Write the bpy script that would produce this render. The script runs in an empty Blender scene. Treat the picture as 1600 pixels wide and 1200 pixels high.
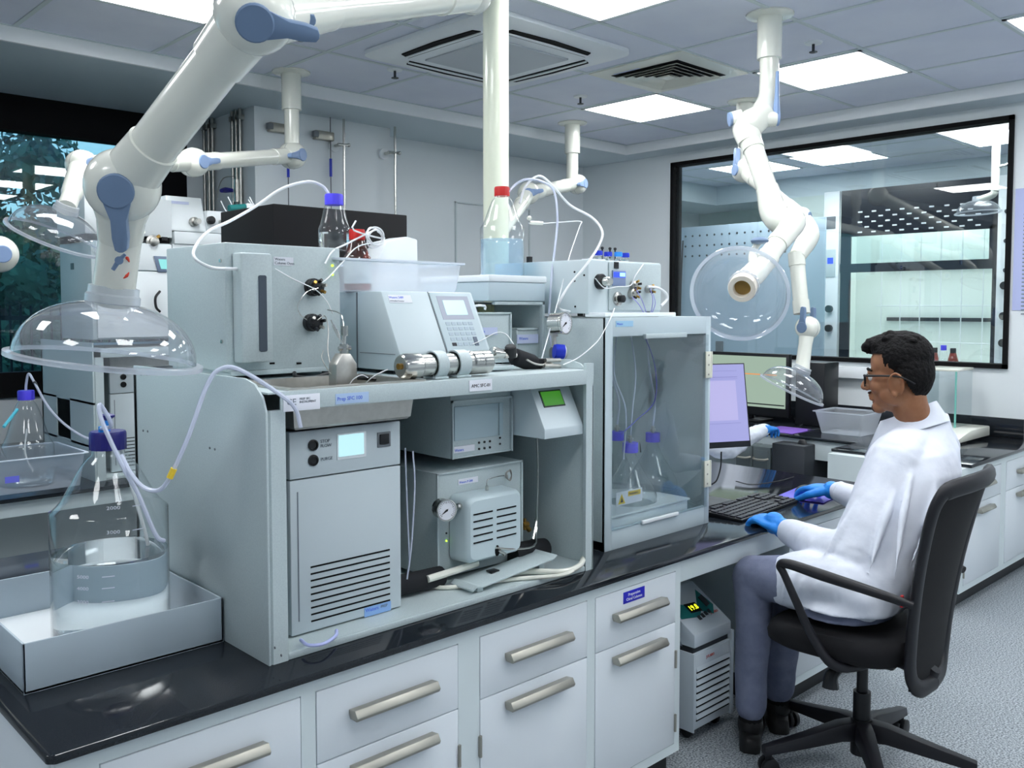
import bpy, bmesh, math, random
from mathutils import Vector, Matrix
V = Vector
random.seed(7)
SC = bpy.context.scene
COL = SC.collection
# ---------------------------------------------------------------- camera
FPX, PCX, PCY, CH = 1415.0, 800.0, 556.0, 1.53
PITCH = math.atan(75 / 1415)
YAW = math.atan2(1482, 1417)
FW = V((math.cos(YAW) * math.cos(PITCH), math.sin(YAW) * math.cos(PITCH), -math.sin(PITCH)))
RT = V((math.sin(YAW), -math.cos(YAW), 0))
UP = RT.cross(FW)
CAMP = V((0, 0, CH))
cd = bpy.data.cameras.new('camera')
cam = bpy.data.objects.new('camera', cd)
COL.objects.link(cam)
cam.matrix_world = Matrix(((RT.x, UP.x, -FW.x, 0), (RT.y, UP.y, -FW.y, 0), (RT.z, UP.z, -FW.z, CH), (0, 0, 0, 1)))
cd.sensor_width = 36
cd.lens = FPX / 1600 * 36
cd.shift_y = -(600 - PCY) / 1600
cd.clip_start = .02
SC.camera = cam
# ---------------------------------------------------------------- world
w = bpy.data.worlds.new('sky')
SC.world = w
w.use_nodes = True
nt = w.node_tree
bg = nt.nodes['Background']
tcw = nt.nodes.new('ShaderNodeTexCoord'); sxyz = nt.nodes.new('ShaderNodeSeparateXYZ'); rampw = nt.nodes.new('ShaderNodeValToRGB')
nt.links.new(tcw.outputs['Generated'], sxyz.inputs[0]); nt.links.new(sxyz.outputs['Z'], rampw.inputs[0]); nt.links.new(rampw.outputs[0], bg.inputs[0])
rampw.color_ramp.elements[0].position = 0; rampw.color_ramp.elements[0].color = (.42, .86, 1, 1)
rampw.color_ramp.elements[1].position = .5; rampw.color_ramp.elements[1].color = (.16, .50, .95, 1)
bg.inputs[1].default_value = .62
# ---------------------------------------------------------------- exposure, view
SC.view_settings.view_transform = 'Standard'
SC.view_settings.look = 'None'
SC.view_settings.gamma = 1
SC.view_settings.use_curve_mapping = False
SC.view_settings.exposure = 0.84
SC.cycles.use_denoising = True
SC.cycles.max_bounces = 12
SC.cycles.transparent_max_bounces = 32
SC.cycles.diffuse_bounces = 5
SC.cycles.glossy_bounces = 5
SC.cycles.transmission_bounces = 10
SC.cycles.sample_clamp_indirect = 4
SC.cycles.caustics_reflective = False
SC.cycles.caustics_refractive = False
LAMP = 9.0          # strength of the ceiling LED panels


# ---------------------------------------------------------------- where a pixel of the photo meets a plane of the room
def ray(x, y): return FW + RT * ((x - PCX) / FPX) - UP * ((y - PCY) / FPX)
def AZ(x, y, z): r = ray(x, y); return CAMP + r * ((z - CH) / r.z)
def AX(x, y, X): r = ray(x, y); return CAMP + r * (X / r.x)
def AY(x, y, Y): r = ray(x, y); return CAMP + r * (Y / r.y)
def AD(x, y, d): return CAMP + ray(x, y) * d


# ---------------------------------------------------------------- materials
M = {}


def mat(name, c, rough=.5, metal=0, emit=None, es=1, spec=.5, coat=0, alpha=1, trans=0, ior=1.45, sss=0):
    if name in M: return M[name]
    m = M[name] = bpy.data.materials.new(name)
    m.use_nodes = True
    b = m.node_tree.nodes['Principled BSDF']
    b.inputs['Base Color'].default_value = (*c, 1)
    b.inputs['Roughness'].default_value = rough
    b.inputs['Metallic'].default_value = metal
    b.inputs['Specular IOR Level'].default_value = spec
    b.inputs['Coat Weight'].default_value = coat
    b.inputs['Alpha'].default_value = alpha
    b.inputs['Transmission Weight'].default_value = trans
    b.inputs['IOR'].default_value = ior
    b.inputs['Subsurface Weight'].default_value = sss
    b.inputs['Subsurface Scale'].default_value = .02
    if emit:
        b.inputs['Emission Color'].default_value = (*emit, 1)
        b.inputs['Emission Strength'].default_value = es
    return m


def s2l(r, g, b):
    return tuple((c / 255 / 12.92 if c <= 10 else ((c / 255 + .055) / 1.055) ** 2.4) for c in (r, g, b))


def nodes(m): return m.node_tree.nodes, m.node_tree.links, m.node_tree.nodes['Principled BSDF']


def noise_col(m, c1, c2, scale, detail=3, lo=.35, hi=.65, bump=0):
    N, L, b = nodes(m)
    tc = N.new('ShaderNodeTexCoord'); no = N.new('ShaderNodeTexNoise'); r = N.new('ShaderNodeValToRGB')
    no.inputs['Scale'].default_value = scale; no.inputs['Detail'].default_value = detail
    r.color_ramp.elements[0].position = lo; r.color_ramp.elements[1].position = hi
    r.color_ramp.elements[0].color = (*c1, 1); r.color_ramp.elements[1].color = (*c2, 1)
    L.new(tc.outputs['Object'], no.inputs['Vector']); L.new(no.outputs['Fac'], r.inputs[0]); L.new(r.outputs[0], b.inputs['Base Color'])
    if bump:
        bp = N.new('ShaderNodeBump'); bp.inputs['Strength'].default_value = bump; bp.inputs['Distance'].default_value = .01
        L.new(no.outputs['Fac'], bp.inputs['Height']); L.new(bp.outputs[0], b.inputs['Normal'])
    return m


def thin(name, c, ior=1.45, haze=0, boost=1.0, rough=.0):
    """a thin clear sheet: what is not mirrored passes straight through"""
    m = bpy.data.materials.new(name)
    m.use_nodes = True
    N, L = m.node_tree.nodes, m.node_tree.links
    N.clear()
    o = N.new('ShaderNodeOutputMaterial'); t = N.new('ShaderNodeBsdfTransparent'); g = N.new('ShaderNodeBsdfGlossy')
    f = N.new('ShaderNodeFresnel'); mx = N.new('ShaderNodeMixShader')
    t.inputs[0].default_value = (*c, 1); g.inputs['Roughness'].default_value = rough
    ge = N.new('ShaderNodeNewGeometry'); mr = N.new('ShaderNodeMapRange')     # same mirror on both faces of the sheet
    mr.inputs['To Min'].default_value = ior; mr.inputs['To Max'].default_value = 1 / ior
    L.new(ge.outputs['Backfacing'], mr.inputs['Value']); L.new(mr.outputs[0], f.inputs[0])
    src = f.outputs[0]
    if boost != 1:
        mu = N.new('ShaderNodeMath'); mu.operation = 'MULTIPLY'; mu.use_clamp = True; mu.inputs[1].default_value = boost
        L.new(src, mu.inputs[0]); src = mu.outputs[0]
    L.new(src, mx.inputs[0]); L.new(t.outputs[0], mx.inputs[1]); L.new(g.outputs[0], mx.inputs[2])
    last = mx
    if haze:
        d0 = N.new('ShaderNodeBsdfDiffuse'); d0.inputs[0].default_value = (.90, .94, 1, 1)
        tl = N.new('ShaderNodeBsdfTranslucent'); tl.inputs[0].default_value = (.90, .94, 1, 1); d = N.new('ShaderNodeMixShader')
        L.new(d0.outputs[0], d.inputs[1]); L.new(tl.outputs[0], d.inputs[2])
        m2 = N.new('ShaderNodeMixShader'); m2.inputs[0].default_value = haze
        L.new(mx.outputs[0], m2.inputs[1]); L.new(d.outputs[0], m2.inputs[2]); last = m2
    L.new(last.outputs[0], o.inputs[0])
    return m


M['wall'] = mat('wall_paint', s2l(226, 232, 235), .75)
M['ceil'] = noise_col(mat('ceiling_tile', s2l(224, 228, 240), .9), s2l(222, 226, 240), s2l(228, 232, 244), 3)
M['tbar'] = mat('ceiling_bar', s2l(206, 216, 218), .5)
M['soffit'] = mat('soffit_paint', s2l(200, 212, 218), .8)
M['cab'] = mat('cabinet_white', s2l(226, 232, 237), .35)
M['frame'] = mat('cabinet_frame', s2l(216, 226, 228), .4)
M['rack'] = noise_col(mat('powder_grey', s2l(190, 203, 206), .42), s2l(185, 198, 201), s2l(192, 205, 207), 260, 2)
M['rackd'] = mat('powder_grey_dark', s2l(120, 134, 138), .5)
M['white'] = mat('white_plastic', s2l(236, 241, 244), .35)
M['offw'] = mat('cream_plastic', s2l(232, 232, 220), .3, coat=.4)
M['arm'] = mat('arm_enamel', s2l(235, 236, 225), .22, coat=.5)
M['armring'] = mat('arm_groove', s2l(180, 184, 178), .4)
M['slate'] = mat('slate_cap', s2l(112, 134, 164), .4)
M['slatel'] = mat('pale_blue_cap', s2l(134, 158, 196), .4)
M['black'] = mat('black_plastic', s2l(20, 22, 26), .4)
M['mblack'] = mat('matt_black', s2l(10, 10, 13), .8, spec=.25)
M['dgrey'] = mat('dark_grey', s2l(52, 56, 62), .5)
M['grey'] = mat('mid_grey', s2l(110, 116, 122), .5)
M['steel'] = mat('steel', s2l(205, 205, 200), .18, 1)
M['bsteel'] = noise_col(mat('brushed_steel', s2l(190, 188, 180), .35, 1), s2l(186, 184, 178), s2l(194, 192, 186), 60)
M['nickel'] = mat('brushed_nickel', s2l(168, 166, 156), .38, .85)
M['brass'] = mat('brass', s2l(190, 150, 80), .3, 1)
M['gran'] = noise_col(mat('black_granite', s2l(30, 34, 40), .09, spec=.5), s2l(24, 28, 33), s2l(42, 48, 55), 900, 2, .45, .75)
M['red'] = mat('red_cap', s2l(205, 30, 28), .4)
M['blue'] = mat('blue_cap', s2l(82, 72, 235), .4)
M['dblue'] = mat('deep_blue', s2l(38, 36, 120), .35)
M['rblue'] = mat('royal_blue', s2l(28, 52, 190), .35)
M['sblue'] = mat('sky_blue', s2l(50, 150, 235), .4)
M['glove'] = noise_col(mat('nitrile_glove', s2l(40, 140, 232), .42), s2l(34, 130, 226), s2l(50, 152, 240), 30, 4, bump=.25)
M['tube'] = mat('clear_tube', s2l(222, 228, 246), .25, alpha=.72)
M['ptfe'] = mat('white_tube', s2l(242, 244, 246), .3)
M['glass'] = thin('lab_glass', (.97, .985, .985), 1.45, .02, 1.3)
M['glassg'] = thin('tinted_glass', (.91, .95, .96), 1.45, .0, 1.4)
M['dome'] = thin('clear_dome', (.95, .965, .99), 1.5, .09, 1.6)
M['domer'] = thin('dome_rim', (.90, .93, .97), 1.6, .38, 2)
M['pane'] = thin('window_pane', (.93, .975, .98), 1.5, 0, 2.0)
M['water'] = mat('water', (.93, .98, 1), .0, trans=1, ior=1.33)
M['bluew'] = thin('blue_water', (.72, .88, .98), 1.33, .22)
M['amber'] = thin('amber_glass', (.55, .12, .03), 1.5, .05, 1.5)
M['tub'] = thin('milky_tub', (.96, .98, 1), 1.4, .36, 1, .2)
M['lcd'] = mat('lcd_cyan', (.1, .1, .1), .3, emit=s2l(186, 236, 246), es=.58)
M['lcdg'] = mat('lcd_green', (.02, .05, .02), .3, emit=s2l(70, 148, 46), es=.42)
M['lcdb'] = mat('lcd_blue', (.02, .02, .1), .3, emit=s2l(40, 70, 245), es=1)
M['lcdw'] = mat('lcd_white', (.1, .1, .1), .3, emit=s2l(150, 215, 255), es=1)
M['led'] = mat('green_led', (.1, .3, .05), .3, emit=s2l(190, 255, 70), es=1.3)
M['lamp'] = mat('lamp_panel', (1, 1, 1), .4, emit=(.96, .985, 1.0), es=LAMP)
M['ink'] = mat('grey_ink', s2l(110, 120, 130), .6)
M['inkd'] = mat('dark_ink', s2l(30, 30, 38), .6)
M['inkb'] = mat('blue_ink', s2l(90, 120, 225), .6)
M['inkw'] = mat('white_ink', s2l(235, 238, 250), .6)
M['inkr'] = mat('red_ink', s2l(215, 70, 50), .6)
M['paper'] = mat('paper', s2l(232, 234, 242), .6)
M['lilac'] = mat('lilac_paper', s2l(196, 204, 232), .6)
M['teal'] = mat('teal', s2l(28, 120, 118), .45)
M['yellow'] = mat('yellow', s2l(240, 205, 60), .5)
M['foam'] = mat('pipe_foam', s2l(30, 32, 36), .9)


# ---------------------------------------------------------------- mesh builder
def cr(pts, k=6, closed=False):
    pts = [V(p) for p in pts]
    if len(pts) < 3: return pts
    out = []
    n = len(pts)
    for i in range(n - 1):
        p0 = pts[i - 1] if i else pts[0] * 2 - pts[1]
        p1, p2 = pts[i], pts[i + 1]
        p3 = pts[i + 2] if i + 2 < n else pts[-1] * 2 - pts[-2]
        for j in range(k):
            t = j / k
            out.append(.5 * ((2 * p1) + (p2 - p0) * t + (2 * p0 - 5 * p1 + 4 * p2 - p3) * t * t + (3 * p1 - p0 - 3 * p2 + p3) * t ** 3))
    out.append(pts[-1])
    return out


def frame(d, up=None):
    d = V(d).normalized()
    u = V(up) if up else (V((0, 0, 1)) if abs(d.z) < .9 else V((1, 0, 0)))
    a = u.cross(d).normalized()
    return a, d.cross(a).normalized(), d


WM = {}


class MB:
    def __init__(s, xf=None): s.bm = bmesh.new(); s.xf = xf; s.m = 0

    def _add(s, t, b=0, seg=2):
        if b: bmesh.ops.bevel(t, geom=[e for e in t.edges if len(e.link_faces) == 2 and e.calc_face_angle() > .3], offset=b, segments=seg, affect='EDGES', profile=.5, clamp_overlap=True)
        for f in t.faces: f.material_index = s.m
        me = bpy.data.meshes.new('t'); t.to_mesh(me); t.free(); s.bm.from_mesh(me); bpy.data.meshes.remove(me)
        return s

    def box(s, x0, x1, y0, y1, z0, z1, b=0, seg=2, mtx=None):
        t = bmesh.new(); bmesh.ops.create_cube(t, size=1)
        for v in t.verts:
            v.co = V(((x0 + x1) / 2 + v.co.x * (x1 - x0), (y0 + y1) / 2 + v.co.y * (y1 - y0), (z0 + z1) / 2 + v.co.z * (z1 - z0)))
            if mtx: v.co = mtx @ v.co
        if b: b = min(b, .45 * min(abs(x1 - x0), abs(y1 - y0), abs(z1 - z0)))
        return s._add(t, b, seg)

    def loft(s, rings, caps=True, closed=False, b=0):
        t = bmesh.new()
        R = [[t.verts.new(p) for p in r] for r in rings]
        n = len(R[0])
        for i in range(len(R) - 1 + closed):
            A, B = R[i], R[(i + 1) % len(R)]
            for j in range(n): t.faces.new((A[j], A[(j + 1) % n], B[(j + 1) % n], B[j]))
        if caps and not closed: t.faces.new(R[0][::-1]); t.faces.new(R[-1])
        bmesh.ops.recalc_face_normals(t, faces=t.faces)
        return s._add(t, b)

    def cyl(s, p0, p1, r, r2=None, n=24, caps=True, b=0):
        p0, p1 = V(p0), V(p1); a, c, d = frame(p1 - p0); r2 = r if r2 is None else r2
        return s.loft([[p + (a * math.cos(2 * math.pi * i / n) + c * math.sin(2 * math.pi * i / n)) * q for i in range(n)] for p, q in ((p0, r), (p1, r2))], caps, b=b)

    def lathe(s, prof, o=(0, 0, 0), ax=(0, 0, 1), n=32, caps=True):
        a, c, d = frame(ax); o = V(o)
        return s.loft([[o + d * h + (a * math.cos(2 * math.pi * i / n) + c * math.sin(2 * math.pi * i / n)) * max(r, 1e-5) for i in range(n)] for r, h in prof], caps)

    def tube(s, pts, r, n=8, k=6, caps=True):
        P = cr(pts, k) if k > 1 else [V(p) for p in pts]
        rr = r if isinstance(r, (list, tuple)) else [r] * len(pts)
        rings = []; a = None
        for i, p in enumerate(P):
            d = (P[min(i + 1, len(P) - 1)] - P[max(i - 1, 0)]).normalized()
            if a is None: a = frame(d)[0]
            a = (a - d * a.dot(d)).normalized(); c = d.cross(a)
            f = i / (len(P) - 1) * (len(rr) - 1); j = min(int(f), len(rr) - 2); q = rr[j] * (1 - f + j) + rr[j + 1] * (f - j)
            rings.append([p + (a * math.cos(2 * math.pi * t / n) + c * math.sin(2 * math.pi * t / n)) * q for t in range(n)])
        return s.loft(rings, caps)

    def prism(s, poly, ax, a, b2, b=0):
        f = {'x': lambda p, h: V((h, p[0], p[1])), 'y': lambda p, h: V((p[0], h, p[1])), 'z': lambda p, h: V((p[0], p[1], h))}[ax]
        return s.loft([[f(p, a) for p in poly], [f(p, b2) for p in poly]], True, b=b)

    def slab(s, pts, th, b=0):
        """flat polygon with thickness th along its own normal"""
        P = [V(p) for p in pts]; nrm = (P[1] - P[0]).cross(P[2] - P[0]).normalized() * th
        return s.loft([P, [p + nrm for p in P]], True, b=b)

    def sph(s, c, r, n=20, mtx=None):
        t = bmesh.new(); bmesh.ops.create_uvsphere(t, u_segments=n, v_segments=n * 2 // 3, radius=1)
        r = V(r) if isinstance(r, (tuple, list)) else V((r, r, r))
        for v in t.verts:
            q = V((v.co.x * r.x, v.co.y * r.y, v.co.z * r.z)); v.co = V(c) + ((mtx @ q) if mtx else q)
        return s._add(t)

    def build(s, name, m, parent=None, label=None, ang=35):
        me = bpy.data.meshes.new(name)
        if s.xf: s.bm.transform(s.xf)
        pm = WM.get(parent.name) if parent else None
        if pm: s.bm.transform(pm.inverted())
        if not pm:      # origin at the middle of the base
            lo = [min(v.co[i] for v in s.bm.verts) for i in range(3)]; hi = [max(v.co[i] for v in s.bm.verts) for i in range(3)]
            o0 = V(((lo[0] + hi[0]) / 2, (lo[1] + hi[1]) / 2, lo[2]))
            s.bm.transform(Matrix.Translation(-o0))
        s.bm.to_mesh(me); s.bm.free()
        me.polygons.foreach_set('use_smooth', [True] * len(me.polygons))
        me.set_sharp_from_angle(angle=math.radians(ang))
        for q in (m if isinstance(m, (list, tuple)) else [m]): me.materials.append(q if not isinstance(q, str) else M[q])
        ob = bpy.data.objects.new(name, me); COL.objects.link(ob)
        if pm: ob.parent = parent; WM[ob.name] = pm
        else: ob.location = o0; WM[ob.name] = Matrix.Translation(o0)
        if label: ob['label'] = label
        return ob


def tag(o, label=None, cat=None, group=None, kind=None):
    if label: o['label'] = label
    if cat: o['category'] = cat
    if group: o['group'] = group
    if kind: o['kind'] = kind
    return o


def thing(name, label, cat, loc, rz=0, group=None):
    o = bpy.data.objects.new(name, None); COL.objects.link(o)
    o.location = loc; o.rotation_euler = (0, 0, rz); o.empty_display_size = .05
    WM[o.name] = Matrix.Translation(V(loc)) @ Matrix.Rotation(rz, 4, 'Z')
    return tag(o, label, cat, group)


def struct(name, mb, m): return tag(mb.build(name, m), kind='structure')


def copy_thing(o, loc, rz=None, label=None, group=None, parent=None):
    c = o.copy(); COL.objects.link(c)
    if parent: c.parent = parent
    for ch in o.children: copy_thing(ch, None, parent=c)
    if loc is not None:
        c.location = loc
        if rz is not None: c.rotation_euler = (0, 0, rz)
    if label: c['label'] = label
    if group: c['group'] = group
    return c


def text(s, size, o, xd, ud, m, parent, name='lettering', th=.0006, align='LEFT', sx=1):
    cu = bpy.data.curves.new('t', 'FONT'); cu.body = s; cu.size = size; cu.align_x = align; cu.extrude = th / 2; cu.resolution_u = 2
    ob = bpy.data.objects.new('t', cu); COL.objects.link(ob)
    me = bpy.data.meshes.new_from_object(ob.evaluated_get(bpy.context.evaluated_depsgraph_get()))
    bpy.data.objects.remove(ob)
    xd = V(xd).normalized(); ud = V(ud).normalized(); n = xd.cross(ud)
    mb = MB(); mb.bm.from_mesh(me); bpy.data.meshes.remove(me)
    mb.bm.transform(Matrix(((xd.x * sx, ud.x, n.x, o[0]), (xd.y * sx, ud.y, n.y, o[1]), (xd.z * sx, ud.z, n.z, o[2]), (0, 0, 0, 1))))
    return mb.build(name, m, parent)
# ================================================================ THE ROOM
T = .64                       # ceiling grid
XE, YE = 5.77, 4.70           # edge of the tiled field
XW, YW = 6.03, 5.90           # back wall, window wall
ZC, ZS = 2.84, 2.765
FX, FY = 9.1, -3.2            # far side of the next room; the side behind the camera
m = noise_col(mat('terrazzo', s2l(150, 156, 162), .45), s2l(78, 86, 94), s2l(190, 197, 202), 150, 6, .36, .64)
b = MB(); b.box(-3, 9.2, FY, 6.6, -.06, 0); struct('floor', b, m)
b = MB(); b.box(-3, XE, FY, YE, ZC, ZC + .05); struct('ceiling', b, 'ceil')
b = MB()
for k in range(-1, 14):
    x = 5.13 - T * k
    if x > -3: b.box(x - .011, x + .011, FY, YE, ZC - .004, ZC + .001)
for k in range(-1, 12):
    y = 4.06 - T * k
    b.box(-3, XE, y - .011, y + .011, ZC - .0045, ZC + .001)
struct('trim_1', b, 'tbar')
# fascia and lower soffit round the tiled field
b = MB(); b.box(XE, XE + .02, FY, YE + .02, ZS, ZC + .05); b.box(-3, XE, YE, YE + .02, ZS, ZC + .05); struct('trim_2', b, mat('fascia_white', s2l(244, 247, 248), .7))
b = MB(); b.box(XE + .021, XW + .12, FY, YW + .1, ZS + .001, ZS + .08); b.box(-3, XE + .019, YE + .021, YW + .1, ZS + .001, ZS + .08); struct('trim_3', b, 'soffit')
# back wall with the opening of the inner window
WY0, WY1, WZ0, WZ1 = 1.905, 4.44, 1.155, 2.695
b = MB()
b.box(XW, XW + .12, FY, WY0, 0, 2.9); b.box(XW, XW + .12, WY1, 6.0, 0, 2.9)
b.box(XW, XW + .12, WY0, WY1, 0, WZ0); b.box(XW, XW + .12, WY0, WY1, WZ1, 2.9)
struct('wall_back', b, 'wall')
# window wall: sill wall, lintel, and the wall right of it with its pier and the shallower bay
GX1 = 2.62
b = MB()
b.box(-3, GX1, YW, YW + .2, 0, 1.04); b.box(GX1, 2.74, YW - .05, YW + .2, 0, 2.85); b.box(-3, GX1, YW + .02, YW + .2, 2.765, 2.85)
b.box(2.74, 3.76, 5.15, 6.1, 0, 2.8); b.box(3.76, XW + .12, 5.40, 6.1, 0, 2.8)
struct('wall_left', b, 'wall')
b = MB(); b.box(4.55, 4.56, 5.385, 5.401, .9, 2.35); b.box(5.35, 5.36, 5.385, 5.401, .9, 2.35); b.box(4.55, 5.36, 5.385, 5.401, 2.34, 2.35)
struct('trim_4', b, M['tbar'])
b = MB(); b.box(-3, -2.9, FY, 6.1, 0, 2.9); struct('wall_rear', b, 'wall')
b = MB(); b.box(-3, 9.2, FY - .1, FY, 0, 2.9); struct('wall_right', b, 'wall')
# exterior window: black frame, black roller blind box, pane
b = MB()
b.box(-3, GX1, YW - .06, YW + .05, 2.56, 2.765); b.box(-3, GX1, YW - .02, YW + .05, 1.0, 1.15)
b.box(GX1 - .30, GX1, YW - .05, YW + .05, 1.15, 2.6); b.box(-.9, -.8, YW - .03, YW + .05, 1.1, 2.6)
fr = struct('window_1', b, 'mblack')
b = MB(); b.box(-3, GX1 - .3, YW + .01, YW + .016, 1.15, 2.57); b.build('pane', 'pane', fr)
# inner window: black frame and a big pane
b = MB(); e = .028
b.box(XW - .02, XW + .10, WY0, WY1, WZ0, WZ0 + e); b.box(XW - .02, XW + .10, WY0, WY1, WZ1 - e, WZ1)
b.box(XW - .02, XW + .10, WY0, WY0 + e, WZ0, WZ1); b.box(XW - .02, XW + .10, WY1 - e, WY1, WZ0, WZ1)
fr = struct('window_2', b, M['mblack'])
b = MB(); b.box(XW + .02, XW + .028, WY0 + e, WY1 - e, WZ0 + e, WZ1 - e); b.build('pane', 'pane', fr)
# ---- next room behind the inner window
b = MB(); b.box(XW + .13, 8.46, FY, 6.4, ZC, ZC + .05); struct('ceiling_next', b, 'ceil')
b = MB(); b.box(8.44, 9.1, FY, 6.4, ZC - .2, ZC + .05); b.box(XW + .13, 8.44, 5.62, 6.4, ZC - .2, ZC + .05); struct('trim_5', b, M['soffit'])
b = MB(); b.box(9.1, 9.2, FY, 6.5, 0, 2.9); struct('wall_next_back', b, mat('sage_wall', s2l(178, 196, 190), .8))
b = MB(); b.box(XW + .12, 9.2, 6.3, 6.4, 0, 2.9); struct('wall_next_left', b, 'wall')
b = MB()
for k in range(4): b.box(XW + .13, 8.44, 4.10 - T * 3 + T * k * 2 - .66, 4.12 - T * 3 + T * k * 2 - .66, ZC - .003, ZC)
for k in range(3): b.box(6.6 + T * k - .01, 6.6 + T * k + .01, FY, 5.6, ZC - .003, ZC)
struct('trim_6', b, 'tbar')

# ---------------------------------------------------------------- lamps and ceiling fittings
def panel(x0, x1, y0, y1, label, grp=None):
    t = thing('ceiling_light', label, 'ceiling light', (x0, y0, ZC - .006), group=grp)
    q = MB(); q.box(x0 + .018, x1 - .018, y0 + .018, y1 - .018, ZC - .006, ZC - .001); q.build('diffuser', 'lamp', t)
    q = MB()
    for a in ((x0, x1, y0, y0 + .018), (x0, x1, y1 - .018, y1), (x0, x0 + .018, y0, y1), (x1 - .018, x1, y0, y1)): q.box(*a, ZC - .008, ZC - .001)
    q.build('frame', 'white', t)
    return t


def cell(i, j): return 5.13 - T * (i + 1) + .01, 5.13 - T * i - .01, 4.06 - T * (j + 1) + .01, 4.06 - T * j - .01


G = 'square led panels in the ceiling grid'
panel(*cell(0, 0), 'square ceiling light between the air grille and the window corner', G)
panel(*cell(0, 2), 'square ceiling light right of the hanging extraction arms', G)
panel(*cell(3, 2), 'bright ceiling light in front of the air conditioner', G)
panel(*cell(5, 0), 'ceiling light behind the large foreground arm, cut by the top edge', G)
panel(*cell(0, 4), 'ceiling light just cut by the right edge of the picture', G)
for i, j in ((3, 4), (6, 2), (6, 5), (3, 6), (0, 7), (8, 1), (9, 4), (1, 9), (5, 8)):
    panel(*cell(i, j), 'square ceiling light above and behind the photographer', G)
G = 'led panels of the next room seen through the inner window'
for (x0, x1, y0, y1), l in zip(((7.24, 7.88, 2.12, 2.76), (7.24, 7.88, 3.47, 4.11), (7.24, 7.88, 4.30, 4.94)),
                               ('rightmost ceiling light of the room behind the glass', 'middle ceiling light of the room behind the glass, above the fume hood', 'leftmost ceiling light of the room behind the glass')):
    panel(x0, x1, y0, y1, l, G)
panel(7.24, 7.88, -.3, .34, 'ceiling light deep in the next room', G)

# cassette air conditioner
t = thing('air_conditioner', 'square white four-way cassette air conditioner in the ceiling', 'air conditioner', (3.19, 3.45, ZC - .04))
cx, cy, h = 3.19, 3.45, .50
def rsq(a, r, z, n=5):
    return [V((cx + sx * (a - r) + r * math.cos(math.radians(q)), cy + sy * (a - r) + r * math.sin(math.radians(q)), z)) for sx, sy, q0 in ((1, 1, 0), (-1, 1, 90), (-1, -1, 180), (1, -1, 270)) for q in [q0 + 90 * i / n for i in range(n + 1)]]
q = MB(); q.loft([rsq(h, .08, ZC - .002), rsq(h, .08, ZC - .022), rsq(h - .03, .07, ZC - .034), rsq(.30, .02, ZC - .042)]); q.build('panel', 'white', t, ang=25)
q = MB(); q.box(cx - .26, cx + .26, cy - .26, cy + .26, ZC - .05, ZC - .04, .004); q.build('intake_grille', mat('grille_grey', s2l(196, 202, 208), .5), t)
for k in range(4):
    R = Matrix.Translation((cx, cy, 0)) @ Matrix.Rotation(k * math.pi / 2, 4, 'Z')
    q = MB(R); q.prism([(-.30, .335), (.30, .335), (.27, .40), (0, .415), (-.27, .40)], 'z', ZC - .0425, ZC - .037); v = q.build('air_outlet', 'mblack', t)
    q = MB(R); q.prism([(-.30, .352), (.30, .352), (.29, .364), (0, .372), (-.29, .364)], 'z', ZC - .048, ZC - .04); q.build('louvre_blade', 'white', v)
# diffuser grille
t = thing('air_diffuser', 'square ceiling air grille with nested black slots beside the air conditioner', 'vent', (4.17, 3.10, ZC - .02))
cx, cy, h = 4.17, 3.10, .30
q = MB(); q.loft([rsq(.315, .004, ZC - .002, 1), rsq(.315, .004, ZC - .010, 1), rsq(.23, .004, ZC - .016, 1)]); q.build('frame', 'offw', t)
q = MB(); q.box(cx - .225, cx + .225, cy - .225, cy + .225, ZC - .018, ZC - .012); q.build('duct_opening', 'mblack', t)
q = MB()
for k in range(5):
    a = .215 - .04 * k
    q.loft([rsq(a - .030, .002, ZC - .013, 1), rsq(a - .004, .002, ZC - .030, 1), rsq(a - .006, .002, ZC - .031, 1), rsq(a - .032, .002, ZC - .0135, 1)], False)
q.box(cx - .035, cx + .035, cy - .035, cy + .035, ZC - .031, ZC - .027)
q.build('vane', 'offw', t)
q = MB(); q.box(3.93, 3.95, 3.12, 3.30, ZC - .0165, ZC - .016); q.build('label_strip', 'lilac', t)
# sprinklers and small sensors
def sprinkler(px, py, label):
    c = AZ(px, py, ZC)
    t = thing('sprinkler', label, 'sprinkler', (c.x, c.y, ZC - .05), group='small fittings of the ceiling')
    q = MB(); q.lathe([(.045, ZC), (.04, ZC - .008), (.012, ZC - .01)], (c.x, c.y, 0)); q.build('collar', 'white', t)
    q = MB(); q.cyl((c.x, c.y, ZC), (c.x, c.y, ZC - .05), .007, n=10); q.lathe([(.02, ZC - .05), (.02, ZC - .047)], (c.x, c.y, 0), n=14); q.build('nozzle', 'dgrey', t)
sprinkler(470, 47, 'sprinkler head between the large arm and the air conditioner')
sprinkler(907, 150, 'sprinkler head in front of the light near the window corner')
sprinkler(1271, 66, 'small sprinkler beside the hanging arms sleeve')
sprinkler(617, 108, 'small sensor below the corner of the air conditioner')

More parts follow.
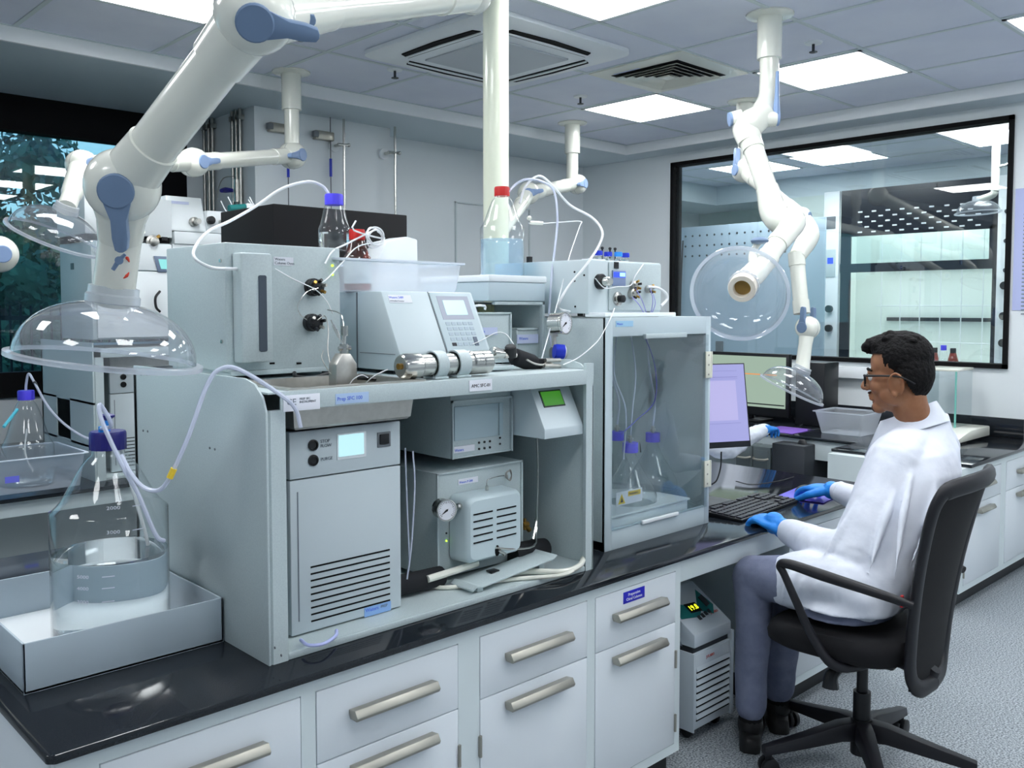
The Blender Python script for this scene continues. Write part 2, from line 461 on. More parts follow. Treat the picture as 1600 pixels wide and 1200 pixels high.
# ---------------------------------------------------------------- outside: lawn, hedge-like trees, fence, white canopy
b = MB(); b.box(-30, 40, 6.6, 60, -.4, -.3); tag(b.build('lawn', noise_col(mat('lawn', (.03, .07, .03), .9), (.015, .045, .02), (.05, .1, .03), 2)), 'dark green ground outside the left window', 'ground', kind='structure')
leafm = [noise_col(mat('foliage_%s' % n, a, .8), a, c, 1.6, 5) for n, a, c in (('dark', (.02, .07, .05), (.08, .22, .12)), ('blue_green', (.03, .10, .10), (.10, .26, .19)), ('mid', (.05, .09, .04), (.16, .24, .10)))]
def tree(c, r, hgt, mi, label, n=2600, seed=1, ls=.075):
    rnd = random.Random(seed)
    t = thing('tree', label, 'tree', (c[0], c[1], -.3), group='trees outside the left window')
    q = MB(); q.tube([(c[0], c[1], -.3), (c[0] + .1, c[1], hgt * .4), (c[0], c[1], hgt * .8)], [.18, .13, .05], 8); q.build('trunk', mat('bark', (.05, .035, .025), .9), t)
    q = MB(); bm = q.bm
    lumps = [(V((rnd.gauss(0, r * .42), rnd.gauss(0, r * .35), rnd.uniform(.0, 1) ** 1 * hgt * .95)), rnd.uniform(.3, .62) * r) for _ in range(26)]
    for _ in range(int(n * 2.2)):
        o, rr = rnd.choice(lumps)
        d = V((rnd.gauss(0, 1), rnd.gauss(0, 1), rnd.gauss(0, 1))).normalized()
        p = V((c[0], c[1], 0)) + o + d * rr * rnd.uniform(.75, 1.05)
        a = V((rnd.gauss(0, 1), rnd.gauss(0, 1), rnd.gauss(0, 1))).normalized(); e2 = a.cross(d).normalized(); s = ls * rnd.uniform(.6, 1.4)
        vs = [bm.verts.new(p + a * s * x + e2 * s * .45 * y + d * .02 * z) for x, y, z in ((-1, 0, 0), (0, -1, 1), (1, 0, 0), (0, 1, 1))]
        bm.faces.new(vs)
    for o, rr in lumps: q.sph(V((c[0], c[1], 0)) + o, rr * .62, 10)
    q.build('foliage', leafm[mi], t)
tree((2.75, 12.6), 1.05, 3.75, 1, 'tall round-crowned tree standing against the sky', 5200, 3)
tree((1.9, 12.0), 1.1, 2.0, 0, 'dark tree at the left edge of the window', 2600, 5)
tree((2.6, 10.2), 1.0, 1.9, 0, 'dark bushy tree close outside the window', 3200, 8, .06)
tree((3.6, 11.4), 1.0, 2.4, 2, 'reddish green bush right of the dark tree', 2600, 11, .06)
tree((4.8, 13.6), 1.2, 2.7, 0, 'dark tree behind the black window post', 1500, 13)
tree((1.4, 14.6), 1.0, 3.0, 1, 'far tree at the edge of the window', 1500, 21)
t = thing('metal_fence', 'dark vertical bar fence outside the left window', 'fence', (1, 8.9, -.3))
q = MB(); q.box(-2, 6, 8.88, 8.92, 1.42, 1.46); q.box(-2, 6, 8.88, 8.92, .1, .14); q.build('rail', 'mblack', t)
q = MB()
for k in range(90): q.box(-2 + k * .085, -1.985 + k * .085, 8.89, 8.91, -.3, 1.55)
tag(q.build('bar', 'mblack', t), kind='stuff')

# ---------------------------------------------------------------- next room: fume hood, screen, wall things
HX = 8.45
hood = thing('fume_hood', 'tall fume hood with dark sash and lit white interior behind the glass', 'fume hood', (HX, 3.5, 0))
hy0, hy1 = 2.62, 4.36
q = MB(); q.box(HX, HX + .62, hy0, hy0 + .02, 0, 2.80); q.box(HX, HX + .62, hy1 - .02, hy1, 0, 2.80); q.box(HX - .0, HX + .62, hy0, hy1, 2.66, 2.80, .004)
q.box(HX, HX + .62, hy0, hy1, 0, .88); q.build('cabinet', M['white'], hood)
q = MB(); q.box(HX - .04, HX, hy1 - .16, hy1, .8, 2.66, .003); pl = q.build('side_column', 'white', hood)
q = MB(); q.box(HX - .04, HX, hy0 + .0, hy0 + .15, .8, 2.66, .003); pr = q.build('side_column', 'white', hood)
q = MB(); q.box(HX + .61, HX + .62, hy0 + .02, hy1 - .02, .88, 2.66); q.box(HX + .02, HX + .61, hy0 + .02, hy0 + .03, .88, 2.66); q.box(HX + .02, HX + .61, hy1 - .03, hy1 - .02, .88, 2.66)
q.box(HX, HX + .61, hy0 + .02, hy1 - .02, .87, .89); q.build('liner', mat('hood_liner', s2l(232, 240, 236), .6), hood)
q = MB(); q.box(HX + .1, HX + .5, 2.95, 4.0, 2.63, 2.65); q.build('interior_lamp', mat('hood_lamp', (1, 1, 1), .5, emit=(.95, 1, .97), es=6), hood)
sy0, sy1 = hy0 + .15, hy1 - .17
q = MB(); zt = AX(1400, 385, HX).z
def hz(y): return AX(1400, y, HX).z
q.box(HX - .02, HX, sy0, sy1, hz(366), 2.66); q.box(HX - .03, HX, sy0, sy1, hz(424), hz(410)); q.box(HX - .02, HX, sy0, sy0 + .07, hz(424), hz(360)); q.box(HX - .02, HX, sy1 - .10, sy1, hz(575), hz(360)); q.box(HX - .02, HX, sy0, sy0 + .04, .88, hz(410))
sash = q.build('sash', mat('sash_black', s2l(30, 34, 44), .25), hood)
q = MB()
for r in range(5):
    for k in range(9 - (r % 2)):
        y = sy1 - .17 - k * .133 - (r % 2) * .0665; z = hz(366) + .03 + r * .048
        q.box(HX - .024, HX - .018, y - .042, y, z, z + .014)
q.build('slot_row', M['white'], sash)
q = MB(); q.box(HX - .012, HX - .006, sy0 + .07, sy1 - .1, hz(410), hz(366)); q.build('sash_pane', 'pane', sash)
for z, yy in ((1.52, pl), (1.33, pl), (1.72, pr), (1.46, pr), (1.23, pr)):
    y = hy1 - .08 if yy is pl else hy0 + .075
    q = MB(); q.cyl((HX - .04, y, z), (HX - .075, y, z), .035, n=16); q.build('knob', 'black', yy)
for z in (1.85, 2.1, 2.35):
    q = MB(); q.cyl((HX - .04, hy0 + .075, z), (HX - .055, hy0 + .075, z), .02, n=12); q.build('valve_dial', 'dgrey', pr)
q = MB(); q.box(HX - .048, HX - .04, hy1 - .13, hy1 - .03, 1.83, 2.10, .004); c = q.build('control_panel', M['rack'], pl)
q = MB(); q.box(HX - .05, HX - .048, hy1 - .11, hy1 - .05, 1.96, 2.02); q.build('display', 'lcdb', hood)
q = MB(); q.box(HX - .048, HX - .04, hy1 - .125, hy1 - .03, 2.30, 2.42, .003); q.build('airflow_monitor', 'grey', hood)
q = MB()
for z in (1.93, 1.40): q.box(HX + .585, HX + .605, sy0, sy1 - .2, z, z + .035)
q.build('service_rail', 'dgrey', hood)
fr = thing('lattice_frame', 'thin white lattice rods standing inside the fume hood', 'lattice', (HX + .45, 3.3, .89))
q = MB()
for k in range(7): q.cyl((HX + .45, 2.85 + .19 * k, .89), (HX + .45, 2.85 + .19 * k, 2.3), .006, n=6)
for z in (1.2, 1.55, 1.9): q.cyl((HX + .45, 2.8, z), (HX + .45, 4.05, z), .006, n=6)
q.build('rod', 'white', fr)
# ================================================================ BENCHES
ZT = .74


def poly_top(name, poly, label, th=.018, z=ZT):
    b = MB(); b.prism(poly, 'z', z - th, z, .004)
    return tag(b.build(name, 'gran'), label, 'worktop')


poly_top('worktop', [(.482, 1.697), (.494, 1.685), (3.95, 1.685), (3.95, 3.16), (.482, 3.16)], 'long black stone worktop of the island bench in the foreground')


def handle(par, x0, x1, y, z, xf=None, mm='nickel'):
    q = MB(xf); q.prism([(y - .036, z - .004), (y - .032, z - .012), (y - .006, z - .012), (y - .0, z + .002), (y - .0, z + .008), (y - .026, z + .012)], 'x', x0, x1, .0012)
    return q.build('handle', mm, par)


def hinge(par, x, y, z, xf=None):
    q = MB(xf); q.cyl((x, y - .004, z - .028), (x, y - .004, z + .028), .0045, n=10); q.box(x - .004, x + .004, y - .004, y + .002, z - .026, z + .026)
    return q.build('hinge', 'nickel', par)


def cabinet(x0, x1, yf, y1, label, dx=None, hinge_right=True, xf=None, group=None, loc=None, toe=True, hdl=.24, z0=.09, zd=.522, ztop=None):
    """one base unit: carcass with face frame, a drawer above a door, both with bar handles"""
    ztop = ztop or ZT - .018
    c = V(((x0 + x1) / 2, (yf + y1) / 2, 0)); wc = (xf @ c) if xf else c
    t = thing('base_cabinet', label, 'cabinet', (wc.x, wc.y, 0), group=group)
    dx0, dx1 = dx or (x0 + .03, x1 - .03)
    q = MB(xf)
    q.box(x0, dx0, yf, yf + .02, z0, ztop); q.box(dx1, x1, yf, yf + .02, z0, ztop); q.box(dx0, dx1, yf, yf + .02, .688, ztop); q.box(dx0, dx1, yf, yf + .02, z0, z0 + .03)
    q.box(x0, x1, yf + .02, y1, z0, ztop)
    q.build('carcass', 'frame', t)
    if toe:
        q = MB(xf); q.box(x0, x1, yf + .05, y1, 0, z0); q.build('toe_kick', 'black', t)
    q = MB(xf); q.box(dx0 + .002, dx1 - .002, yf - .002, yf + .018, zd + .0015, .686, .0015); d = q.build('drawer', 'cab', t)
    m_ = (dx0 + dx1) / 2
    handle(d, m_ - hdl / 2, m_ + hdl / 2, yf, .613, xf)
    q = MB(xf); q.box(dx0 + .002, dx1 - .002, yf - .002, yf + .018, z0 + .032, zd - .0015, .0015); d = q.build('door', 'cab', t)
    handle(d, m_ - hdl / 2, m_ + hdl / 2, yf, .483, xf)
    hx = dx1 if hinge_right else dx0
    for z in (.40, .19): hinge(t, hx, yf, z, xf)
    return t


YF = 1.707
G = 'white base units with bar handles under the island worktop'
cabinet(.500, 1.014, YF, 2.35, 'leftmost white island cabinet, cut by the bottom edge', (.576, .998))
cabinet(1.014, 1.480, YF, 2.35, 'white island cabinet below the tall louvred chiller', (1.034, 1.445))
cabinet(1.480, 1.948, YF, 2.35, 'white island cabinet below the pump with the pressure gauge', (1.516, 1.932), hinge_right=False)
dcab = cabinet(1.948, 2.385, YF, 2.35, 'white island cabinet with a small blue sticker on its drawer', (1.966, 2.358))
q = MB(); stx0, stx1 = AY(973, 920, YF).x, AY(1006, 920, YF).x; q.box(stx0, stx1, YF - .0035, YF - .002, AY(973, 944, YF).z, AY(973, 926, YF).z, .0005); st = q.build('sticker', mat('sticker_blue', s2l(36, 36, 190), .4), dcab, 'small blue sticker with white writing')
zt_ = AY(973, 926, YF).z; hh = AY(973, 926, YF).z - AY(973, 944, YF).z
text('Preparative', hh * .36, ((stx0 + stx1) / 2, YF - .0038, zt_ - hh * .42), (1, 0, 0), (0, 0, 1), 'inkw', dcab, align='CENTER')
text('Chiral Columns', hh * .34, ((stx0 + stx1) / 2, YF - .0038, zt_ - hh * .80), (1, 0, 0), (0, 0, 1), 'inkw', dcab, align='CENTER')
# island end panel and back half
b = MB(); b.box(.494, .4995, 1.707, 3.13, 0, ZT - .018); tag(b.build('end_panel', 'cab'), 'white panel closing the left end of the island bench', 'panel')
b = MB(); b.box(.5, 2.385, 2.36, 3.12, .0, ZT - .019); tag(b.build('bench_carcass', 'frame'), 'rear row of units under the far side of the island', 'cabinet')
# knee space: apron rail and rear panel
b = MB(); b.box(2.386, 3.06, 1.712, 1.732, .642, ZT - .0185, .002); b.box(2.386, 3.06, 1.732, 2.3, ZT - .03, ZT - .0185); tag(b.build('apron_rail', 'frame'), 'pale apron rail under the island worktop above the knee space', 'rail')
b = MB(); b.box(2.386, 3.06, 2.34, 2.355, .0, .705); tag(b.build('knee_space_panel', 'rackd'), 'grey panel closing the back of the island knee space', 'panel')
cabinet(3.062, 3.82, 1.68 + .02, 2.35, 'white island cabinet right of the knee space, behind the office chair', (3.10, 3.78), hinge_right=False, hdl=.2)

# second bench: L along the back wall
poly_top('worktop', [(4.80, 1.67), (XW - .002, 1.67), (XW - .002, 5.36), (5.12, 5.36), (5.12, 2.42), (4.80, 2.42)], 'L-shaped black worktop along the back wall behind the seated man')
b = MB(); b.box(XW - .024, XW - .002, 1.80, 5.36, ZT + .001, AX(1598, 655, XW).z, .002); tag(b.build('splash_board', 'gran'), 'low black upstand along the back wall', 'splashback')
b = MB(); b.box(XW - .05, XW - .001, 2.75, 4.9, 1.045, 1.125, .004); tag(b.build('cable_trunking', 'white'), 'white cable trunking under the inner window', 'trunking')
G = 'white base units at the right edge'
cabinet(4.725, 5.33, 1.69, 2.40, 'white cabinet at the free end of the back bench, beside the chair back', (4.775, 5.29), hdl=.2, hinge_right=False)
cabinet(5.33, 5.95, 1.69, 2.40, 'white cabinet at the back wall, cut by the right edge', (5.37, 5.90), hdl=.2)
b = MB(); b.box(5.95, XW - .001, 1.70, 2.40, 0, ZT - .019); tag(b.build('filler_panel', 'frame'), 'narrow white filler between the right cabinets and the wall', 'panel')
b = MB(); b.box(5.15, 5.17, 2.42, 5.3, .60, ZT - .019, .002); b.box(5.50, 5.52, 2.42, 5.3, .05, ZT - .019); tag(b.build('knee_space_panel', 'frame'), 'long white apron and panel under the back wall bench', 'panel')

# window wall bench
poly_top('worktop', [(-2.6, 4.12), (4.3, 4.12), (4.3, 5.1), (2.7, 5.1), (2.7, YW - .06), (-2.6, YW - .06)], 'black worktop of the bench along the left window')
b = MB(); b.box(-2.6, 4.28, 4.15, 4.17, .655, ZT - .0185, .002); b.box(-2.6, 4.28, 4.17, 5.09, ZT - .04, ZT - .0185); tag(b.build('apron_rail', 'frame'), 'white apron under the window bench', 'rail')
b = MB(); b.box(-2.6, 4.2, 4.42, 4.44, 0, .69); b.box(-2.6, 4.2, 4.44, 5.08, .55, .69); tag(b.build('knee_space_panel', mat('taupe_panel', s2l(176, 182, 182), .6)), 'grey panel set back under the window bench', 'panel')

# ================================================================ RACK WITH CHILLER (two alike)
RZ0, RZS, RZ1 = ZT, 1.345, 1.372


def rack(dx, dy, label, cut=False):
    xf = Matrix.Translation((dx, dy, 0))
    t = thing('instrument_rack', label, 'rack', (1.505 + dx, 2.15 + dy, RZ0))
    prof = [(2.52, RZ0), (1.785, RZ0), (1.785, 1.30), (1.80, 1.335), (1.835, 1.362), (1.88, RZ1), (2.52, RZ1)]
    for nm, xa, xb, xr0, xr1 in (('side_panel', .966, .972, .966, 1.014), ('side_panel', 2.039, 2.045, 2.012, 2.045)):
        q = MB(xf)
        if cut and nm and xa < 1:
            q.box(xa, xb, 1.785, 2.52, RZ0, .90); q.box(xa, xb, 1.785, 2.52, 1.09, RZ1); q.box(xa, xb, 1.785, 2.10, .89, 1.10); q.box(xa, xb, 2.30, 2.52, .89, 1.10)
        else: q.prism(prof, 'x', xa, xb, .0015)
        q.prism([(xr0, 1.785 + (.012 if xr0 == xa else 0)), (xr0 + (.012 if xr0 == xa else 0), 1.785), (xr1, 1.785), (xr1, 1.80), (xr0 + .004, 1.80)], 'z', RZ0 + .0005, 1.305 if xa < 1 else 1.365)
        q.prism([(xr0, 2.50), (xr1, 2.50), (xr1, 2.52), (xr0, 2.52)], 'z', RZ0 + .0005, 1.36)
        q.build(nm, 'rack', t)
    q = MB(xf); q.box(.973, 2.038, 2.512, 2.519, RZ0 + .001, RZS); q.build('back_panel', 'rackd', t)
    q = MB(xf); q.box(.973, 2.038, 1.795, 2.51, RZ0 + .012, RZ0 + .016); q.box(1.015, 2.011, 1.786, 1.796, RZ0 + .0005, RZ0 + .016, .002); q.build('base_plate', 'rack', t)
    q = MB(xf)
    px0, px1, py0, py1 = 1.045, 1.400, 1.81, 2.07      # opening for the drip pan
    q.box(.973, 2.038, 1.787, py0, RZS - .004, RZS); q.box(.973, 2.038, py1, 2.51, RZS - .004, RZS)
    q.box(.973, px0, py0, py1, RZS - .004, RZS); q.box(px1, 2.038, py0, py1, RZS - .004, RZS)
    q.box(1.002, 2.012, 1.784, 1.790, RZS - .042, RZS + .001, .002)
    q.build('top_shelf', 'rack', t)
    # drip pan hanging in the shelf
    q = MB(xf)
    r1 = [(px0 - .016, py0 - .014), (px1 + .016, py0 - .014), (px1 + .016, py1 + .014), (px0 - .016, py1 + .014)]
    def rr(i, z): return [V((px0 + i, py0 + i, z)), V((px1 - i, py0 + i, z)), V((px1 - i, py1 - i, z)), V((px0 + i, py1 - i, z))]
    q.loft([rr(-.016, RZS + .001), rr(-.016, RZS + .005), rr(.002, RZS + .005), rr(.012, RZS - .088), rr(.017, RZS - .092)], False)
    q.loft([rr(.017, RZS - .092), rr(.018, RZS - .094)], True)
    q.build('drip_pan', 'bsteel', t)
    return t


def chiller(dx, dy, label, text_on=True):
    xf = Matrix.Translation((dx, dy, 0))
    x0, x1, y0, y1, z0, z1 = 1.067, 1.385, 1.862, 2.42, RZ0 + .032, 1.242
    t = thing('chiller', label, 'chiller', ((x0 + x1) / 2 + dx, y0 + .28 + dy, z0 - .013))
    def fz(px, py): return AY(px, py, y0).z
    zs = 1.130
    q = MB(xf); q.box(x0 + .004, x1 - .003, y0 + .02, y1, z0, z1 - .003, .003); q.box(x0 + .03, x0 + .06, y0 + .05, y0 + .08, z0 - .016, z0); q.box(x1 - .06, x1 - .03, y0 + .05, y0 + .08, z0 - .016, z0); q.box(x0 + .03, x1 - .03, y1 - .08, y1 - .05, z0 - .016, z0); q.build('housing', mat('case_grey', s2l(126, 140, 142), .5), t)
    q = MB(xf); q.box(x0, x1, y0, y0 + .02, zs, z1, .003); h = q.build('control_head', mat('case_front', s2l(196, 207, 212), .4), t)
    q = MB(xf); q.box(x0, x1, y0, y0 + .02, z0 - .012, zs - .003, .003); d = q.build('front_panel', M['case_front'] if 'case_front' in M else h.data.materials[0], t)
    q = MB(xf); q.box(x0 + .018, x0 + .021, y0 - .001, y0 + .001, z0 + .02, zs - .03); q.build('groove', 'ink', d)
    q = MB(xf)
    for k in range(9):
        z = .915 - k * .0163
        q.box(x0 + .052, x1 - .036, y0 - .001, y0 + .001, z - .002, z + .002)
    q.build('vent_slot', 'mblack', d)
    for z in (1.206, 1.170):
        q = MB(xf); q.lathe([(.0135, 0), (.0135, .004), (.010, .005), (.009, .002)], (x0 + .062, y0, z), (0, -1, 0), 20); q.build('button', 'black', h)
    q = MB(xf); q.box(x0 + .128, x0 + .212, y0 - .002, y0 + .001, 1.162, 1.226, .001); s = q.build('screen_bezel', 'white', h)
    q = MB(xf); q.box(x0 + .132, x0 + .204, y0 - .004, y0 - .002, 1.170, 1.222); q.build('screen', 'lcd', t)
    q = MB(xf); q.box(x0 + .246, x0 + .286, y0 - .003, y0 + .001, 1.180, 1.218, .001); q.build('switch_frame', 'grey', h)
    q = MB(xf); q.box(x0 + .251, x0 + .279, y0 - .007, y0 - .003, 1.188, 1.214, .002); q.build('rocker_switch', 'black', h)
    if text_on:
        text('STOP\nFLOW', .011, (x0 + .082 + dx, y0 - .0012 + dy, 1.209), (1, 0, 0), (0, 0, 1), 'ink', h)
        text('PURGE', .011, (x0 + .082 + dx, y0 - .0012 + dy, 1.166), (1, 0, 0), (0, 0, 1), 'ink', h)
        q = MB(xf); q.box(x1 - .115, x1 - .034, y0 - .0012, y0, .758, .782); g = q.build('brand_plate', mat('plate_blue', s2l(140, 178, 228), .4), d)
        text('Waters', .013, (x1 - .112, y0 - .0015, .770), (1, 0, 0), (0, 0, 1), 'inkb', d); text('PREP', .010, (x1 - .066, y0 - .0015, .771), (1, 0, 0), (0, 0, 1), 'ink', d)
    q = MB(xf); q.cyl((x0 - .012 + .004, y0 + .03, z0 + .02), (x0 - .008, y0 + .03, zs), .003, n=6)
    return t


RK = rack(0, 0, 'grey steel instrument rack on the island with a shelf of instruments on top')
q = MB(); a, c = AY(484, 640, 1.784), AY(447, 618, 1.784); q.box(1.008, c.x + .085, 1.7825, 1.784, c.z - .036, c.z, .0003); q.build('rating_plate', 'paper', RK, 'white rating plate with small print')
text('CE', .020, (1.016, 1.782, c.z - .022), (1, 0, 0), (0, 0, 1), 'ink', RK); text('PREP SFC\nINSTRUMENT', .007, (1.048, 1.782, c.z - .012), (1, 0, 0), (0, 0, 1), 'ink', RK)
a = AY(524, 632, 1.784); q = MB(); q.box(a.x, a.x + .092, 1.7825, 1.784, a.z, a.z + .024); q.build('name_label', mat('label_blue', s2l(176, 200, 232), .5), RK, 'pale blue name label'); text('Prep SFC 100', .0125, (a.x + .004, 1.782, a.z + .008), (1, 0, 0), (0, 0, 1), 'inkb', RK)
a = AY(733, 612, 1.783); q = MB(); q.box(a.x, a.x + .080, 1.7815, 1.784, a.z, a.z + .029); q.build('paper_label', 'paper', RK, 'white paper label with printed code'); text('AMC SFC-01', .0125, (a.x + .007, 1.781, a.z + .010), (1, 0, 0), (0, 0, 1), 'inkd', RK)
# screws of the left side panel
for px, py in ((221, 585), (230, 585), (224, 673), (231, 674), (328, 700), (336, 702), (430, 1012), (440, 1024)):
    p = AX(px, py, .966); q = MB(); q.cyl((.966, p.y, p.z), (.9645, p.y, p.z), .003, n=8); q.build('screw', 'grey', RK)
CHL = chiller(0, 0, 'tall grey chiller with a lit screen, two buttons and slots, in the island rack')
RK2 = rack(.484, 2.47, 'twin steel instrument rack on the window bench, seen behind the large clear hood', True)
CHL2 = chiller(.484, 2.47, 'second chiller in the rack on the window bench, mostly hidden', False)

# ---------------------------------------------------------------- things in the rack
def lab_box(name, label, cat, x0, x1, y0, y1, z0, z1, m='rack', feet=True, b=.003, lip=True):
    t = thing(name, label, cat, ((x0 + x1) / 2, (y0 + y1) / 2, z0))
    f = .008 if feet else 0
    q = MB(); q.box(x0, x1, y0, y1, z0 + f, z1, b)
    if lip:      # slight frame standing proud round the front
        for a in ((x0, x1, z1 - .006, z1), (x0, x1, z0 + f, z0 + f + .006), (x0, x0 + .006, z0 + f, z1), (x1 - .006, x1, z0 + f, z1)): q.box(a[0], a[1], y0 - .006, y0, a[2], a[3], .001)
    q.build('housing', m, t)
    if feet:
        for x in (x0 + .025, x1 - .025):
            for y in (y0 + .03, y1 - .03):
                q = MB(); q.cyl((x, y, z0), (x, y, z0 + f), .01, n=12); q.build('foot', 'black', t)
    return t


c1, c2 = AY(706, 718, 1.93), AY(800, 618, 1.93)
cb = thing('control_box', 'grey electronics box hung under the shelf above the pump', 'control box', ((c1.x + c2.x) / 2, 2.1, 1.10))
q = MB(); q.box(c1.x, c2.x, 1.935, 2.40, c1.z, RZS - .05, .002); q.build('housing', 'rack', cb)
q = MB(); q.box(c1.x, c2.x, 1.930, 1.935, c1.z, c1.z + .004); q.box(c1.x, c2.x, 1.926, 1.935, c2.z - .006, c2.z); q.box(c1.x, c1.x + .004, 1.926, 1.935, c1.z, c2.z); q.box(c2.x - .005, c2.x, 1.926, 1.935, c1.z, c2.z)
q.build('front_frame', 'rack', cb)
q = MB(); q.box(c1.x + .012, c2.x - .055, 1.931, 1.935, c1.z + .05, c2.z - .018, .001); q.box(c2.x - .05, c2.x - .036, 1.930, 1.935, c1.z + .05, c2.z - .018, .001); q.build('cover_plate', mat('plate_grey', s2l(178, 198, 206), .4), cb)
q = MB(); q.box(c1.x + .008, c1.x + .085, 1.930, 1.935, c1.z + .016, c1.z + .034); q.build('name_label', 'paper', cb); text('Waters', .011, (c1.x + .010, 1.9295, c1.z + .020), (1, 0, 0), (0, 0, 1), 'inkb', cb)
q = MB()
for i in range(3):
    for j in range(2): q.cyl((c1.x + .105 + .021 * i, 1.9348, c1.z + .018 + .018 * j), (c1.x + .105 + .021 * i, 1.932, c1.z + .018 + .018 * j), .0035, n=8)
for j in range(2): q.cyl((c2.x - .045, 1.9348, c1.z + .024 + .018 * j), (c2.x - .045, 1.932, c1.z + .024 + .018 * j), .003, n=8)
q.build('socket', 'black', cb)
# pump
pu = thing('carbon_dioxide_pump', 'grey pump box with a slotted bulging cover and a round pressure gauge', 'pump', (1.74, 2.15, RZ0 + .016))
pz0 = RZ0 + .03; pz1 = 1.070
q = MB(); q.box(1.572, 1.905, 1.95, 2.38, pz0, pz1, .003); q.box(1.572, 1.905, 1.944, 1.95, pz1 - .006, pz1, .001); q.box(1.572, 1.578, 1.944, 1.95, pz0, pz1); q.box(1.899, 1.905, 1.944, 1.95, pz0, pz1); q.build('housing', 'rack', pu)
for x in (1.60, 1.88):
    for y in (1.98, 2.34):
        q = MB(); q.cyl((x, y, RZ0 + .0165), (x, y, pz0 + .001), .012, n=12); q.build('foot', 'black', pu)
q = MB(); cx0, cx1, cz0, cz1 = 1.622, 1.826, .822, 1.000
def rq(i, y, r=.02, n=4):
    return [V((mx + r * math.cos(math.radians(a)), y, mz + r * math.sin(math.radians(a)))) for mx, mz, a0 in ((cx1 - i - r, cz1 - i - r, 0), (cx0 + i + r, cz1 - i - r, 90), (cx0 + i + r, cz0 + i + r, 180), (cx1 - i - r, cz0 + i + r, 270)) for a in [a0 + 90 * k / n for k in range(n + 1)]]
q.loft([rq(-.006, 1.944), rq(-.004, 1.885, .022), rq(.0, 1.874, .022), rq(.006, 1.868, .02)]); cv = q.build('front_cover', mat('cover_grey', s2l(196, 212, 217), .4), pu)
q = MB()
for k in range(5):
    for xa, xb in ((cx0 + .016, cx0 + .088), (cx0 + .104, cx0 + .180)): q.box(xa, xb, 1.8665, 1.8695, cz1 - .045 - k * .020, cz1 - .041 - k * .020)
q.build('vent_slot', 'mblack', cv)
q = MB(); q.sph((1.728, 1.868, cz0 + .018), (.009, .003, .016), 12); q.build('tube_opening', 'mblack', cv)
q = MB(); q.cyl((1.735, 1.868, cz0 + .016), (1.742, 1.85, cz0 + .008), .006, n=8); q.build('fitting', 'steel', cv)


def gauge(par, c, d, r, name='pressure_gauge', th=.03, own=None):
    a, u, n = frame(d)
    g = MB(); g.lathe([(r * .92, -th), (r * .92, -.004), (r, 0), (r, .006), (r * .88, .007), (r * .86, .003)], c, n, 32)
    g0 = g.build(name, 'steel', par)
    c2_ = V(c) + n * .0035
    g = MB(); g.cyl(c2_, c2_ + n * .0008, r * .87, n=32); f = g.build('dial', 'paper', g0 if par else par)
    g = MB(); X = Matrix((a.to_4d(), u.to_4d(), n.to_4d(), (0, 0, 0, 1))).transposed(); X = Matrix(((a.x, u.x, n.x, c2_.x), (a.y, u.y, n.y, c2_.y), (a.z, u.z, n.z, c2_.z), (0, 0, 0, 1)))
    g2 = MB(X)
    for k in range(21):
        an = math.radians(225 - 270 * k / 20); r0 = r * (.68 if k % 5 else .62)
        c_, s_ = math.cos(an), math.sin(an); w_ = .0006
        g2.prism([(c_ * r0 - s_ * w_, s_ * r0 + c_ * w_), (c_ * r0 + s_ * w_, s_ * r0 - c_ * w_), (c_ * r * .78 + s_ * w_, s_ * r * .78 - c_ * w_), (c_ * r * .78 - s_ * w_, s_ * r * .78 + c_ * w_)], 'z', .0008, .0012)
    g2.build('scale', 'inkd', g0)
    g2 = MB(X); an = math.radians(215); g2.prism([(math.cos(an) * r * .68, math.sin(an) * r * .68), (-.0022, .0022), (r * .15, r * .12), (.0022, -.0022)], 'z', .0012, .002); g2.cyl((0, 0, .001), (0, 0, .0035), r * .09, n=12); g2.build('needle', 'black', g0)
    return g0


def vd(px, py): return None


gauge(pu, AY(697, 797, 1.885), (-.25, -1, .02), .030, th=.034)
q = MB(); a = AY(718, 791, 1.90); q.cyl(a, (a.x + .02, 1.905, a.z - .002), .008, n=12); q.cyl((a.x - .01, a.y, a.z), (a.x + .012, a.y, a.z), .009, n=8); q.cyl((a.x + .015, 1.905, a.z - .002), (a.x + .015, 1.95, a.z - .002), .006, n=8); q.build('gauge_fitting', 'steel', pu)
for px, py, mm in ((697, 845, 'led'), (697, 833, 'black')):
    a = AY(px, py, 1.95); q = MB(); q.cyl((a.x, 1.9505, a.z), (a.x, 1.947, a.z), .0025, n=8); q.build('indicator_light', mm, pu)
a = AY(716, 756, 1.949); q = MB(); q.box(a.x, a.x + .075, 1.9485, 1.95, a.z - .004, a.z + .012); q.build('name_label', 'paper', pu); text('Waters P-200', .009, (a.x + .003, 1.948, a.z), (1, 0, 0), (0, 0, 1), 'inkb', pu)
q = MB(); a = AY(757, 770, 1.93); q.lathe([(.008, 0), (.008, .006), (.005, .008), (.005, .02)], (a.x, 1.92, cz1 - .002), (0, 0, 1), 12); q.tube([(a.x, 1.92, cz1 + .016), (a.x, 1.92, cz1 + .03), (a.x + .01, 1.92, cz1 + .036), (a.x + .05, 1.925, cz1 + .038), (a.x + .078, 1.93, cz1 + .036)], .0016, 6); q.build('inlet_line', 'steel', pu)
q = MB(); a = AY(794, 742, 1.935)
for k in range(5): q.tube([(a.x + .012 * math.cos(u) * (1 - .1 * k), a.y - .002 * k, a.z + .012 * math.sin(u) * (1 + .1 * k)) for u in [i * math.pi / 4 + k for i in range(7)]], .0013, 5, 3)
q.build('coiled_capillary', 'bsteel', pu)
q = MB(); q.cyl((1.905, 1.99, .985), (1.93, 1.985, .988), .003, n=8); q.build('pin', 'steel', pu)
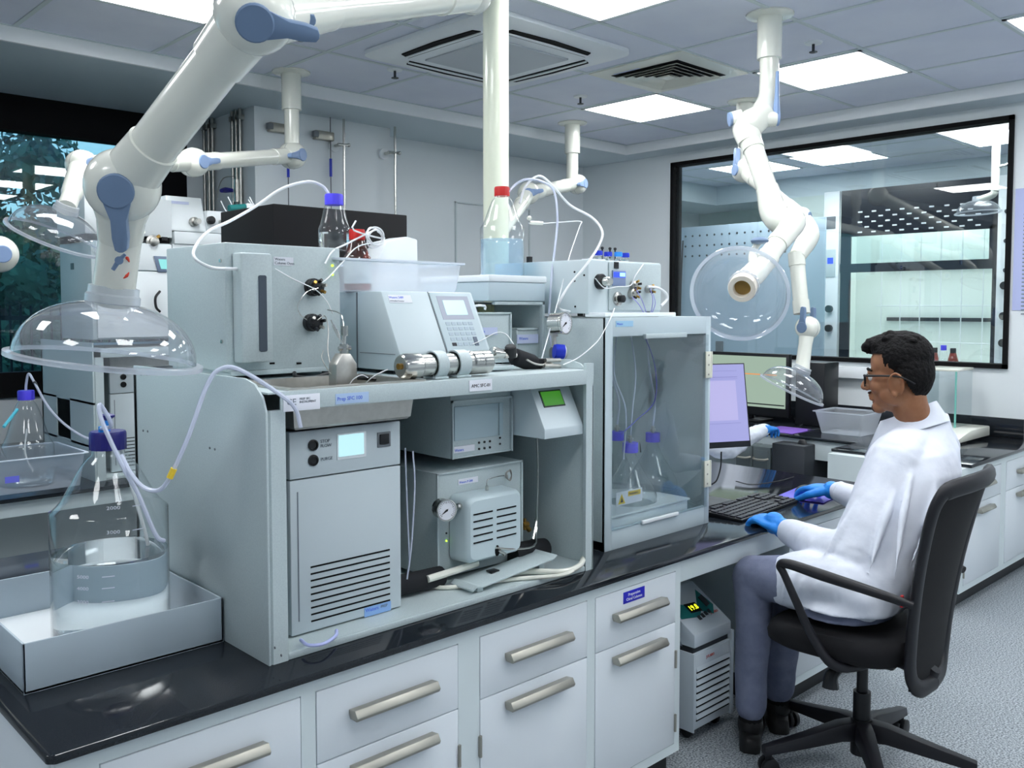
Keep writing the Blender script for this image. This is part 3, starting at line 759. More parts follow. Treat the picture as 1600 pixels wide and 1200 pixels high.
# drip tray below the pump
tr = thing('drip_tray', 'narrow grey tray sloping in front of the pump on the rack floor', 'tray', (1.70, 1.87, RZ0 + .017))
q = MB(); q.prism([(1.585, .764), (1.60, .772), (1.62, .768), (1.90, .792), (1.915, .800), (1.915, .804), (1.90, .797), (1.62, .773), (1.60, .778), (1.585, .769)], 'y', 1.81, 1.905, .001); q.box(1.61, 1.63, 1.82, 1.88, .757, .768); q.box(1.86, 1.88, 1.83, 1.88, .757, .788); q.build('tray_body', 'rack', tr)
for x in (1.70, 1.78): q = MB(); q.box(x, x + .03, 1.86, 1.885, .782, .786, .001); q.build('hook_slot', 'black', tr)
# hoses on the rack floor
b = MB(); b.tube([AY(668, 905, 1.90), AZ(700, 895, .80), AZ(745, 880, .80)], .010, 10); tag(b.build('foam_hose', 'offw'), 'short cream hose at the foot of the pump', 'hose')
b = MB(); b.tube([(1.415, 1.93, .790), (1.48, 1.925, .790), (1.57, 1.93, .786)], .028, 14); tag(b.build('pipe_insulation', 'foam'), 'black foam pipe between chiller and pump', 'pipe insulation')
hs = thing('drain_hose', 'long cream hose with a dark end lying across the rack floor', 'hose', (1.85, 1.83, .757))
pts = [AZ(778, 898, .766), AZ(830, 893, .766), AZ(880, 893, .766), AZ(905, 884, .768), AZ(912, 872, .775)]
b = MB(); b.tube(pts, .0085, 10); b.build('hose', 'offw', hs)
b = MB(); b.cyl(pts[0] - (pts[1] - pts[0]).normalized() * .03, pts[0], .010, n=12); b.build('end_plug', 'black', hs)
b = MB(); b.tube([AZ(660, 912, .763), AZ(700, 918, .763), AZ(800, 905, .763), AZ(880, 898, .763), AZ(908, 880, .765)], .006, 8); tag(b.build('drain_hose', 'offw'), 'thin pale hose running along the rack sill', 'hose')
# black valve actuator
va = thing('valve_motor', 'black insulated motor with a steel valve in the right corner of the rack', 'valve', (1.98, 1.98, .80))
a, c = AY(800, 868, 1.93), AY(868, 852, 1.93)
q = MB(); q.lathe([(.030, 0), (.034, .01), (.034, .10), (.030, .14), (.026, .142)], a, c - a, 20); q.build('motor', 'foam', va)
q = MB(); a = AY(846, 880, 1.90); q.cyl(a, a + V((.0, -.012, 0)), .020, n=18); q.cyl(a, a + V((.03, -.0, .004)), .012, n=12); q.cyl(a - V((.02, 0, 0)), a + V((0, .03, .0)), .015, n=12); q.build('valve_body', 'bsteel', va)
q = MB(); a = AY(820, 820, 1.96); q.cyl(a, a + V((.02, 0, -.02)), .008, n=10); q.cyl(a - V((.01, 0, 0)), a + V((.012, 0, .0)), .010, n=8); q.cyl(a + V((.0, 0, -.015)), a + V((.0, 0, .02)), .005, n=8); q.build('brass_fitting', 'brass', va)
# bent steel line inside the rack
pts = [AY(804, 642, 1.96), AY(822, 648, 1.95), AY(836, 656, 1.94), AY(840, 700, 1.93), AY(840, 780, 1.93), AY(838, 830, 1.91), AY(834, 853, 1.88), AY(800, 858, 1.87), AY(775, 856, 1.862)]
b = MB(); b.tube(pts, .0032, 8, 4); b.cyl(AY(838, 812, 1.925), AY(832, 843, 1.90), .006, n=10); tag(b.build('steel_line', 'steel'), 'bent steel line from the control box down to the pump', 'pipe')
b = MB(); b.tube([AY(633, 700, 1.9), AY(636, 790, 1.9), AY(648, 720, 1.9)][:2] + [AY(640, 880, 1.9)], .0022, 6); b.tube([AY(645, 705, 1.88), AY(648, 760, 1.88), AY(643, 850, 1.88), AY(636, 905, 1.88)], .0022, 6); tag(b.build('capillary_tubes', 'tube'), 'two thin capillaries hanging beside the chiller', 'tubing')
# small power unit behind chiller
pb = lab_box('power_unit', 'small grey unit in the gap between chiller and pump', 'power unit', 1.395, 1.475, 2.12, 2.35, RZ0 + .016, 1.0, lip=False)
q = MB(); q.box(1.42, 1.44, 2.117, 2.12, .93, .97); q.build('socket', 'grey', pb)
# display box with the green screen
g1, g2 = AY(853, 687, 1.795), AY(913, 672, 1.795)
gx0, gx1 = g1.x, min(g2.x, 2.034)
gb = thing('flow_display', 'grey sloped display box with a green screen under the right end of the shelf', 'display', ((gx0 + gx1) / 2, 2.1, 1.13))
yt = 1.86; gz = g1.z; ztp = min(AY(840, 608, yt).z, RZS - .032) - .02 + .006
q = MB(); q.prism([(1.80, gz), (1.80, gz + .028), (yt, ztp + .02), (2.4, ztp + .02), (2.4, gz)], 'x', gx0, gx1, .002); q.build('housing', mat('display_grey', s2l(205, 217, 222), .4), gb)
sl = (V((0, yt, ztp + .02)) - V((0, 1.80, gz + .028))).normalized(); nn = V((0, -sl.z, sl.y))
def onf(x, s, h=.0): p = V((x, 1.80, gz + .028)) + sl * s + nn * h; return p
q = MB(); q.loft([[onf(gx0 + .028, .066, h), onf(gx1 - .046, .066, h), onf(gx1 - .046, .118, h), onf(gx0 + .028, .118, h)] for h in (-.001, .002)]); q.build('bezel', 'dgrey', gb)
q = MB(); q.loft([[onf(gx0 + .032, .070, h), onf(gx1 - .050, .070, h), onf(gx1 - .050, .114, h), onf(gx0 + .032, .114, h)] for h in (.002, .003)]); q.build('screen', 'lcdg', gb)
# ================================================================ TRAY AND BIG BOTTLE
t = thing('spill_tray', 'deep grey metal spill tray at the left end of the island worktop', 'tray', (.748, 2.26, ZT))
tx0, tx1, ty0, ty1, tz = .530, .962, 1.995, 2.515, .846
q = MB(); q.box(tx0, tx1, ty0, ty1, ZT + .0005, ZT + .006)
for a in ((tx0, tx1, ty0, ty0 + .005), (tx0, tx1, ty1 - .005, ty1), (tx0, tx0 + .005, ty0, ty1), (tx1 - .005, tx1, ty0, ty1)): q.box(*a, ZT + .0005, tz, .001)
q.build('tray_body', mat('tray_grey', s2l(176, 190, 200), .4), t)
q = MB(); q.box(tx0 + .006, tx1 - .006, ty0 + .006, ty1 - .006, ZT + .006, ZT + .009); q.build('liner', M['white'], t)


def bottle(label, c, r, h, rn, cap, capr=None, liquid=0, lm='water', gm='glass', group=None, hs=.5, caph=.045, name='glass_bottle', ribs=True, cat='bottle', capn='cap'):
    """c base centre; r radius; h full height without cap; rn neck radius; hs where the shoulder starts (share of h)"""
    x, y, z = c; capr = capr or rn * 1.12
    t = thing(name, label, cat, c, group=group)
    def prof(r, rn, i=0):
        zs, zn = h * hs, h * .90
        P = [(r * .92, .0 + i), (r, r * .08 + i), (r, zs)]
        for k in range(1, 9):
            u = k / 8; P.append((r + (rn - r) * (.5 - .5 * math.cos(math.pi * (u ** .92))) if u > .18 else r + (rn - r) * (u ** 1.6) * .6, zs + (zn - zs) * u))
        P = P[:3]
        n = 10
        for k in range(1, n + 1):      # rounded shoulder, conical flank, flare into the neck
            u = k / n; w_ = u * u * (3 - 2 * u)
            P.append((r + (rn - r) * (.35 * w_ + .65 * u), zs + (zn - zs) * (u - .10 * math.sin(2 * math.pi * u) * (-1 if u < 0 else 1))))
        P.append((rn, h))
        return P
    q = MB(); q.lathe(prof(r, rn), (x, y, z), n=40, caps=False); q.cyl((x, y, z), (x, y, z + .002), r * .92, n=32); q.build('body', gm, t, ang=60)
    if liquid:
        q = MB(); q.lathe([(r * .90, .004), (r - .003, r * .08 + .004), (r - .003, liquid), (0, liquid)], (x, y, z), n=40); q.build('liquid', lm, t)
    if cap:
        q = MB()
        n = 36; R0 = []
        for hh, k in ((h - caph + .004, 1), (h + .001, 1), (h + .006, .93)):
            R0.append([V((x + capr * k * (1 + (.02 if i % 2 else -.02)) * math.cos(2 * math.pi * i / n), y + capr * k * (1 + (.02 if i % 2 else -.02)) * math.sin(2 * math.pi * i / n), z + hh)) for i in range(n)])
        q.loft(R0); q.build(capn, cap, t)
    return t


bx, by = .768, 2.165
BZ = ZT + .009
wl = AY(190, 857, by).z - BZ; bh = AY(188, 690, by).z - BZ; bs = AY(103, 812, by).z - BZ
big = bottle('large clear bottle of water with a navy cap standing in the grey tray', (bx, by, BZ), .129, bh + .022, .036, 'dblue', .040, wl, 'water', hs=(bs + .01) / (bh + .022), caph=.040)
q = MB(); z = BZ + bh + .027; q.cyl((bx + .0, by, z), (bx, by, z + .03), .006, n=10); q.build('stem', 'sblue', big); q = MB(); q.lathe([(.006, .026), (.017, .034), (.017, .038), (.006, .042)], (bx, by, z), n=16); q.build('valve_knob', 'dblue', big)
q = MB(); q.cyl((bx - .018, by - .01, z - .002), (bx - .018, by - .01, z + .014), .006, n=10); q.build('tube_port', 'sblue', big)
for zz, s in ((1.072, '2000'), (1.028, '3000'), (.930, '4000'), (.896, '5000'), (.864, '2000')):
    pass
vd_ = V((-.66, -.75, 0)).normalized(); sd_ = V((.75, -.66, 0)).normalized()
for px, py, s in ((166, 797, '2000'), (166, 835, '3000'), (120, 904, '5000'), (120, 922, '4000'), (120, 943, '3000')):
    p = AY(px, py, by - .09)
    # slide along the ray until the glass
    r_ = ray(px, py); o_ = CAMP.copy(); A_ = r_.x ** 2 + r_.y ** 2; B_ = 2 * (r_.x * (o_.x - bx) + r_.y * (o_.y - by)); C_ = (o_.x - bx) ** 2 + (o_.y - by) ** 2 - .1297 ** 2
    dsc = B_ * B_ - 4 * A_ * C_
    if dsc <= 0: continue
    p = o_ + r_ * ((-B_ - math.sqrt(dsc)) / 2 / A_); n_ = V((p.x - bx, p.y - by, 0)).normalized(); xd = V((-n_.y, n_.x, 0))
    text(s, .011, p, xd, (0, 0, 1), 'inkw', big, 'volume_mark', sx=1.3)
    q = MB(); a0 = math.atan2(n_.y, n_.x); q.loft([[V((bx + .1302 * math.cos(a0 + .42 + k * .05), by + .1302 * math.sin(a0 + .42 + k * .05), p.z + dz)) for dz in (.001, .003)] + [V((bx + .1298 * math.cos(a0 + .42 + k * .05), by + .1298 * math.sin(a0 + .42 + k * .05), p.z + dz)) for dz in (.003, .001)] for k in range(5)]); q.build('scale_line', 'inkw', big)


def hose(label, pts, r, m='tube', name='plastic_tubing', n=8, k=6, group=None, cat='tubing', parent=None):
    b = MB(); b.tube(pts, r, n, k); o = b.build(name, m, parent)
    return o if parent else tag(o, label, cat, group)


# tubing of the big bottle
z0 = BZ + bh
hose('clear tube looping from the navy cap up and over, then down into the water', [(bx - .018, by - .01, z0 + .036), AD(174, 664, 2.02), AD(156, 632, 2.0), AD(160, 660, 1.98), AD(195, 735, 1.96), AD(215, 770, 1.955), AD(243, 835, 1.965), AD(256, 845, 1.99)], .0048)
bo = hose('', [(bx + .02, by, z0 + .02), (bx + .07, by - .02, BZ + wl + .05), (bx + .08, by - .02, BZ + wl + .002)], .0045, 'ptfe', 'dip_tube', parent=big)
c = thing('tubing_with_clip', 'clear tube sagging from the rack side to the big bottle, with a yellow sleeve', 'tubing', AD(240, 765, 1.93))
hose('', [AD(470, 668, 2.0), AD(462, 640, 1.99), AD(440, 618, 1.96), AD(375, 578, 1.93), AD(343, 577, 1.92), AD(322, 605, 1.91), AD(295, 680, 1.90), AD(268, 740, 1.90), AD(250, 765, 1.91), AD(225, 762, 1.93), AD(205, 740, 1.95), AD(190, 712, 1.99)], .0048, name='tube', parent=c)
q = MB(); q.tube([AD(272, 732, 1.899), AD(265, 747, 1.899)], .0068, 10, 1); q.build('yellow_sleeve', 'yellow', c)
hose('blue-tinted tube loop on the floor of the rack under the chiller', [AZ(470, 1000, .765), AZ(482, 1008, .77), AZ(505, 1006, .77), AZ(524, 994, .765), AZ(526, 985, .765)], .004, mat('lilac_tube', s2l(190, 198, 245), .4))

# ================================================================ ON THE RACK SHELF
SZ = RZS + .001
# column module
bx1 = thing('column_module', 'tall grey module with a narrow dark window and two black valves, on the rack shelf', 'instrument', (1.23, 2.4, SZ))
X0, X1, Y0 = 1.058, 1.398, 2.152; Z1 = AY(440, 383, Y0).z
q = MB(); q.box(X0, X1, Y0, 2.505, SZ + .022, Z1, .004); q.build('housing', 'rack', bx1)
q = MB(); q.box(X0 + .01, X1 + .005, Y0 - .004, 2.50, SZ + .010, SZ + .0225, .002); q.build('base', 'rack', bx1)
for x in (X0 + .03, X1 - .03):
    q = MB(); q.cyl((x, Y0 + .03, SZ), (x, Y0 + .03, SZ + .011), .012, n=12); q.build('foot', 'black', bx1)
a, c = AY(376, 394, Y0 - .05), AY(428, 568, Y0 - .05)
q = MB(); q.box(a.x, c.x, Y0 - .05, Y0 - .001, c.z + .004, a.z, .006); dr = q.build('side_door', 'rack', bx1)
a, c = AY(404, 430, Y0 - .052), AY(418, 549, Y0 - .052)
q = MB(); q.loft([[V((( a.x + c.x) / 2 + sx * (.012 if 0 else (c.x - a.x) / 2 - .004) + .004 * math.cos(t_), Y0 - .0505 - dy, zc + .004 * math.sin(t_))) for sx, zc, t0 in ((1, a.z - .004, 0), (-1, a.z - .004, 90), (-1, c.z + .004, 180), (1, c.z + .004, 270)) for t_ in (math.radians(t0), math.radians(t0 + 45), math.radians(t0 + 90))] for dy in (0, .002)]); q.build('window_slot', mat('slot_slate', s2l(70, 80, 92), .3), dr)
a = AY(427, 400, Y0); q = MB(); q.box(a.x, a.x + .058, Y0 - .0015, Y0 - .0002, a.z - .024, a.z - .002); q.build('name_label', 'paper', bx1); text('Waters\nColumn Oven', .010, (a.x + .003, Y0 - .002, a.z - .011), (1, 0, 0), (0, 0, 1), 'ink', bx1)
for px, py, k in ((493, 449, 0), (491, 504, 1)):
    a = AY(px - 6, py, Y0)
    q = MB(); q.lathe([(.024, 0), (.024, .014), (.021, .016), (.021, .03), (.010, .034)], (a.x, Y0, a.z), (0, -1, 0), 20); v = q.build('injection_valve', 'black', bx1)
    for j in range(6):
        an = j * math.pi / 3 + .3
        q = MB(); p0 = V((a.x + .013 * math.cos(an), Y0 - .028, a.z + .013 * math.sin(an))); q.cyl(p0, p0 + V((.007 * math.cos(an), -.016, .007 * math.sin(an))), .0045, n=8); q.build('port_nut', ('bsteel', 'black', 'brass')[j % 3] if not k else ('black', 'dgrey', 'bsteel')[j % 3], v)
for px, py in ((519, 415), (519, 429)):
    a = AY(px, py, Y0); q = MB(); q.cyl((a.x, Y0, a.z), (a.x, Y0 - .003, a.z), .0035, n=10); q.build('indicator_light', 'led', bx1)
for px in (467, 425):
    a = AY(px, 568, Y0); q = MB(); q.box(a.x - .007, a.x + .007, Y0 - .002, Y0 + .001, a.z - .002, a.z + .003); q.build('latch_slot', 'mblack', bx1)
for px, py in ((351, 407), (352, 534)):
    a = AX(px, py, X0); q = MB(); q.cyl((X0, max(a.y, Y0 + .02), a.z), (X0 - .004, max(a.y, Y0 + .02), a.z), .005, n=10); q.build('screw', 'steel', bx1)
for o_ in (.0,):
    P = lambda px, py, y=2.10: AY(px, py, y)
hose('thin capillary running from the module door up over the two valves', [P(430, 420, 2.14), P(460, 437), P(492, 452), P(510, 470), P(520, 490, 2.10)], .0014, 'ptfe')
hose('capillary curving between the upper and the lower black valve', [P(497, 450, 2.11), P(480, 456), P(466, 475), P(468, 490), P(480, 500, 2.115)], .0012, 'steel')
hose('steel capillaries hanging from the lower valve into the drip pan', [P(496, 500, 2.11), P(508, 494), P(513, 515, 2.05), P(512, 540, 2.0), P(514, 560, 1.96), P(522, 590, 1.94)], .0012, 'bsteel')
hose('steel capillary loop left of the filter', [P(505, 548, 2.0), P(503, 560, 1.97), P(515, 582, 1.94), P(530, 597, 1.93)], .0012, 'bsteel')
hose('bent steel capillary leading from the valves to the filter top', [P(512, 484, 2.08), P(528, 488, 2.02), P(535, 497, 1.98), P(538, 530, 1.95)], .0016, 'steel')
# filter (wedge shaped steel part in the pan)
fl = thing('inline_filter', 'steel wedge-shaped filter with fittings, standing in the drip pan', 'filter', (1.27, 1.93, 1.27))
a = AY(536, 598, 1.93); zb = 1.262; ft = AY(536, 556, 1.93)
q = MB(); q.loft([[V((a.x + sx * w1, 1.93 + sy * .018, z)) for sx, sy in ((-1, -1), (1, -1), (1, 1), (-1, 1))] for w1, z in ((.034, zb), (.030, ft.z - .02), (.012, ft.z + .006))], b=.003); q.build('filter_body', 'bsteel', fl)
q = MB(); q.cyl((a.x + .004, 1.93, ft.z + .005), (a.x + .004, 1.93, ft.z + .03), .011, n=6); q.cyl((a.x - .012, 1.93, ft.z + .018), (a.x + .020, 1.925, ft.z + .020), .006, n=8); q.cyl((a.x + .004, 1.93, ft.z + .03), (a.x + .006, 1.93, ft.z + .07), .005, n=8); q.cyl((a.x + .006, 1.93, ft.z + .05), (a.x + .006, 1.93, ft.z + .075), .009, n=6); q.build('fitting', 'steel', fl)
q = MB(); b0, b1 = AY(535, 538, 1.92), AY(517, 500, 1.94); q.cyl(b0, b0.lerp(b1, .3), .002, n=8); q.cyl(b0.lerp(b1, .3), b0.lerp(b1, .8), .004, n=8); q.cyl(b0.lerp(b1, .8), b1, .0018, n=8); q.build('needle_tube', 'steel', fl)
b = MB(); b.tube([P(460, 583, 2.13), P(464, 589, 2.10), P(490, 590, 2.10), P(520, 582, 2.12), P(545, 588, 2.115), P(580, 592, 2.0), P(625, 597, 1.95)], .006, 8); b.build('power_cord', 'black', bx1)
hose('white capillary reaching from the drip pan to the steel cylinder', [P(545, 602, 1.90), P(553, 592, 1.90), P(565, 586, 1.90), P(575, 590, 1.9)], .0013, 'ptfe')
hose('second white capillary below the steel cylinder', [P(570, 600, 1.88), P(584, 588, 1.86), P(606, 577, 1.845)], .0015, 'ptfe')
# big white hose arching from blue bottle over the module
hose('long white tube arching from the module door over to the blue capped bottle', [AY(378, 420, Y0 - .02), AX(356, 420, X0 - .01), AX(330, 418, X0 - .03), AY(306, 405, 2.16), AY(304, 388, 2.2), AY(325, 362, 2.25), AY(360, 345, 2.3), AY(400, 322, 2.33), AY(440, 295, 2.34), AY(480, 284, 2.34), AY(503, 290, 2.335), AY(514, 303, 2.33)], .0042, 'ptfe')

# detector with keypad
dt = thing('detector', 'grey detector with sloping front, lit screen and keypad on the rack shelf', 'instrument', (1.66, 2.25, SZ))
dx0, dx1, dz1 = 1.487, 1.822, AY(607, 455, 2.085).z
pr = [(2.0, SZ + .01), (2.0, SZ + .06), (2.085, dz1), (2.48, dz1), (2.48, SZ + .01)]
q = MB(); q.prism(pr, 'x', dx0, dx1, .004); q.build('housing', mat('detector_grey', s2l(200, 213, 218), .4), dt)
q = MB(); y1_, y2_ = 2.20, 2.206; q.box(dx0 - .001, dx0 + .001, y1_, y2_, SZ + .01, dz1 - .002); q.box(dx0 - .001, dx0 + .001, 2.02, 2.19, SZ + .055, SZ + .0565); q.build('seam', 'grey', dt)
for x in (dx0 + .03, dx1 - .03):
    for y in (2.05, 2.4): q = MB(); q.cyl((x, y, SZ), (x, y, SZ + .011), .012, n=12); q.build('foot', 'black', dt)
sl = (V((0, 2.085, dz1)) - V((0, 2.0, SZ + .06))); SLN = sl.length; sl.normalize(); nn = V((0, -sl.z, sl.y))
def onp(x, s, h=0): return V((x, 2.0, SZ + .06)) + sl * s + nn * h
def plate(x0, x1, s0, s1, h0, h1): return [[onp(x0, s0, h), onp(x1, s0, h), onp(x1, s1, h), onp(x0, s1, h)] for h in (h0, h1)]
kx0, kx1 = dx0 + .168, dx1 - .012
q = MB(); q.loft(plate(kx0, kx1, -.03, SLN - .004, -.002, .004), b=.0015); kp = q.build('keypad_panel', mat('keypad_grey', s2l(188, 204, 210), .4), dt)
q = MB(); q.loft(plate(kx0 - .004, kx0 - .001, -.05, SLN, -.001, .0012)); q.build('seam', 'grey', dt)
q = MB(); q.loft(plate(kx0 + .020, kx1 - .015, SLN - .092, SLN - .016, .004, .0048)); q.build('screen_bezel', mat('bezel_mauve', s2l(160, 166, 182), .4), kp)
q = MB(); q.loft(plate(kx0 + .038, kx1 - .035, SLN - .078, SLN - .030, .0048, .0055)); q.build('screen', 'lcd', dt)
keym = mat('key_grey', s2l(168, 184, 196), .5)
for r in range(5):
    for k in range(5):
        s1 = SLN - .101 - r * .0165; x = kx0 + .024 + k * .0215
        if r >= 3 and k == 4:
            if r == 3: q = MB(); q.loft(plate(x, x + .014, s1 - .028, s1, .004, .006)); q.build('key', mat('key_dark', s2l(86, 98, 116), .5), kp)
            continue
        q = MB(); q.loft(plate(x, x + .016, s1 - .010, s1, .004, .0052)); q.build('key', 'inkd' if (r == 4 and k == 0) else keym, kp)
a = onp(dx0 + .02, SLN - .018, .001); q = MB(); q.loft(plate(dx0 + .018, dx0 + .098, SLN - .036, SLN - .012, 0, .001)); q.build('name_label', 'paper', dt); text('Waters 2489', .0095, onp(dx0 + .020, SLN - .023, .0012), (1, 0, 0), sl, 'inkb', dt); text('UV/Visible Detector', .006, onp(dx0 + .020, SLN - .033, .0012), (1, 0, 0), sl, 'ink', dt)

# steel column on clamps
cyl = thing('steel_column', 'fat polished steel cylinder held by two grey clamps at the shelf front', 'column', (1.54, 1.845, SZ))
a, c = AY(625, 580, 1.845), AY(762, 567, 1.845); ax = V((c.x - a.x, 0, .0)); cz = SZ + .036
q = MB(); q.lathe([(.001, 0), (.026, 0), (.030, .004), (.0325, .012), (.0325, .055), (.029, .060), (.029, ax.x - .07), (.0325, ax.x - .066), (.0325, ax.x - .038), (.030, ax.x - .036), (.0325, ax.x - .033), (.0325, ax.x - .004), (.029, ax.x), (.001, ax.x)], (a.x, 1.845, cz), ax, 40); q.build('cylinder', M['steel'], cyl, ang=25)
q = MB(); q.cyl((a.x - .006, 1.845, cz), (a.x + .001, 1.845, cz), .008, n=10); q.build('end_fitting', 'brass', cyl)
for px0, px1 in ((679, 695), (713, 730)):
    x0, x1 = AY(px0, 570, 1.83).x, AY(px1, 570, 1.83).x
    q = MB(); q.lathe([(.0325, 0), (.0365, 0), (.0365, x1 - x0), (.0325, x1 - x0), (.0325, 0)], (x0, 1.845, cz), (1, 0, 0), 40, False); q.box(x0 - .006, x1 + .006, 1.82, 1.87, SZ, SZ + .006, .001); q.box(x0, x1, 1.835, 1.855, SZ, SZ + .01); q.build('clamp', 'rack', cyl)
b = MB(); b.box(1.47, 1.62, 1.88, 1.97, SZ, SZ + .012, .003); tag(b.build('rubber_mat', 'black'), 'flat black pad under the detector front edge', 'mat')

# tub with brown bottle and coil
t = thing('plastic_tub', 'milky plastic tub on the detector, holding an amber bottle', 'tub', (1.60, 2.27, dz1))
TX0, TX1 = AY(528, 420, 2.14).x, AY(724, 420, 2.14).x; TY0, TY1 = 2.14, 2.46; TZ = dz1 + .001; TH = AY(640, 407, 2.13).z - TZ
def rect(i, z, r=.02, n=3):
    return [V((mx + r * math.cos(math.radians(a)), my + r * math.sin(math.radians(a)), z)) for mx, my, a0 in ((TX1 - i - r, TY1 - i - r, 0), (TX0 + i + r, TY1 - i - r, 90), (TX0 + i + r, TY0 + i + r, 180), (TX1 - i - r, TY0 + i + r, 270)) for a in [a0 + 90 * k / n for k in range(n + 1)]]
q = MB(); q.loft([rect(.014, TZ), rect(.010, TZ + .01), rect(.0, TZ + TH - .004)], False); q.loft([rect(.014, TZ), rect(.014, TZ + .002)]); q.build('tub_body', 'tub', t)
q = MB(); q.loft([rect(0, TZ + TH - .008), rect(-.010, TZ + TH - .006), rect(-.010, TZ + TH), rect(0, TZ + TH), rect(0, TZ + TH - .008)], False); q.build('rim', mat('tub_rim', s2l(232, 240, 250), .4), t)
a = AY(553, 430, 2.24)
br = bottle('small amber bottle with a red cap standing in the milky tub', (a.x + .012, 2.24, TZ + .003), .040, .172, .017, 'red', .023, hs=.56, gm='amber', caph=.028)
q = MB(); q.lathe([(.0403, .02), (.0406, .02), (.0406, .085), (.0403, .085)], (a.x + .012, 2.24, TZ + .003), n=32); q.build('paper_label', mat('bottle_label', s2l(210, 222, 226), .6), br)
pts = []
cc = AY(580, 372, 2.22)
for i in range(46):
    an = i / 46 * 2 * math.pi * 3.3; rr_ = .048 + .006 * math.sin(an * .31)
    pts.append(cc + V((rr_ * math.cos(an) * .8, .012 * math.sin(an * 1.3) - .02 + .015 * math.cos(an), .026 * math.sin(an) + .005 * math.sin(an * .5))))
hose('coil of white tubing tied round the amber bottle neck', [AY(556, 345, 2.2), AY(553, 360, 2.2)] + pts + [AY(540, 382, 2.18), AY(520, 392, 2.15), AY(508, 412, 2.14)], .0026, 'ptfe', k=3)
hose('white tube drooping from the coil across to the upper valve', [AY(598, 378, 2.2), AY(560, 385, 2.16), AY(535, 410, 2.13), AY(515, 432, 2.12), AY(503, 442, 2.112)], .0018, 'ptfe')
# blue capped bottle on the column module
a = AY(514, 386, 2.33)
bottle('clear bottle with a violet-blue cap standing on the column module', (a.x, 2.30, Z1), .047, AY(514, 306, 2.3).z - Z1, .022, 'blue', .0265, .055, hs=.42, caph=.030)
# black casing on far side of the island
t = thing('black_cabinet', 'large matt black box behind the column module and the tub', 'cabinet', (1.84, 2.85, ZT))
a, c = AY(427, 318, 2.72), AY(636, 334, 2.72); q = MB(); q.box(a.x, c.x, 2.72, 3.10, ZT, a.z, .003); q.build('housing', mat('satin_black', s2l(12, 12, 15), .7, spec=.3), t)
a, c = AY(575, 405, 2.66), AY(640, 376, 2.66); q = MB(); q.prism([(a.x, ZT), (c.x, ZT), (c.x - .01, c.z), (c.x - .06, c.z + .008), (a.x + .04, c.z - .012), (a.x, a.z)], 'y', 2.60, 2.70, .004); tag(q.build('white_screen', 'white'), 'white rounded plastic panel in front of the black box', 'panel')

# stand with blue-water bottle
st = thing('shelf_stand', 'small grey metal stand carrying the red capped bottle', 'stand', (2.08, 2.3, SZ))
a, c = AY(764, 470, 2.15), AY(852, 432, 2.15)
q = MB(); q.box(a.x, c.x, 2.15, 2.50, a.z, c.z - .022, .004); q.build('top_box', mat('stand_grey', s2l(190, 206, 214), .4), st)
q = MB(); q.box(a.x - .004, c.x + .004, 2.146, 2.504, c.z - .022, c.z, .004); q.build('top_tray', 'white', st)
q = MB(); q.box(a.x + .03, c.x + .004, 2.155, 2.17, a.z - .013, a.z - .002, .002); q.box(c.x - .008, c.x + .004, 2.155, 2.17, SZ, a.z - .002, .002); q.box(c.x - .006, c.x + .004, 2.17, 2.49, SZ, a.z - .002); q.box(a.x, c.x, 2.482, 2.49, SZ, a.z - .002); q.build('frame', 'rack', st)
q = MB(); p = AY(750, 478, 2.13); q.tube([p + V((-.02, 0, -.014)), p + V((-.02, 0, 0)), p + V((.02, 0, 0)), p + V((.02, 0, -.012))], .004, 8, 2); q.build('hook', 'white', st)
BW = c.z
rb = bottle('tall clear bottle of pale blue liquid with a red cap on the small stand', (2.20 - .03, 2.32, BW), .0775, AY(793, 296, 2.32).z - BW, .026, 'red', .0265, AY(793, 375, 2.32).z - BW, 'bluew', hs=.56, caph=.030)
# instruments below the stand
i1 = lab_box('pump_controller', 'grey instrument half hidden behind the detector, below the small stand', 'instrument', 1.845, AY(798, 500, 2.13).x, 2.13, 2.40, SZ, AY(770, 488, 2.13).z, lip=True)
a = AY(742, 512, 2.123); q = MB(); q.box(a.x, a.x + .095, 2.1215, 2.1238, a.z - .024, a.z); q.build('name_label', 'lilac', i1); text('Waters', .012, (a.x + .004, 2.121, a.z - .016), (1, 0, 0), (0, 0, 1), 'inkb', i1)
i2 = lab_box('flow_controller', 'small grey box inside the foot of the metal stand', 'instrument', AY(805, 540, 2.18).x, AY(847, 540, 2.18).x, 2.18, 2.40, SZ, AY(805, 513, 2.18).z, lip=True)
a = AY(808, 523, 2.172); q = MB(); q.box(a.x, a.x + .10, 2.1715, 2.1738, a.z - .03, a.z); q.build('name_label', 'lilac', i2); text('Waters', .014, (a.x + .008, 2.171, a.z - .018), (1, 0, 0), (0, 0, 1), 'inkb', i2)
b = MB(); b.box(AY(752, 480, 2.45).x, AY(789, 480, 2.45).x, 2.40, 2.47, SZ, AY(752, 476, 2.45).z); tag(b.build('yellow_file', mat('file_yellow', s2l(226, 224, 176), .6)), 'pale yellow carton inside the small stand', 'carton')
a = AY(815, 512, 2.35); bottle('small clear bottle inside the small stand', (a.x, 2.34, AY(805, 513, 2.18).z), .032, .09, .016, 'white', .02, .03, hs=.6, caph=.02)
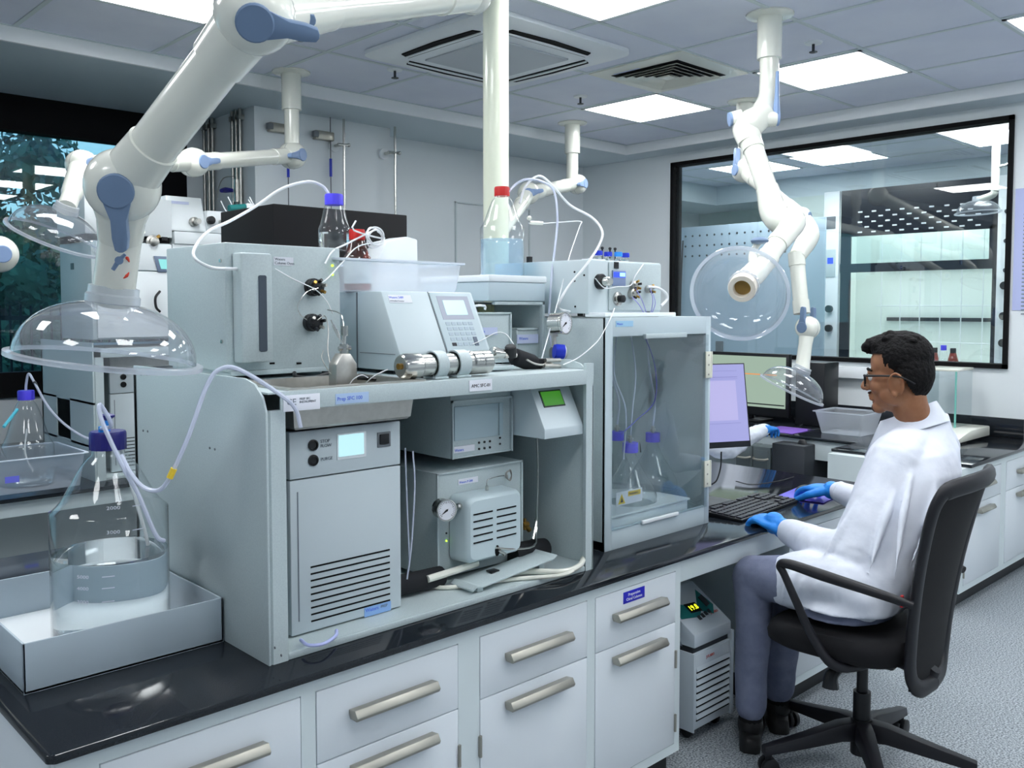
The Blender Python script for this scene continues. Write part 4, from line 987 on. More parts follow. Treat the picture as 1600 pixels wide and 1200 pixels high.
# black valve assembly
vv = thing('back_pressure_valve', 'black valve body with steel caps lying at the right end of the shelf', 'valve', (2.0, 1.93, SZ))
q = MB(); a, c = AY(800, 556, 1.95), AY(845, 572, 1.94); q.lathe([(.018, 0), (.026, .01), (.026, .08), (.018, .11)], a, c - a, 14); q.box(c.x - .03, c.x + .01, 1.92, 1.98, SZ + .001, SZ + .03, .006); q.build('motor', 'foam', vv)
q = MB(); a, c = AY(768, 551, 1.94), AY(790, 553, 1.94); q.lathe([(.012, 0), (.018, .004), (.018, .02), (.014, .024), (.014, .045)], a, c - a, 18); q.build('steel_cap', 'steel', vv)
q = MB(); a = AY(798, 548, 1.93); q.lathe([(.014, -.02), (.017, -.01), (.017, .012), (.014, .016)], a, (-.3, -.2, 1), 16); q.build('black_knob', 'black', vv)
q = MB(); q.cyl(AY(788, 556, 1.935), AY(806, 555, 1.93), .008, n=8); q.build('union', 'bsteel', vv)
q = MB(); q.box(AY(765, 575, 1.93).x, AY(800, 575, 1.93).x, 1.92, 1.99, SZ + .004, SZ + .016, .003); q.build('bracket', 'rack', vv)
hose('loop of white capillary above the black valve', [AY(738, 538, 2.0), AY(752, 532, 2.0), AY(775, 520, 2.0), AY(790, 522, 1.98), AY(800, 534, 1.95), AY(806, 548, 1.92), AY(803, 557, 1.92)], .0014, 'ptfe')
b = MB(); b.tube([AY(823, 562, 1.90), AY(835, 568, 1.90), AY(848, 570, 1.90), AY(856, 566, 1.91), AY(866, 570, 1.9), AY(872, 572, 1.9)], .003, 8); b.cyl(AY(852, 563, 1.905), AY(875, 563, 1.905), .0065, n=8); b.cyl(AY(850, 571, 1.90), AY(875, 572, 1.90), .0065, n=8); tag(b.build('tube_fittings', 'bsteel'), 'pair of steel tube unions at the right end of the shelf', 'fittings')
# regulator with gauge and blue knob
rg = thing('pressure_regulator', 'steel regulator with a round gauge and a royal blue knob, right of the small stand', 'regulator', (2.03, 1.97, SZ))
q = MB(); a = AY(862, 552, 1.99); q.lathe([(.020, 0), (.026, .006), (.026, .03), (.020, .036), (.020, .045)], a, (1, -.35, 0), 20); q.cyl((a.x + .01, 1.99, SZ), (a.x + .01, 1.99, AY(862, 500, 1.99).z), .008, n=10); q.box(a.x - .005, a.x + .03, 1.975, 2.01, SZ, SZ + .012, .003); q.build('body', 'bsteel', rg)
q = MB(); q.cyl((a.x + .01, 1.99, AY(862, 525, 1.99).z), (a.x + .012, 1.985, AY(862, 505, 1.99).z), .014, n=6); q.cyl((a.x + .01, 1.99, AY(862, 505, 1.99).z), AY(868, 506, 1.97), .012, n=10); q.build('gauge_stem', 'bsteel', rg)
q = MB(); a = AY(866, 549, 1.96); d_ = V((1, -.55, -.12)).normalized()
n = 28; q.loft([[a + d_ * hh + frame(d_)[0] * math.cos(2 * math.pi * i / n) * rr_ * (1.03 if i % 4 < 2 else .96) + frame(d_)[1] * math.sin(2 * math.pi * i / n) * rr_ * (1.03 if i % 4 < 2 else .96) for i in range(n)] for hh, rr_ in ((0, .022), (.004, .024), (.030, .024), (.032, .021))]); q.build('adjusting_knob', 'rblue', rg)
q = MB(); q.cyl(a + d_ * .032, a + d_ * .034, .021, n=24); q.build('knob_disc', 'paper', rg)
gauge(rg, AY(882, 505, 1.945), (.15, -1, .02), .036, th=.045)

# ================================================================ GLASS CABINET
GX0, GX1, GY0, GY1 = 2.215, 2.802, 1.885, 2.34
GZ0, GZ1 = ZT, 1.499
gc = thing('solvent_cabinet', 'grey cabinet with a clear door, holding flasks, beside the computer', 'cabinet', ((GX0 + GX1) / 2, 2.1, ZT))
q = MB()
q.box(GX0, GX0 + .004, GY0, GY1, GZ0, GZ1, .001); q.box(GX1 - .004, GX1, GY0, GY1, GZ0, GZ1, .001); q.box(GX0, GX1, GY0, GY1, GZ1 - .004, GZ1, .001); q.box(GX0, GX1, GY0, GY1, GZ0 + .001, GZ0 + .03)
q.build('shell', 'rack', gc)
q = MB(); q.box(GX0 + .004, GX1 - .004, GY1 - .006, GY1 - .001, GZ0 + .03, GZ1 - .005); q.build('rear_pane', M['glassg'], gc)
dxa, dxb, dza, dzb = GX0 + .035, GX1 - .03, GZ0 + .068, GZ1 - .062
q = MB(); q.box(GX0, dxa, GY0 - .002, GY0 + .01, GZ0, GZ1, .001); q.box(dxb, GX1, GY0 - .002, GY0 + .01, GZ0, GZ1, .001); q.box(dxa, dxb, GY0 - .002, GY0 + .01, dzb, GZ1, .001); q.box(dxa, dxb, GY0 - .002, GY0 + .01, GZ0, dza, .001); q.build('front_frame', mat('front_grey', s2l(194, 208, 214), .4), gc)
q = MB(); q.box(dxa - .003, dxb + .012, GY0 - .007, GY0 - .003, dza - .004, dzb - .003, .001); gd = q.build('door_pane', 'glassg', gc)
q = MB(); q.box(dxa + .155, dxb - .135, GY0 - .016, GY0 - .002, dzb - .010, dzb + .006, .002); q.build('door_stop', 'rack', gc)
q = MB(); q.box(dxa + .15, dxb - .17, GY0 - .013, GY0 - .004, dza - .006, dza + .006, .002); q.build('lower_grip', 'white', gc)
for z in (GZ1 - .175, GZ0 + .185):
    q = MB(); q.box(dxb - .012, dxb + .020, GY0 - .012, GY0 - .006, z - .048, z + .048, .002); q.cyl((dxb + .024, GY0 - .008, z - .048), (dxb + .024, GY0 - .008, z + .048), .006, n=10); h_ = q.build('hinge', mat('hinge_cream', s2l(222, 222, 206), .5), gc)
    for dz in (-.035, 0, .035): q = MB(); q.cyl((dxb + .004, GY0 - .012, z + dz), (dxb + .004, GY0 - .0135, z + dz), .0035, n=8); q.build('screw', 'nickel', h_)
a = AY(962, 503, GY0 - .002); q = MB(); q.box(a.x, a.x + .088, GY0 - .0035, GY0 - .002, a.z - .016, a.z + .003); q.build('name_label', mat('label_cyan', s2l(160, 202, 230), .5), gc); text('Waters', .010, (a.x + .004, GY0 - .0038, a.z - .010), (1, 0, 0), (0, 0, 1), 'inkb', gc)
# white tray inside with the warning label
wt = thing('bottle_tray', 'white plastic tray with a warning label inside the clear-door cabinet', 'tray', (2.48, 2.1, GZ0 + .03))
wy0, wy1, wx0, wx1, wz = 1.905, 2.30, GX0 + .02, GX1 - .10, AY(980, 800, 1.91).z
q = MB(); q.box(wx0, wx1, wy0, wy1, wz - .05, wz - .004, .006); q.box(wx0 - .004, wx1 + .006, wy0 - .006, wy1, wz - .008, wz, .003); q.box(wx0 + .02, wx1 - .02, wy0 + .02, wy1 - .02, GZ0 + .0305, wz - .05); q.build('tray_body', 'white', wt)
a = AY(962, 770, 1.897); q = MB(); q.box(a.x - .002, a.x + .135, 1.893, 1.8945, a.z - .045, a.z - .000); q.build('warning_label', 'paper', wt, 'white label with yellow warning triangle')
zc_ = a.z - .024; q = MB(); q.prism([(a.x + .008, zc_ - .016), (a.x + .044, zc_ - .016), (a.x + .026, zc_ + .016)], 'y', 1.892, 1.893); q.build('warning_triangle', 'yellow', wt)
q = MB(); q.prism([(a.x + .018, zc_ - .011), (a.x + .034, zc_ - .011), (a.x + .026, zc_ + .006)], 'y', 1.8915, 1.892); q.build('triangle_sign', 'inkd', wt)
q = MB(); q.box(a.x + .060, a.x + .125, 1.892, 1.893, zc_ + .004, zc_ + .020); q.build('yellow_field', 'yellow', wt); text('WARNING', .010, (a.x + .064, 1.8915, zc_ + .008), (1, 0, 0), (0, 0, 1), 'inkd', wt)
fz = wz + .0005
def flask(x, y, label, s=1.28, cap='blue'):
    t = thing('conical_flask', label, 'flask', (x, y, fz), group='capped flasks in the clear-door cabinet')
    q = MB(); q.lathe([(.062 * s, 0), (.074 * s, .008), (.073 * s, .03), (.060 * s, .065), (.035 * s, .115), (.021, .165), (.020, .195)], (x, y, fz), n=32, caps=False); q.cyl((x, y, fz), (x, y, fz + .002), .062 * s, n=24); q.build('body', 'glass', t, ang=60)
    q = MB(); q.cyl((x, y, fz + .178), (x, y, fz + .212), .0275, n=24); q.build('cap', cap, t)
    q = MB(); q.cyl((x, y, fz + .212), (x, y, fz + .238), .006, n=8); q.cyl((x, y, fz + .218), (x, y, fz + .228), .011, n=6); q.build('cap_fitting', 'bsteel', t)
fx1, fx2, fx3 = AY(1020, 690, 2.10).x, AY(985, 698, 2.0).x, AY(964, 685, 2.22).x
flask(fx1, 2.10, 'capped clear flask at the right in the clear-door cabinet')
flask(fx2, 2.0, 'capped clear flask at the front in the clear-door cabinet')
flask(fx3, 2.22, 'capped clear flask at the back left in the clear-door cabinet', 1.0)
G = 'tubes hanging in the clear-door cabinet'
for i, (x, y, dxx) in enumerate(((fx1, 2.10, .0), (fx2, 2.0, .05), (fx3, 2.22, -.02), (fx2 - .05, 1.99, -.03))):
    hose(['tube rising from the right flask to the cabinet roof', 'tube rising from the front flask to the cabinet roof', 'tube rising from the rear flask to the cabinet roof', 'slack tube along the left inside of the cabinet'][i], [(x, y, fz + (.235 if i < 3 else .16)), (x + .01, y, fz + .33), (x + dxx, y + .02, fz + .46), (x + dxx * .3 + .03, y + .05, GZ1 - .03), (x + .05, 2.1, GZ1 - .006)], .003 if i % 2 else .0042, 'tube', group=G)
hose('violet tube bowing along the right inside of the cabinet', [(2.545, 2.05, GZ1 - .006), (2.60, 2.03, GZ1 - .07), (2.625, 2.0, GZ1 - .18), (2.60, 1.98, GZ1 - .30), (2.50, 1.98, GZ1 - .36), (2.42, 1.985, fz + .25)], .002, mat('violet_tube', s2l(90, 90, 190), .4), group=G)

# pump instrument on top of the cabinet
ix0, ix1, iy0, iy1, iz0 = 2.262, 2.654, 2.0, 2.36, GZ1
iz1 = AY(918, 405, 2.0).z
ip = thing('makeup_pump', 'pale grey pump with dials, blue display and tangled tubes on the clear-door cabinet', 'instrument', ((ix0 + ix1) / 2, 2.2, GZ1))
q = MB(); q.box(ix0, ix1, iy0, iy1 + .1, iz0 + .012, iz1, .004); q.build('housing', mat('pump_pale', s2l(206, 218, 222), .4), ip)
for x in (ix0 + .03, ix1 - .03):
    for y in (iy0 + .03, iy1): q = MB(); q.cyl((x, y, iz0), (x, y, iz0 + .013), .012, n=12); q.build('foot', 'black', ip)
q = MB(); q.box(ix0 + .10, ix1 - .004, iy0 - .006, iy0, iz0 + .022, iz1 - .006, .002); q.build('front_panel', 'rack', ip)
q = MB(); q.box(ix0 + .005, ix1 + .0, 1.93, iy0 + .02, iz0 + .001, iz0 + .015, .003); q.build('drip_ledge', 'white', ip)
for (px, py) in ((898, 425), (907, 425), (913, 430), (898, 439), (899, 479)):
    p = AX(px, py, ix0); q = MB(); q.cyl((ix0, p.y, p.z), (ix0 - .002, p.y, p.z), .0035, n=8); q.build('side_hole', 'mblack', ip)
a = AY(933, 440, iy0); q = MB(); q.lathe([(.026, 0), (.026, .014), (.022, .018)], (a.x + .01, iy0, a.z), (0, -1, 0), 24); q.build('pump_head', 'black', ip)
q = MB(); q.lathe([(.015, .018), (.015, .045), (.012, .05)], (a.x + .012, iy0, a.z), (0, -1, 0), 20); q.build('head_cap', 'steel', ip)
a = AY(961, 467, iy0); q = MB(); q.lathe([(.024, 0), (.024, .006), (.015, .008), (.015, .012)], (a.x + .004, iy0 - .006, a.z), (0, -1, 0), 20); q.build('drain_valve', 'steel', ip)
q = MB(); q.lathe([(.013, .012), (.013, .030), (.010, .032)], (a.x + .002, iy0 - .006, a.z), (0, -1, 0), 14); q.build('drain_knob', 'black', ip)
a, c = AY(958, 422, iy0 - .012), AY(978, 447, iy0 - .012); q = MB(); q.box(a.x, c.x, iy0 - .012, iy0 - .005, c.z, a.z, .002); dsp = q.build('display_panel', mat('disp_slate', s2l(130, 146, 180), .4), ip)
q = MB(); q.box(a.x + .003, c.x - .003, iy0 - .013, iy0 - .012, a.z - .024, a.z - .006); q.build('display', 'lcdb', dsp)
q = MB(); q.box((a.x + c.x) / 2, c.x - .006, iy0 - .0137, iy0 - .013, a.z - .021, a.z - .008); q.build('display_digits', 'lcdw', dsp)
a = AY(963, 414, iy0 - .007); q = MB(); q.box(a.x - .011, a.x + .011, iy0 - .009, iy0 - .005, a.z - .012, a.z + .010); q.build('badge', 'black', ip)
for px, py, r in ((986, 446, .016), (984, 459, .019), (1009, 452, .014)):
    a = AY(px, py, iy0); q = MB(); q.lathe([(r, 0), (r, .016), (r * .7, .02)], (a.x, iy0 - .005, a.z), (0, -1, 0), 18); v = q.build('manifold', 'bsteel', ip)
    for j in range(5):
        an = j * 1.26 + .4; p0 = V((a.x + r * .6 * math.cos(an), iy0 - .022, a.z + r * .6 * math.sin(an))); q = MB(); q.cyl(p0, p0 + V((.006 * math.cos(an), -.014, .006 * math.sin(an))), .004, n=8); q.build('port_nut', ('black', 'brass', 'bsteel')[j % 3], v)
hose('white stub of thick tube bending down at the right of the pale pump', [AY(1012, 448, 1.97), AY(1028, 450, 1.96), AY(1040, 458, 1.95), AY(1042, 468, 1.95), AY(1033, 478, 1.95)], .005, 'ptfe')
hose('thin white loops over the pale pump front', [AY(930, 435, 1.96), AY(945, 450, 1.95), AY(965, 448, 1.95), AY(985, 446, 1.96), AY(992, 432, 1.96), AY(1005, 413, 1.975)], .0018, 'ptfe')
for i, (pa, pb) in enumerate((((988, 464), (1006, 489)), ((993, 450), (1010, 489)), ((1015, 448), (1017, 489)), ((1021, 460), (1019, 489)))):
    hose(['violet tube slanting from the manifold into the cabinet roof', 'second violet tube beside the slanting one', 'violet tube falling from the right manifold', 'outermost violet tube at the cabinet roof grommet'][i], [AY(*pa, 1.97), AY(pa[0] * .4 + pb[0] * .6 + (4 if i > 1 else 0), pa[1] * .5 + pb[1] * .5, 1.95), AY(*pb, 1.96)], .0016, mat('lilac_line', s2l(150, 150, 215), .4), group='violet tubes into the cabinet roof')
b = MB(); p = AY(1014, 490, 1.96); b.box(p.x - .03, p.x + .03, 1.94, 1.99, GZ1, GZ1 + .006, .002); b.cyl((p.x, 1.965, GZ1 + .006), (p.x, 1.965, GZ1 + .018), .008, n=12); tag(b.build('tube_grommet', 'dgrey'), 'dark grommet where the violet tubes enter the cabinet roof', 'grommet')
# small capped vials on the instrument
for i, (px, m_, lab) in enumerate(((935, 'rblue', 'leftmost blue capped vial on the pale pump'), (950, 'rblue', 'second blue capped vial on the pale pump'), (966, 'sblue', 'light blue capped vial on the pale pump'), (977, 'rblue', 'rightmost blue capped vial on the pale pump'))):
    a = AY(px, 405, 2.06 + .02 * (i % 2)); bottle(lab, (a.x, a.y, iz1), .0145, .030, .010, m_, .0145, .012, hs=.7, caph=.014, group='blue capped vials on the pale pump', name='vial', cat='vial')
for px in (941, 953, 961):
    a = AY(px, 400, 2.12); q = MB(); q.cyl((a.x, 2.12, iz1), (a.x, 2.12, iz1 + .048), .003, n=8); q.sph((a.x, 2.12, iz1 + .052), .006, 10); tag(q.build('black_pin_knob', 'black'), {941: 'leftmost', 953: 'middle', 961: 'rightmost'}[px] + ' black knob on a pin behind the blue capped vials', 'knob', 'black pin knobs on the pale pump')
b = MB(); b.prism([(ix0 + .02, 2.03), (ix0 + .15, 2.03), (ix0 + .15, 2.09), (ix0 + .02, 2.09)], 'z', iz1 - .0002, iz1 + .004, .001) if False else b.box(ix0 + .012, ix0 + .10, 2.012, 2.04, iz1, iz1 + .004); tag(b.build('paper_sheet', 'paper'), 'small white sheet lying at the vials on the pale pump', 'paper')
q = MB(); p = AX(872, 398, 2.28); q.box(2.285, 2.30, 2.30 - .0, 2.315, iz1, iz1 + .022) ; tag(q.build('black_clip', 'black'), 'tiny black clip at the back of the pale pump', 'clip')
# long hoses from the bottle with the red cap
D = lambda px, py, d: AD(px, py, d)
hose('white tube looping from the red cap over the arm and down to the shelf', [AY(795, 300, 2.30), AY(806, 288, 2.30), AY(824, 280, 2.28), AY(850, 285, 2.25), AY(866, 300, 2.22), AY(871, 340, 2.2), AY(868, 380, 2.18), AY(862, 430, 2.16), AY(858, 500, 2.14), AY(862, 545, 2.12)], .0042)
hose('white tube swinging wide right above the pale pump and back to the regulator', [AY(812, 318, 2.30), AY(822, 290, 2.29), AY(843, 275, 2.28), AY(865, 292, 2.24), AY(890, 320, 2.2), AY(925, 340, 2.1), AY(941, 362, 2.0), AY(935, 385, 1.98), AY(915, 415, 1.97), AY(890, 445, 1.99), AY(876, 468, 2.0), AY(873, 482, 2.03), AY(890, 487, 2.06)], .0042, 'ptfe')
hose('fine tube dropping in a long slant from the fitting to the shelf', [AY(826, 349, 2.35), AY(850, 349, 2.33), AY(880, 347, 2.3), AY(907, 346, 2.26), AY(905, 356, 2.24), AY(890, 400, 2.18), AY(872, 470, 2.05), AY(855, 530, 1.95), AY(846, 562, 1.93)], .002, 'ptfe')
b = MB(); b.cyl(AY(828, 348, 2.35), AY(848, 349, 2.33), .007, n=10); b.sph(AY(827, 341, 2.35), .009, 10); tag(b.build('tube_fitting', 'offw'), 'cream tube fitting right of the red capped bottle', 'fitting')
hose('thin white tube hanging from the pale pump past the cabinet side', [AY(960, 482, 1.9), AY(955, 495, 1.87), AY(945, 515, 1.86), AY(932, 535, 1.86), AY(905, 558, 1.86), AY(880, 570, 1.87)], .0018, 'ptfe')

# ================================================================ COMPUTER PLACE
mon = thing('monitor', 'black flat monitor with a lilac screen, edge-on beside the clear-door cabinet', 'monitor', (3.12, 2.22, ZT))
# screen plane turned: fitted to its four corners
mA, mB_ = AY(1118, 700, 1.98), AY(1172, 690, 1.985)
base_r = V((3.22, 1.985, 0)); d_ = V((-.93, .37, 0)).normalized()
r0 = AY(1173, 690, 1.985)
rt_ = AY(1163, 567, 2.03)
W_ = .50
lo_r = r0; up_r = rt_; dw = V((-.905, .425, 0)).normalized() * W_
upv = (up_r - lo_r)
nrm = dw.cross(upv).normalized()
if nrm.y > 0: nrm = -nrm
def mq(u, v, h): return lo_r + dw * u + upv * v + nrm * h
def mplate(u0, u1, v0, v1, h0, h1): return [[mq(u0, v0, h), mq(u1, v0, h), mq(u1, v1, h), mq(u0, v1, h)] for h in (h0, h1)]
q = MB(); q.loft(mplate(0, 1, -.06, 1, -.03, 0), b=.002); q.build('casing', 'black', mon)
q = MB(); q.loft(mplate(.012, .988, .015, .985, 0, .001)); sc = q.build('screen', mat('screen_lilac', (.05, .05, .08), .3, emit=s2l(166, 168, 226), es=.50), mon)
q = MB(); q.loft(mplate(.10, .95, .28, .78, .001, .0014)); q.build('chart_area', mat('screen_mauve', (.05, .05, .08), .3, emit=s2l(182, 178, 226), es=.55), sc)
q = MB(); q.loft(mplate(.60, .63, .30, .76, .0014, .0018)); q.build('chart_line', mat('screen_green', (.05, .06, .04), .3, emit=s2l(176, 186, 160), es=.5), sc)
for v_, h_ in ((.82, .01), (.80, .004), (.24, .006), (.90, .006)): q = MB(); q.loft(mplate(.08, .96, v_, v_ + h_, .001, .0014)); q.build('toolbar_line', mat('screen_line', (.05, .05, .08), .3, emit=s2l(150, 150, 215), es=.42) if 'sl' not in M else M['sl'], sc)
q = MB(); mc = lo_r + dw * .5; q.cyl((mc.x + .02, mc.y + .06, ZT + .012), (mc.x + .02, mc.y + .06, lo_r.z + .16), .016, n=14); q.build('stand_pole', 'black', mon)
q = MB(); q.box(mc.x - .10, mc.x + .14, mc.y - .08, mc.y + .12, ZT + .001, ZT + .013, .004); q.build('stand_base', 'dgrey', mon)
hose('black monitor cable curving down to the worktop', [AY(1127, 706, 2.02), AY(1126, 730, 2.03), AY(1120, 750, 2.03), AY(1112, 757, 2.04)], .003, 'black', 'monitor_cable', cat='cable')
# keyboard
kb = thing('keyboard', 'black keyboard under the gloved left hand at the worktop edge', 'keyboard', (3.12, 1.90, ZT), math.radians(4))
K0 = WM[kb.name]
q = MB(K0); q.prism([(-.085, .001), (.085, .001), (.085, .020), (-.085, .010)], 'x', -.235, .235, .002); q.build('base', 'black', kb)
keyc = mat('key_black', s2l(38, 40, 48), .45)
for r in range(6):
    n = 20
    for k in range(n):
        if r == 0 and 3 <= k <= 8:
            if k > 3: continue
            w0, w1 = -.228 + k * .0228, -.228 + 9 * .0228 - .003
        else: w0, w1 = -.228 + k * .0228, -.228 + (k + 1) * .0228 - .003
        if k == 14 or (r == 5 and k in (1, 5, 10, 18, 19)) or (r == 1 and k in (15, 17)) or (r == 2 and 15 <= k <= 17): continue
        y = -.078 + r * .0262 + (.004 if r == 5 else 0); z = .0105 + (y + .085) / .17 * .010
        q = MB(K0); q.box(w0, w1, y, y + .022, z - .002, z + .006, .0015, 1); q.build('key', keyc, kb)
# mouse and pads
mp = AZ(1262, 775, ZT)
b = MB(); R_ = Matrix.Translation((3.52, 1.865, 0)) @ Matrix.Rotation(math.radians(8), 4, 'Z'); b = MB(R_); b.box(-.12, .12, -.10, .10, ZT + .0005, ZT + .004, .0015); tag(b.build('mouse_pad', mat('pad_violet', s2l(96, 84, 205), .4)), 'glossy violet mouse pad under the gloved right hand', 'mouse pad')
ms = thing('computer_mouse', 'black mouse under the right glove', 'mouse', (3.545, 1.905, ZT + .004))
q = MB(); q.sph((3.545, 1.905, ZT + .006), (.055, .032, .030), 18); bm_ = q.bm
for v in bm_.verts:
    if v.co.z < ZT + .0045: v.co.z = ZT + .0045
q.build('body', 'black', ms)
hose('black keyboard cable lying on the worktop behind the keyboard', [AZ(1150, 752, ZT + .004), AZ(1175, 757, ZT + .004), AZ(1215, 752, ZT + .004), AZ(1240, 745, ZT + .004)], .0022, 'black', 'keyboard_cable', cat='cable')
# ================================================================ EXTRACTION ARMS
def away(p): return (V(p) - CAMP).normalized()


def seg(par, p, q_, r0, r1=None, ring=True, name='arm_tube', f0=1.0, f1=1.0):
    """tube with the slightly fatter moulded sockets of both ends"""
    p, q_ = V(p), V(q_); d = q_ - p; L = d.length; r1 = r1 or r0
    b = MB(); P = []
    def R(u): return r0 + (r1 - r0) * u
    P = [(R(0) * 1.10 * f0, 0), (R(.2) * 1.10, .20 * L), (R(.23) * 1.10, .215 * L), (R(.23), .218 * L), (R(.77), .782 * L), (R(.77) * 1.10, .785 * L), (R(.8) * 1.10, .80 * L), (R(1) * 1.10 * f1, L)]
    b.lathe(P, p, d, 36)
    o = b.build(name, 'arm', par, ang=50)
    return o


def joint(par, c, r, axis=None, strap=None, cap='slate', back=True, w=.95, sl=2.2):
    """round elbow housing; axis = the turning axis; cap disc with a tongue along strap"""
    c = V(c); a = (V(axis) if axis else -away(c)).normalized()
    if a.dot(away(c)) > 0: a = -a
    b = MB(); P = [(0, -r * w)]
    n = 14
    for k in range(1, n):
        t = math.pi * k / n; P.append((r * math.sin(t) ** .62, -r * w * math.cos(t)))
    P.append((0, r * w)); b.lathe(P, c, a, 36); h = b.build('joint_housing', 'arm', par, ang=60)
    b = MB(); b.lathe([(r * .995, -.0012 * 2), (r * 1.012, -.0012), (r * 1.012, .0012), (r * .995, .0024)], c, a, 36, False); b.build('joint_seam', 'armring', h)
    sides = (1, -1) if back else (1,)
    for s in sides:
        b = MB(); b.lathe([(r * .47, 0), (r * .47, r * .16), (r * .43, r * .19), (0, r * .19)], c + a * s * r * w * .86, a * s, 28); cpp = b.build('joint_cap', cap, par, ang=30)
        if strap is not None:
            sd = V(strap); sd = (sd - a * sd.dot(a)).normalized(); cr_ = a.cross(sd)
            b = MB(); o = c + a * s * r * w * .86
            prof = []
            for u, ww in ((0, .40), (.35, .34), (.8, .20), (sl * .8, .20), (sl, .15), (sl + .06, .05)): prof.append((u, ww))
            up_ = [o + sd * r * u + cr_ * r * ww for u, ww in prof]; lo_ = [o + sd * r * u - cr_ * r * ww for u, ww in prof[::-1]]
            ring0 = up_ + lo_
            b.loft([[p - a * s * r * .22 for p in ring0], [p + a * s * r * .15 for p in ring0]], b=.0012); b.build('cap_tongue', cap, par)
    return h


def hood_dome(par, c, ax, r, hgt, rn, up_collar=.0):
    """clear dome; c = centre of the rim, ax = direction from the rim up to the nozzle"""
    c = V(c); ax = V(ax).normalized()
    b = MB(); P = []
    n = 14
    for k in range(n + 1):
        t = k / n * math.pi / 2
        rr_ = r * .93 * math.cos(t) ** .86; hh = hgt * math.sin(t) ** .92
        if rr_ < rn * 1.05: break
        P.append((rr_, hh))
    P.append((rn * 1.02, hgt * .985))
    b.lathe(P, c, ax, 56, False); h = b.build('clear_hood', 'dome', par, ang=80)
    b = MB(); b.lathe([(r * .93, 0), (r, -.002), (r, .007), (r * .93, .009)], c, ax, 56, False); b.build('hood_rim', 'domer', par, ang=60)
    b = MB(); b.lathe([(rn * 1.0, hgt * .96), (rn * 1.32, hgt * .98), (rn * 1.32, hgt * 1.0 + .012), (rn * 1.22, hgt + .016), (rn * 1.22, hgt + .03), (rn * 1.02, hgt + .032)], c, ax, 36, False); b.build('hood_collar', M['domer'], par)
    return h


def flange(par, x, y, r, zl, rs, name='ceiling_sleeve'):
    b = MB(); b.lathe([(r * 1.9, ZC - .001), (r * 1.9, ZC - .008), (rs, ZC - .016), (rs, zl)], (x, y, 0), n=36); return b.build(name, 'arm', par, ang=30)


def zmid(px, py, x, y):  # height above the floor of the point of the vertical through (x, y) seen at row py
    d = x * FW.x + y * FW.y
    for _ in range(12):
        z = 1.0
    r_ = ray(px, py); t_ = (x * r_.x + y * r_.y) / (r_.x ** 2 + r_.y ** 2); return CH + r_.z * t_


# ---- A: big arm in the foreground
A = thing('extraction_arm', 'large white articulated extraction arm in the left foreground with a wide clear hood', 'extraction arm', AD(165, 562, 1.85))
rc = AD(166, 564, 1.85); axu = (V((0, 0, 1)) + RT * .13).normalized()
hood_dome(A, rc, axu, .188, .122, .040)
nk0 = rc + axu * .132; nk1 = AD(188, 372, 1.80); j1 = AD(192, 290, 1.74)
b = MB(); b.lathe([(.0405, -.01), (.0405, (nk1 - nk0).length), (.0425, (nk1 - nk0).length + .001), (.044, (nk1 - nk0).length + .02)], nk0, nk1 - nk0, 40); b.build('nozzle', 'arm', A, ang=40)
d_ = (j1 - nk1); b = MB(); b.lathe([(.042, 0), (.045, d_.length * .35), (.060, d_.length * .8), (.060, d_.length)], nk1, d_, 40); b.build('nozzle_socket', 'arm', A, ang=60)
j2 = AD(398, 22, 1.55)
ax_ = (j2 - j1).cross(nk1 - j1).normalized(); ax_ = ax_ if ax_.dot(away(j1)) < 0 else -ax_
joint(A, j1, .070, axis=ax_ * .45 - away(j1) * .62, strap=V((0, 0, -1)), sl=1.6)
seg(A, j1 + (j2 - j1).normalized() * .03, j2 - (j2 - j1).normalized() * .03, .044, .044, f0=1.1, f1=1.1)
j3 = AD(738, -10, 2.35)
joint(A, j2, .068, axis=-away(j2) + V((0, 0, -.25)), strap=j3 - j2, sl=1.5)
seg(A, j2 + (j3 - j2).normalized() * .03, j3, .042, .040, f0=1.25)
joint(A, j3, .052, axis=V((RT.x, RT.y, 0)) * .3 + V((-FW.x, -FW.y, 0)))
b = MB(); b.lathe([(.10, ZC - .001), (.10, ZC - .01), (.055, ZC - .02), (.055, ZC - .25), (.045, ZC - .252), (.045, j3.z)], (j3.x, j3.y, 0), n=32); b.build('ceiling_sleeve', 'arm', A, ang=30)
lv = AD(186, 407, 1.74); b = MB(); b.cyl(lv + away(lv) * .02, lv - away(lv) * .008, .008, n=14); b.tube([lv + RT * .012 + UP * .012, lv, lv - RT * .012 - UP * .018], [.003, .005, .004], 8, 3); l_ = b.build('damper_lever', 'slate', A)
b = MB()
for a0, a1 in ((20, 62), (-62, -25)):
    pr_ = []
    for k in range(7):
        an = math.radians(a0 + (a1 - a0) * k / 6); an2 = an; rad = .026
        h_ = .0442; u_ = rad * math.cos(an) / .041; vv_ = rad * math.sin(an)
        base = nk0.lerp(nk1, .52) + UP * vv_; nr = (-away(lv) * math.cos(u_) + RT * math.sin(u_)); pr_.append(base + nr * h_)
    b.tube(pr_, [.001, .0036, .001], 6, 2)
b.build('damper_marks', 'inkr', A)

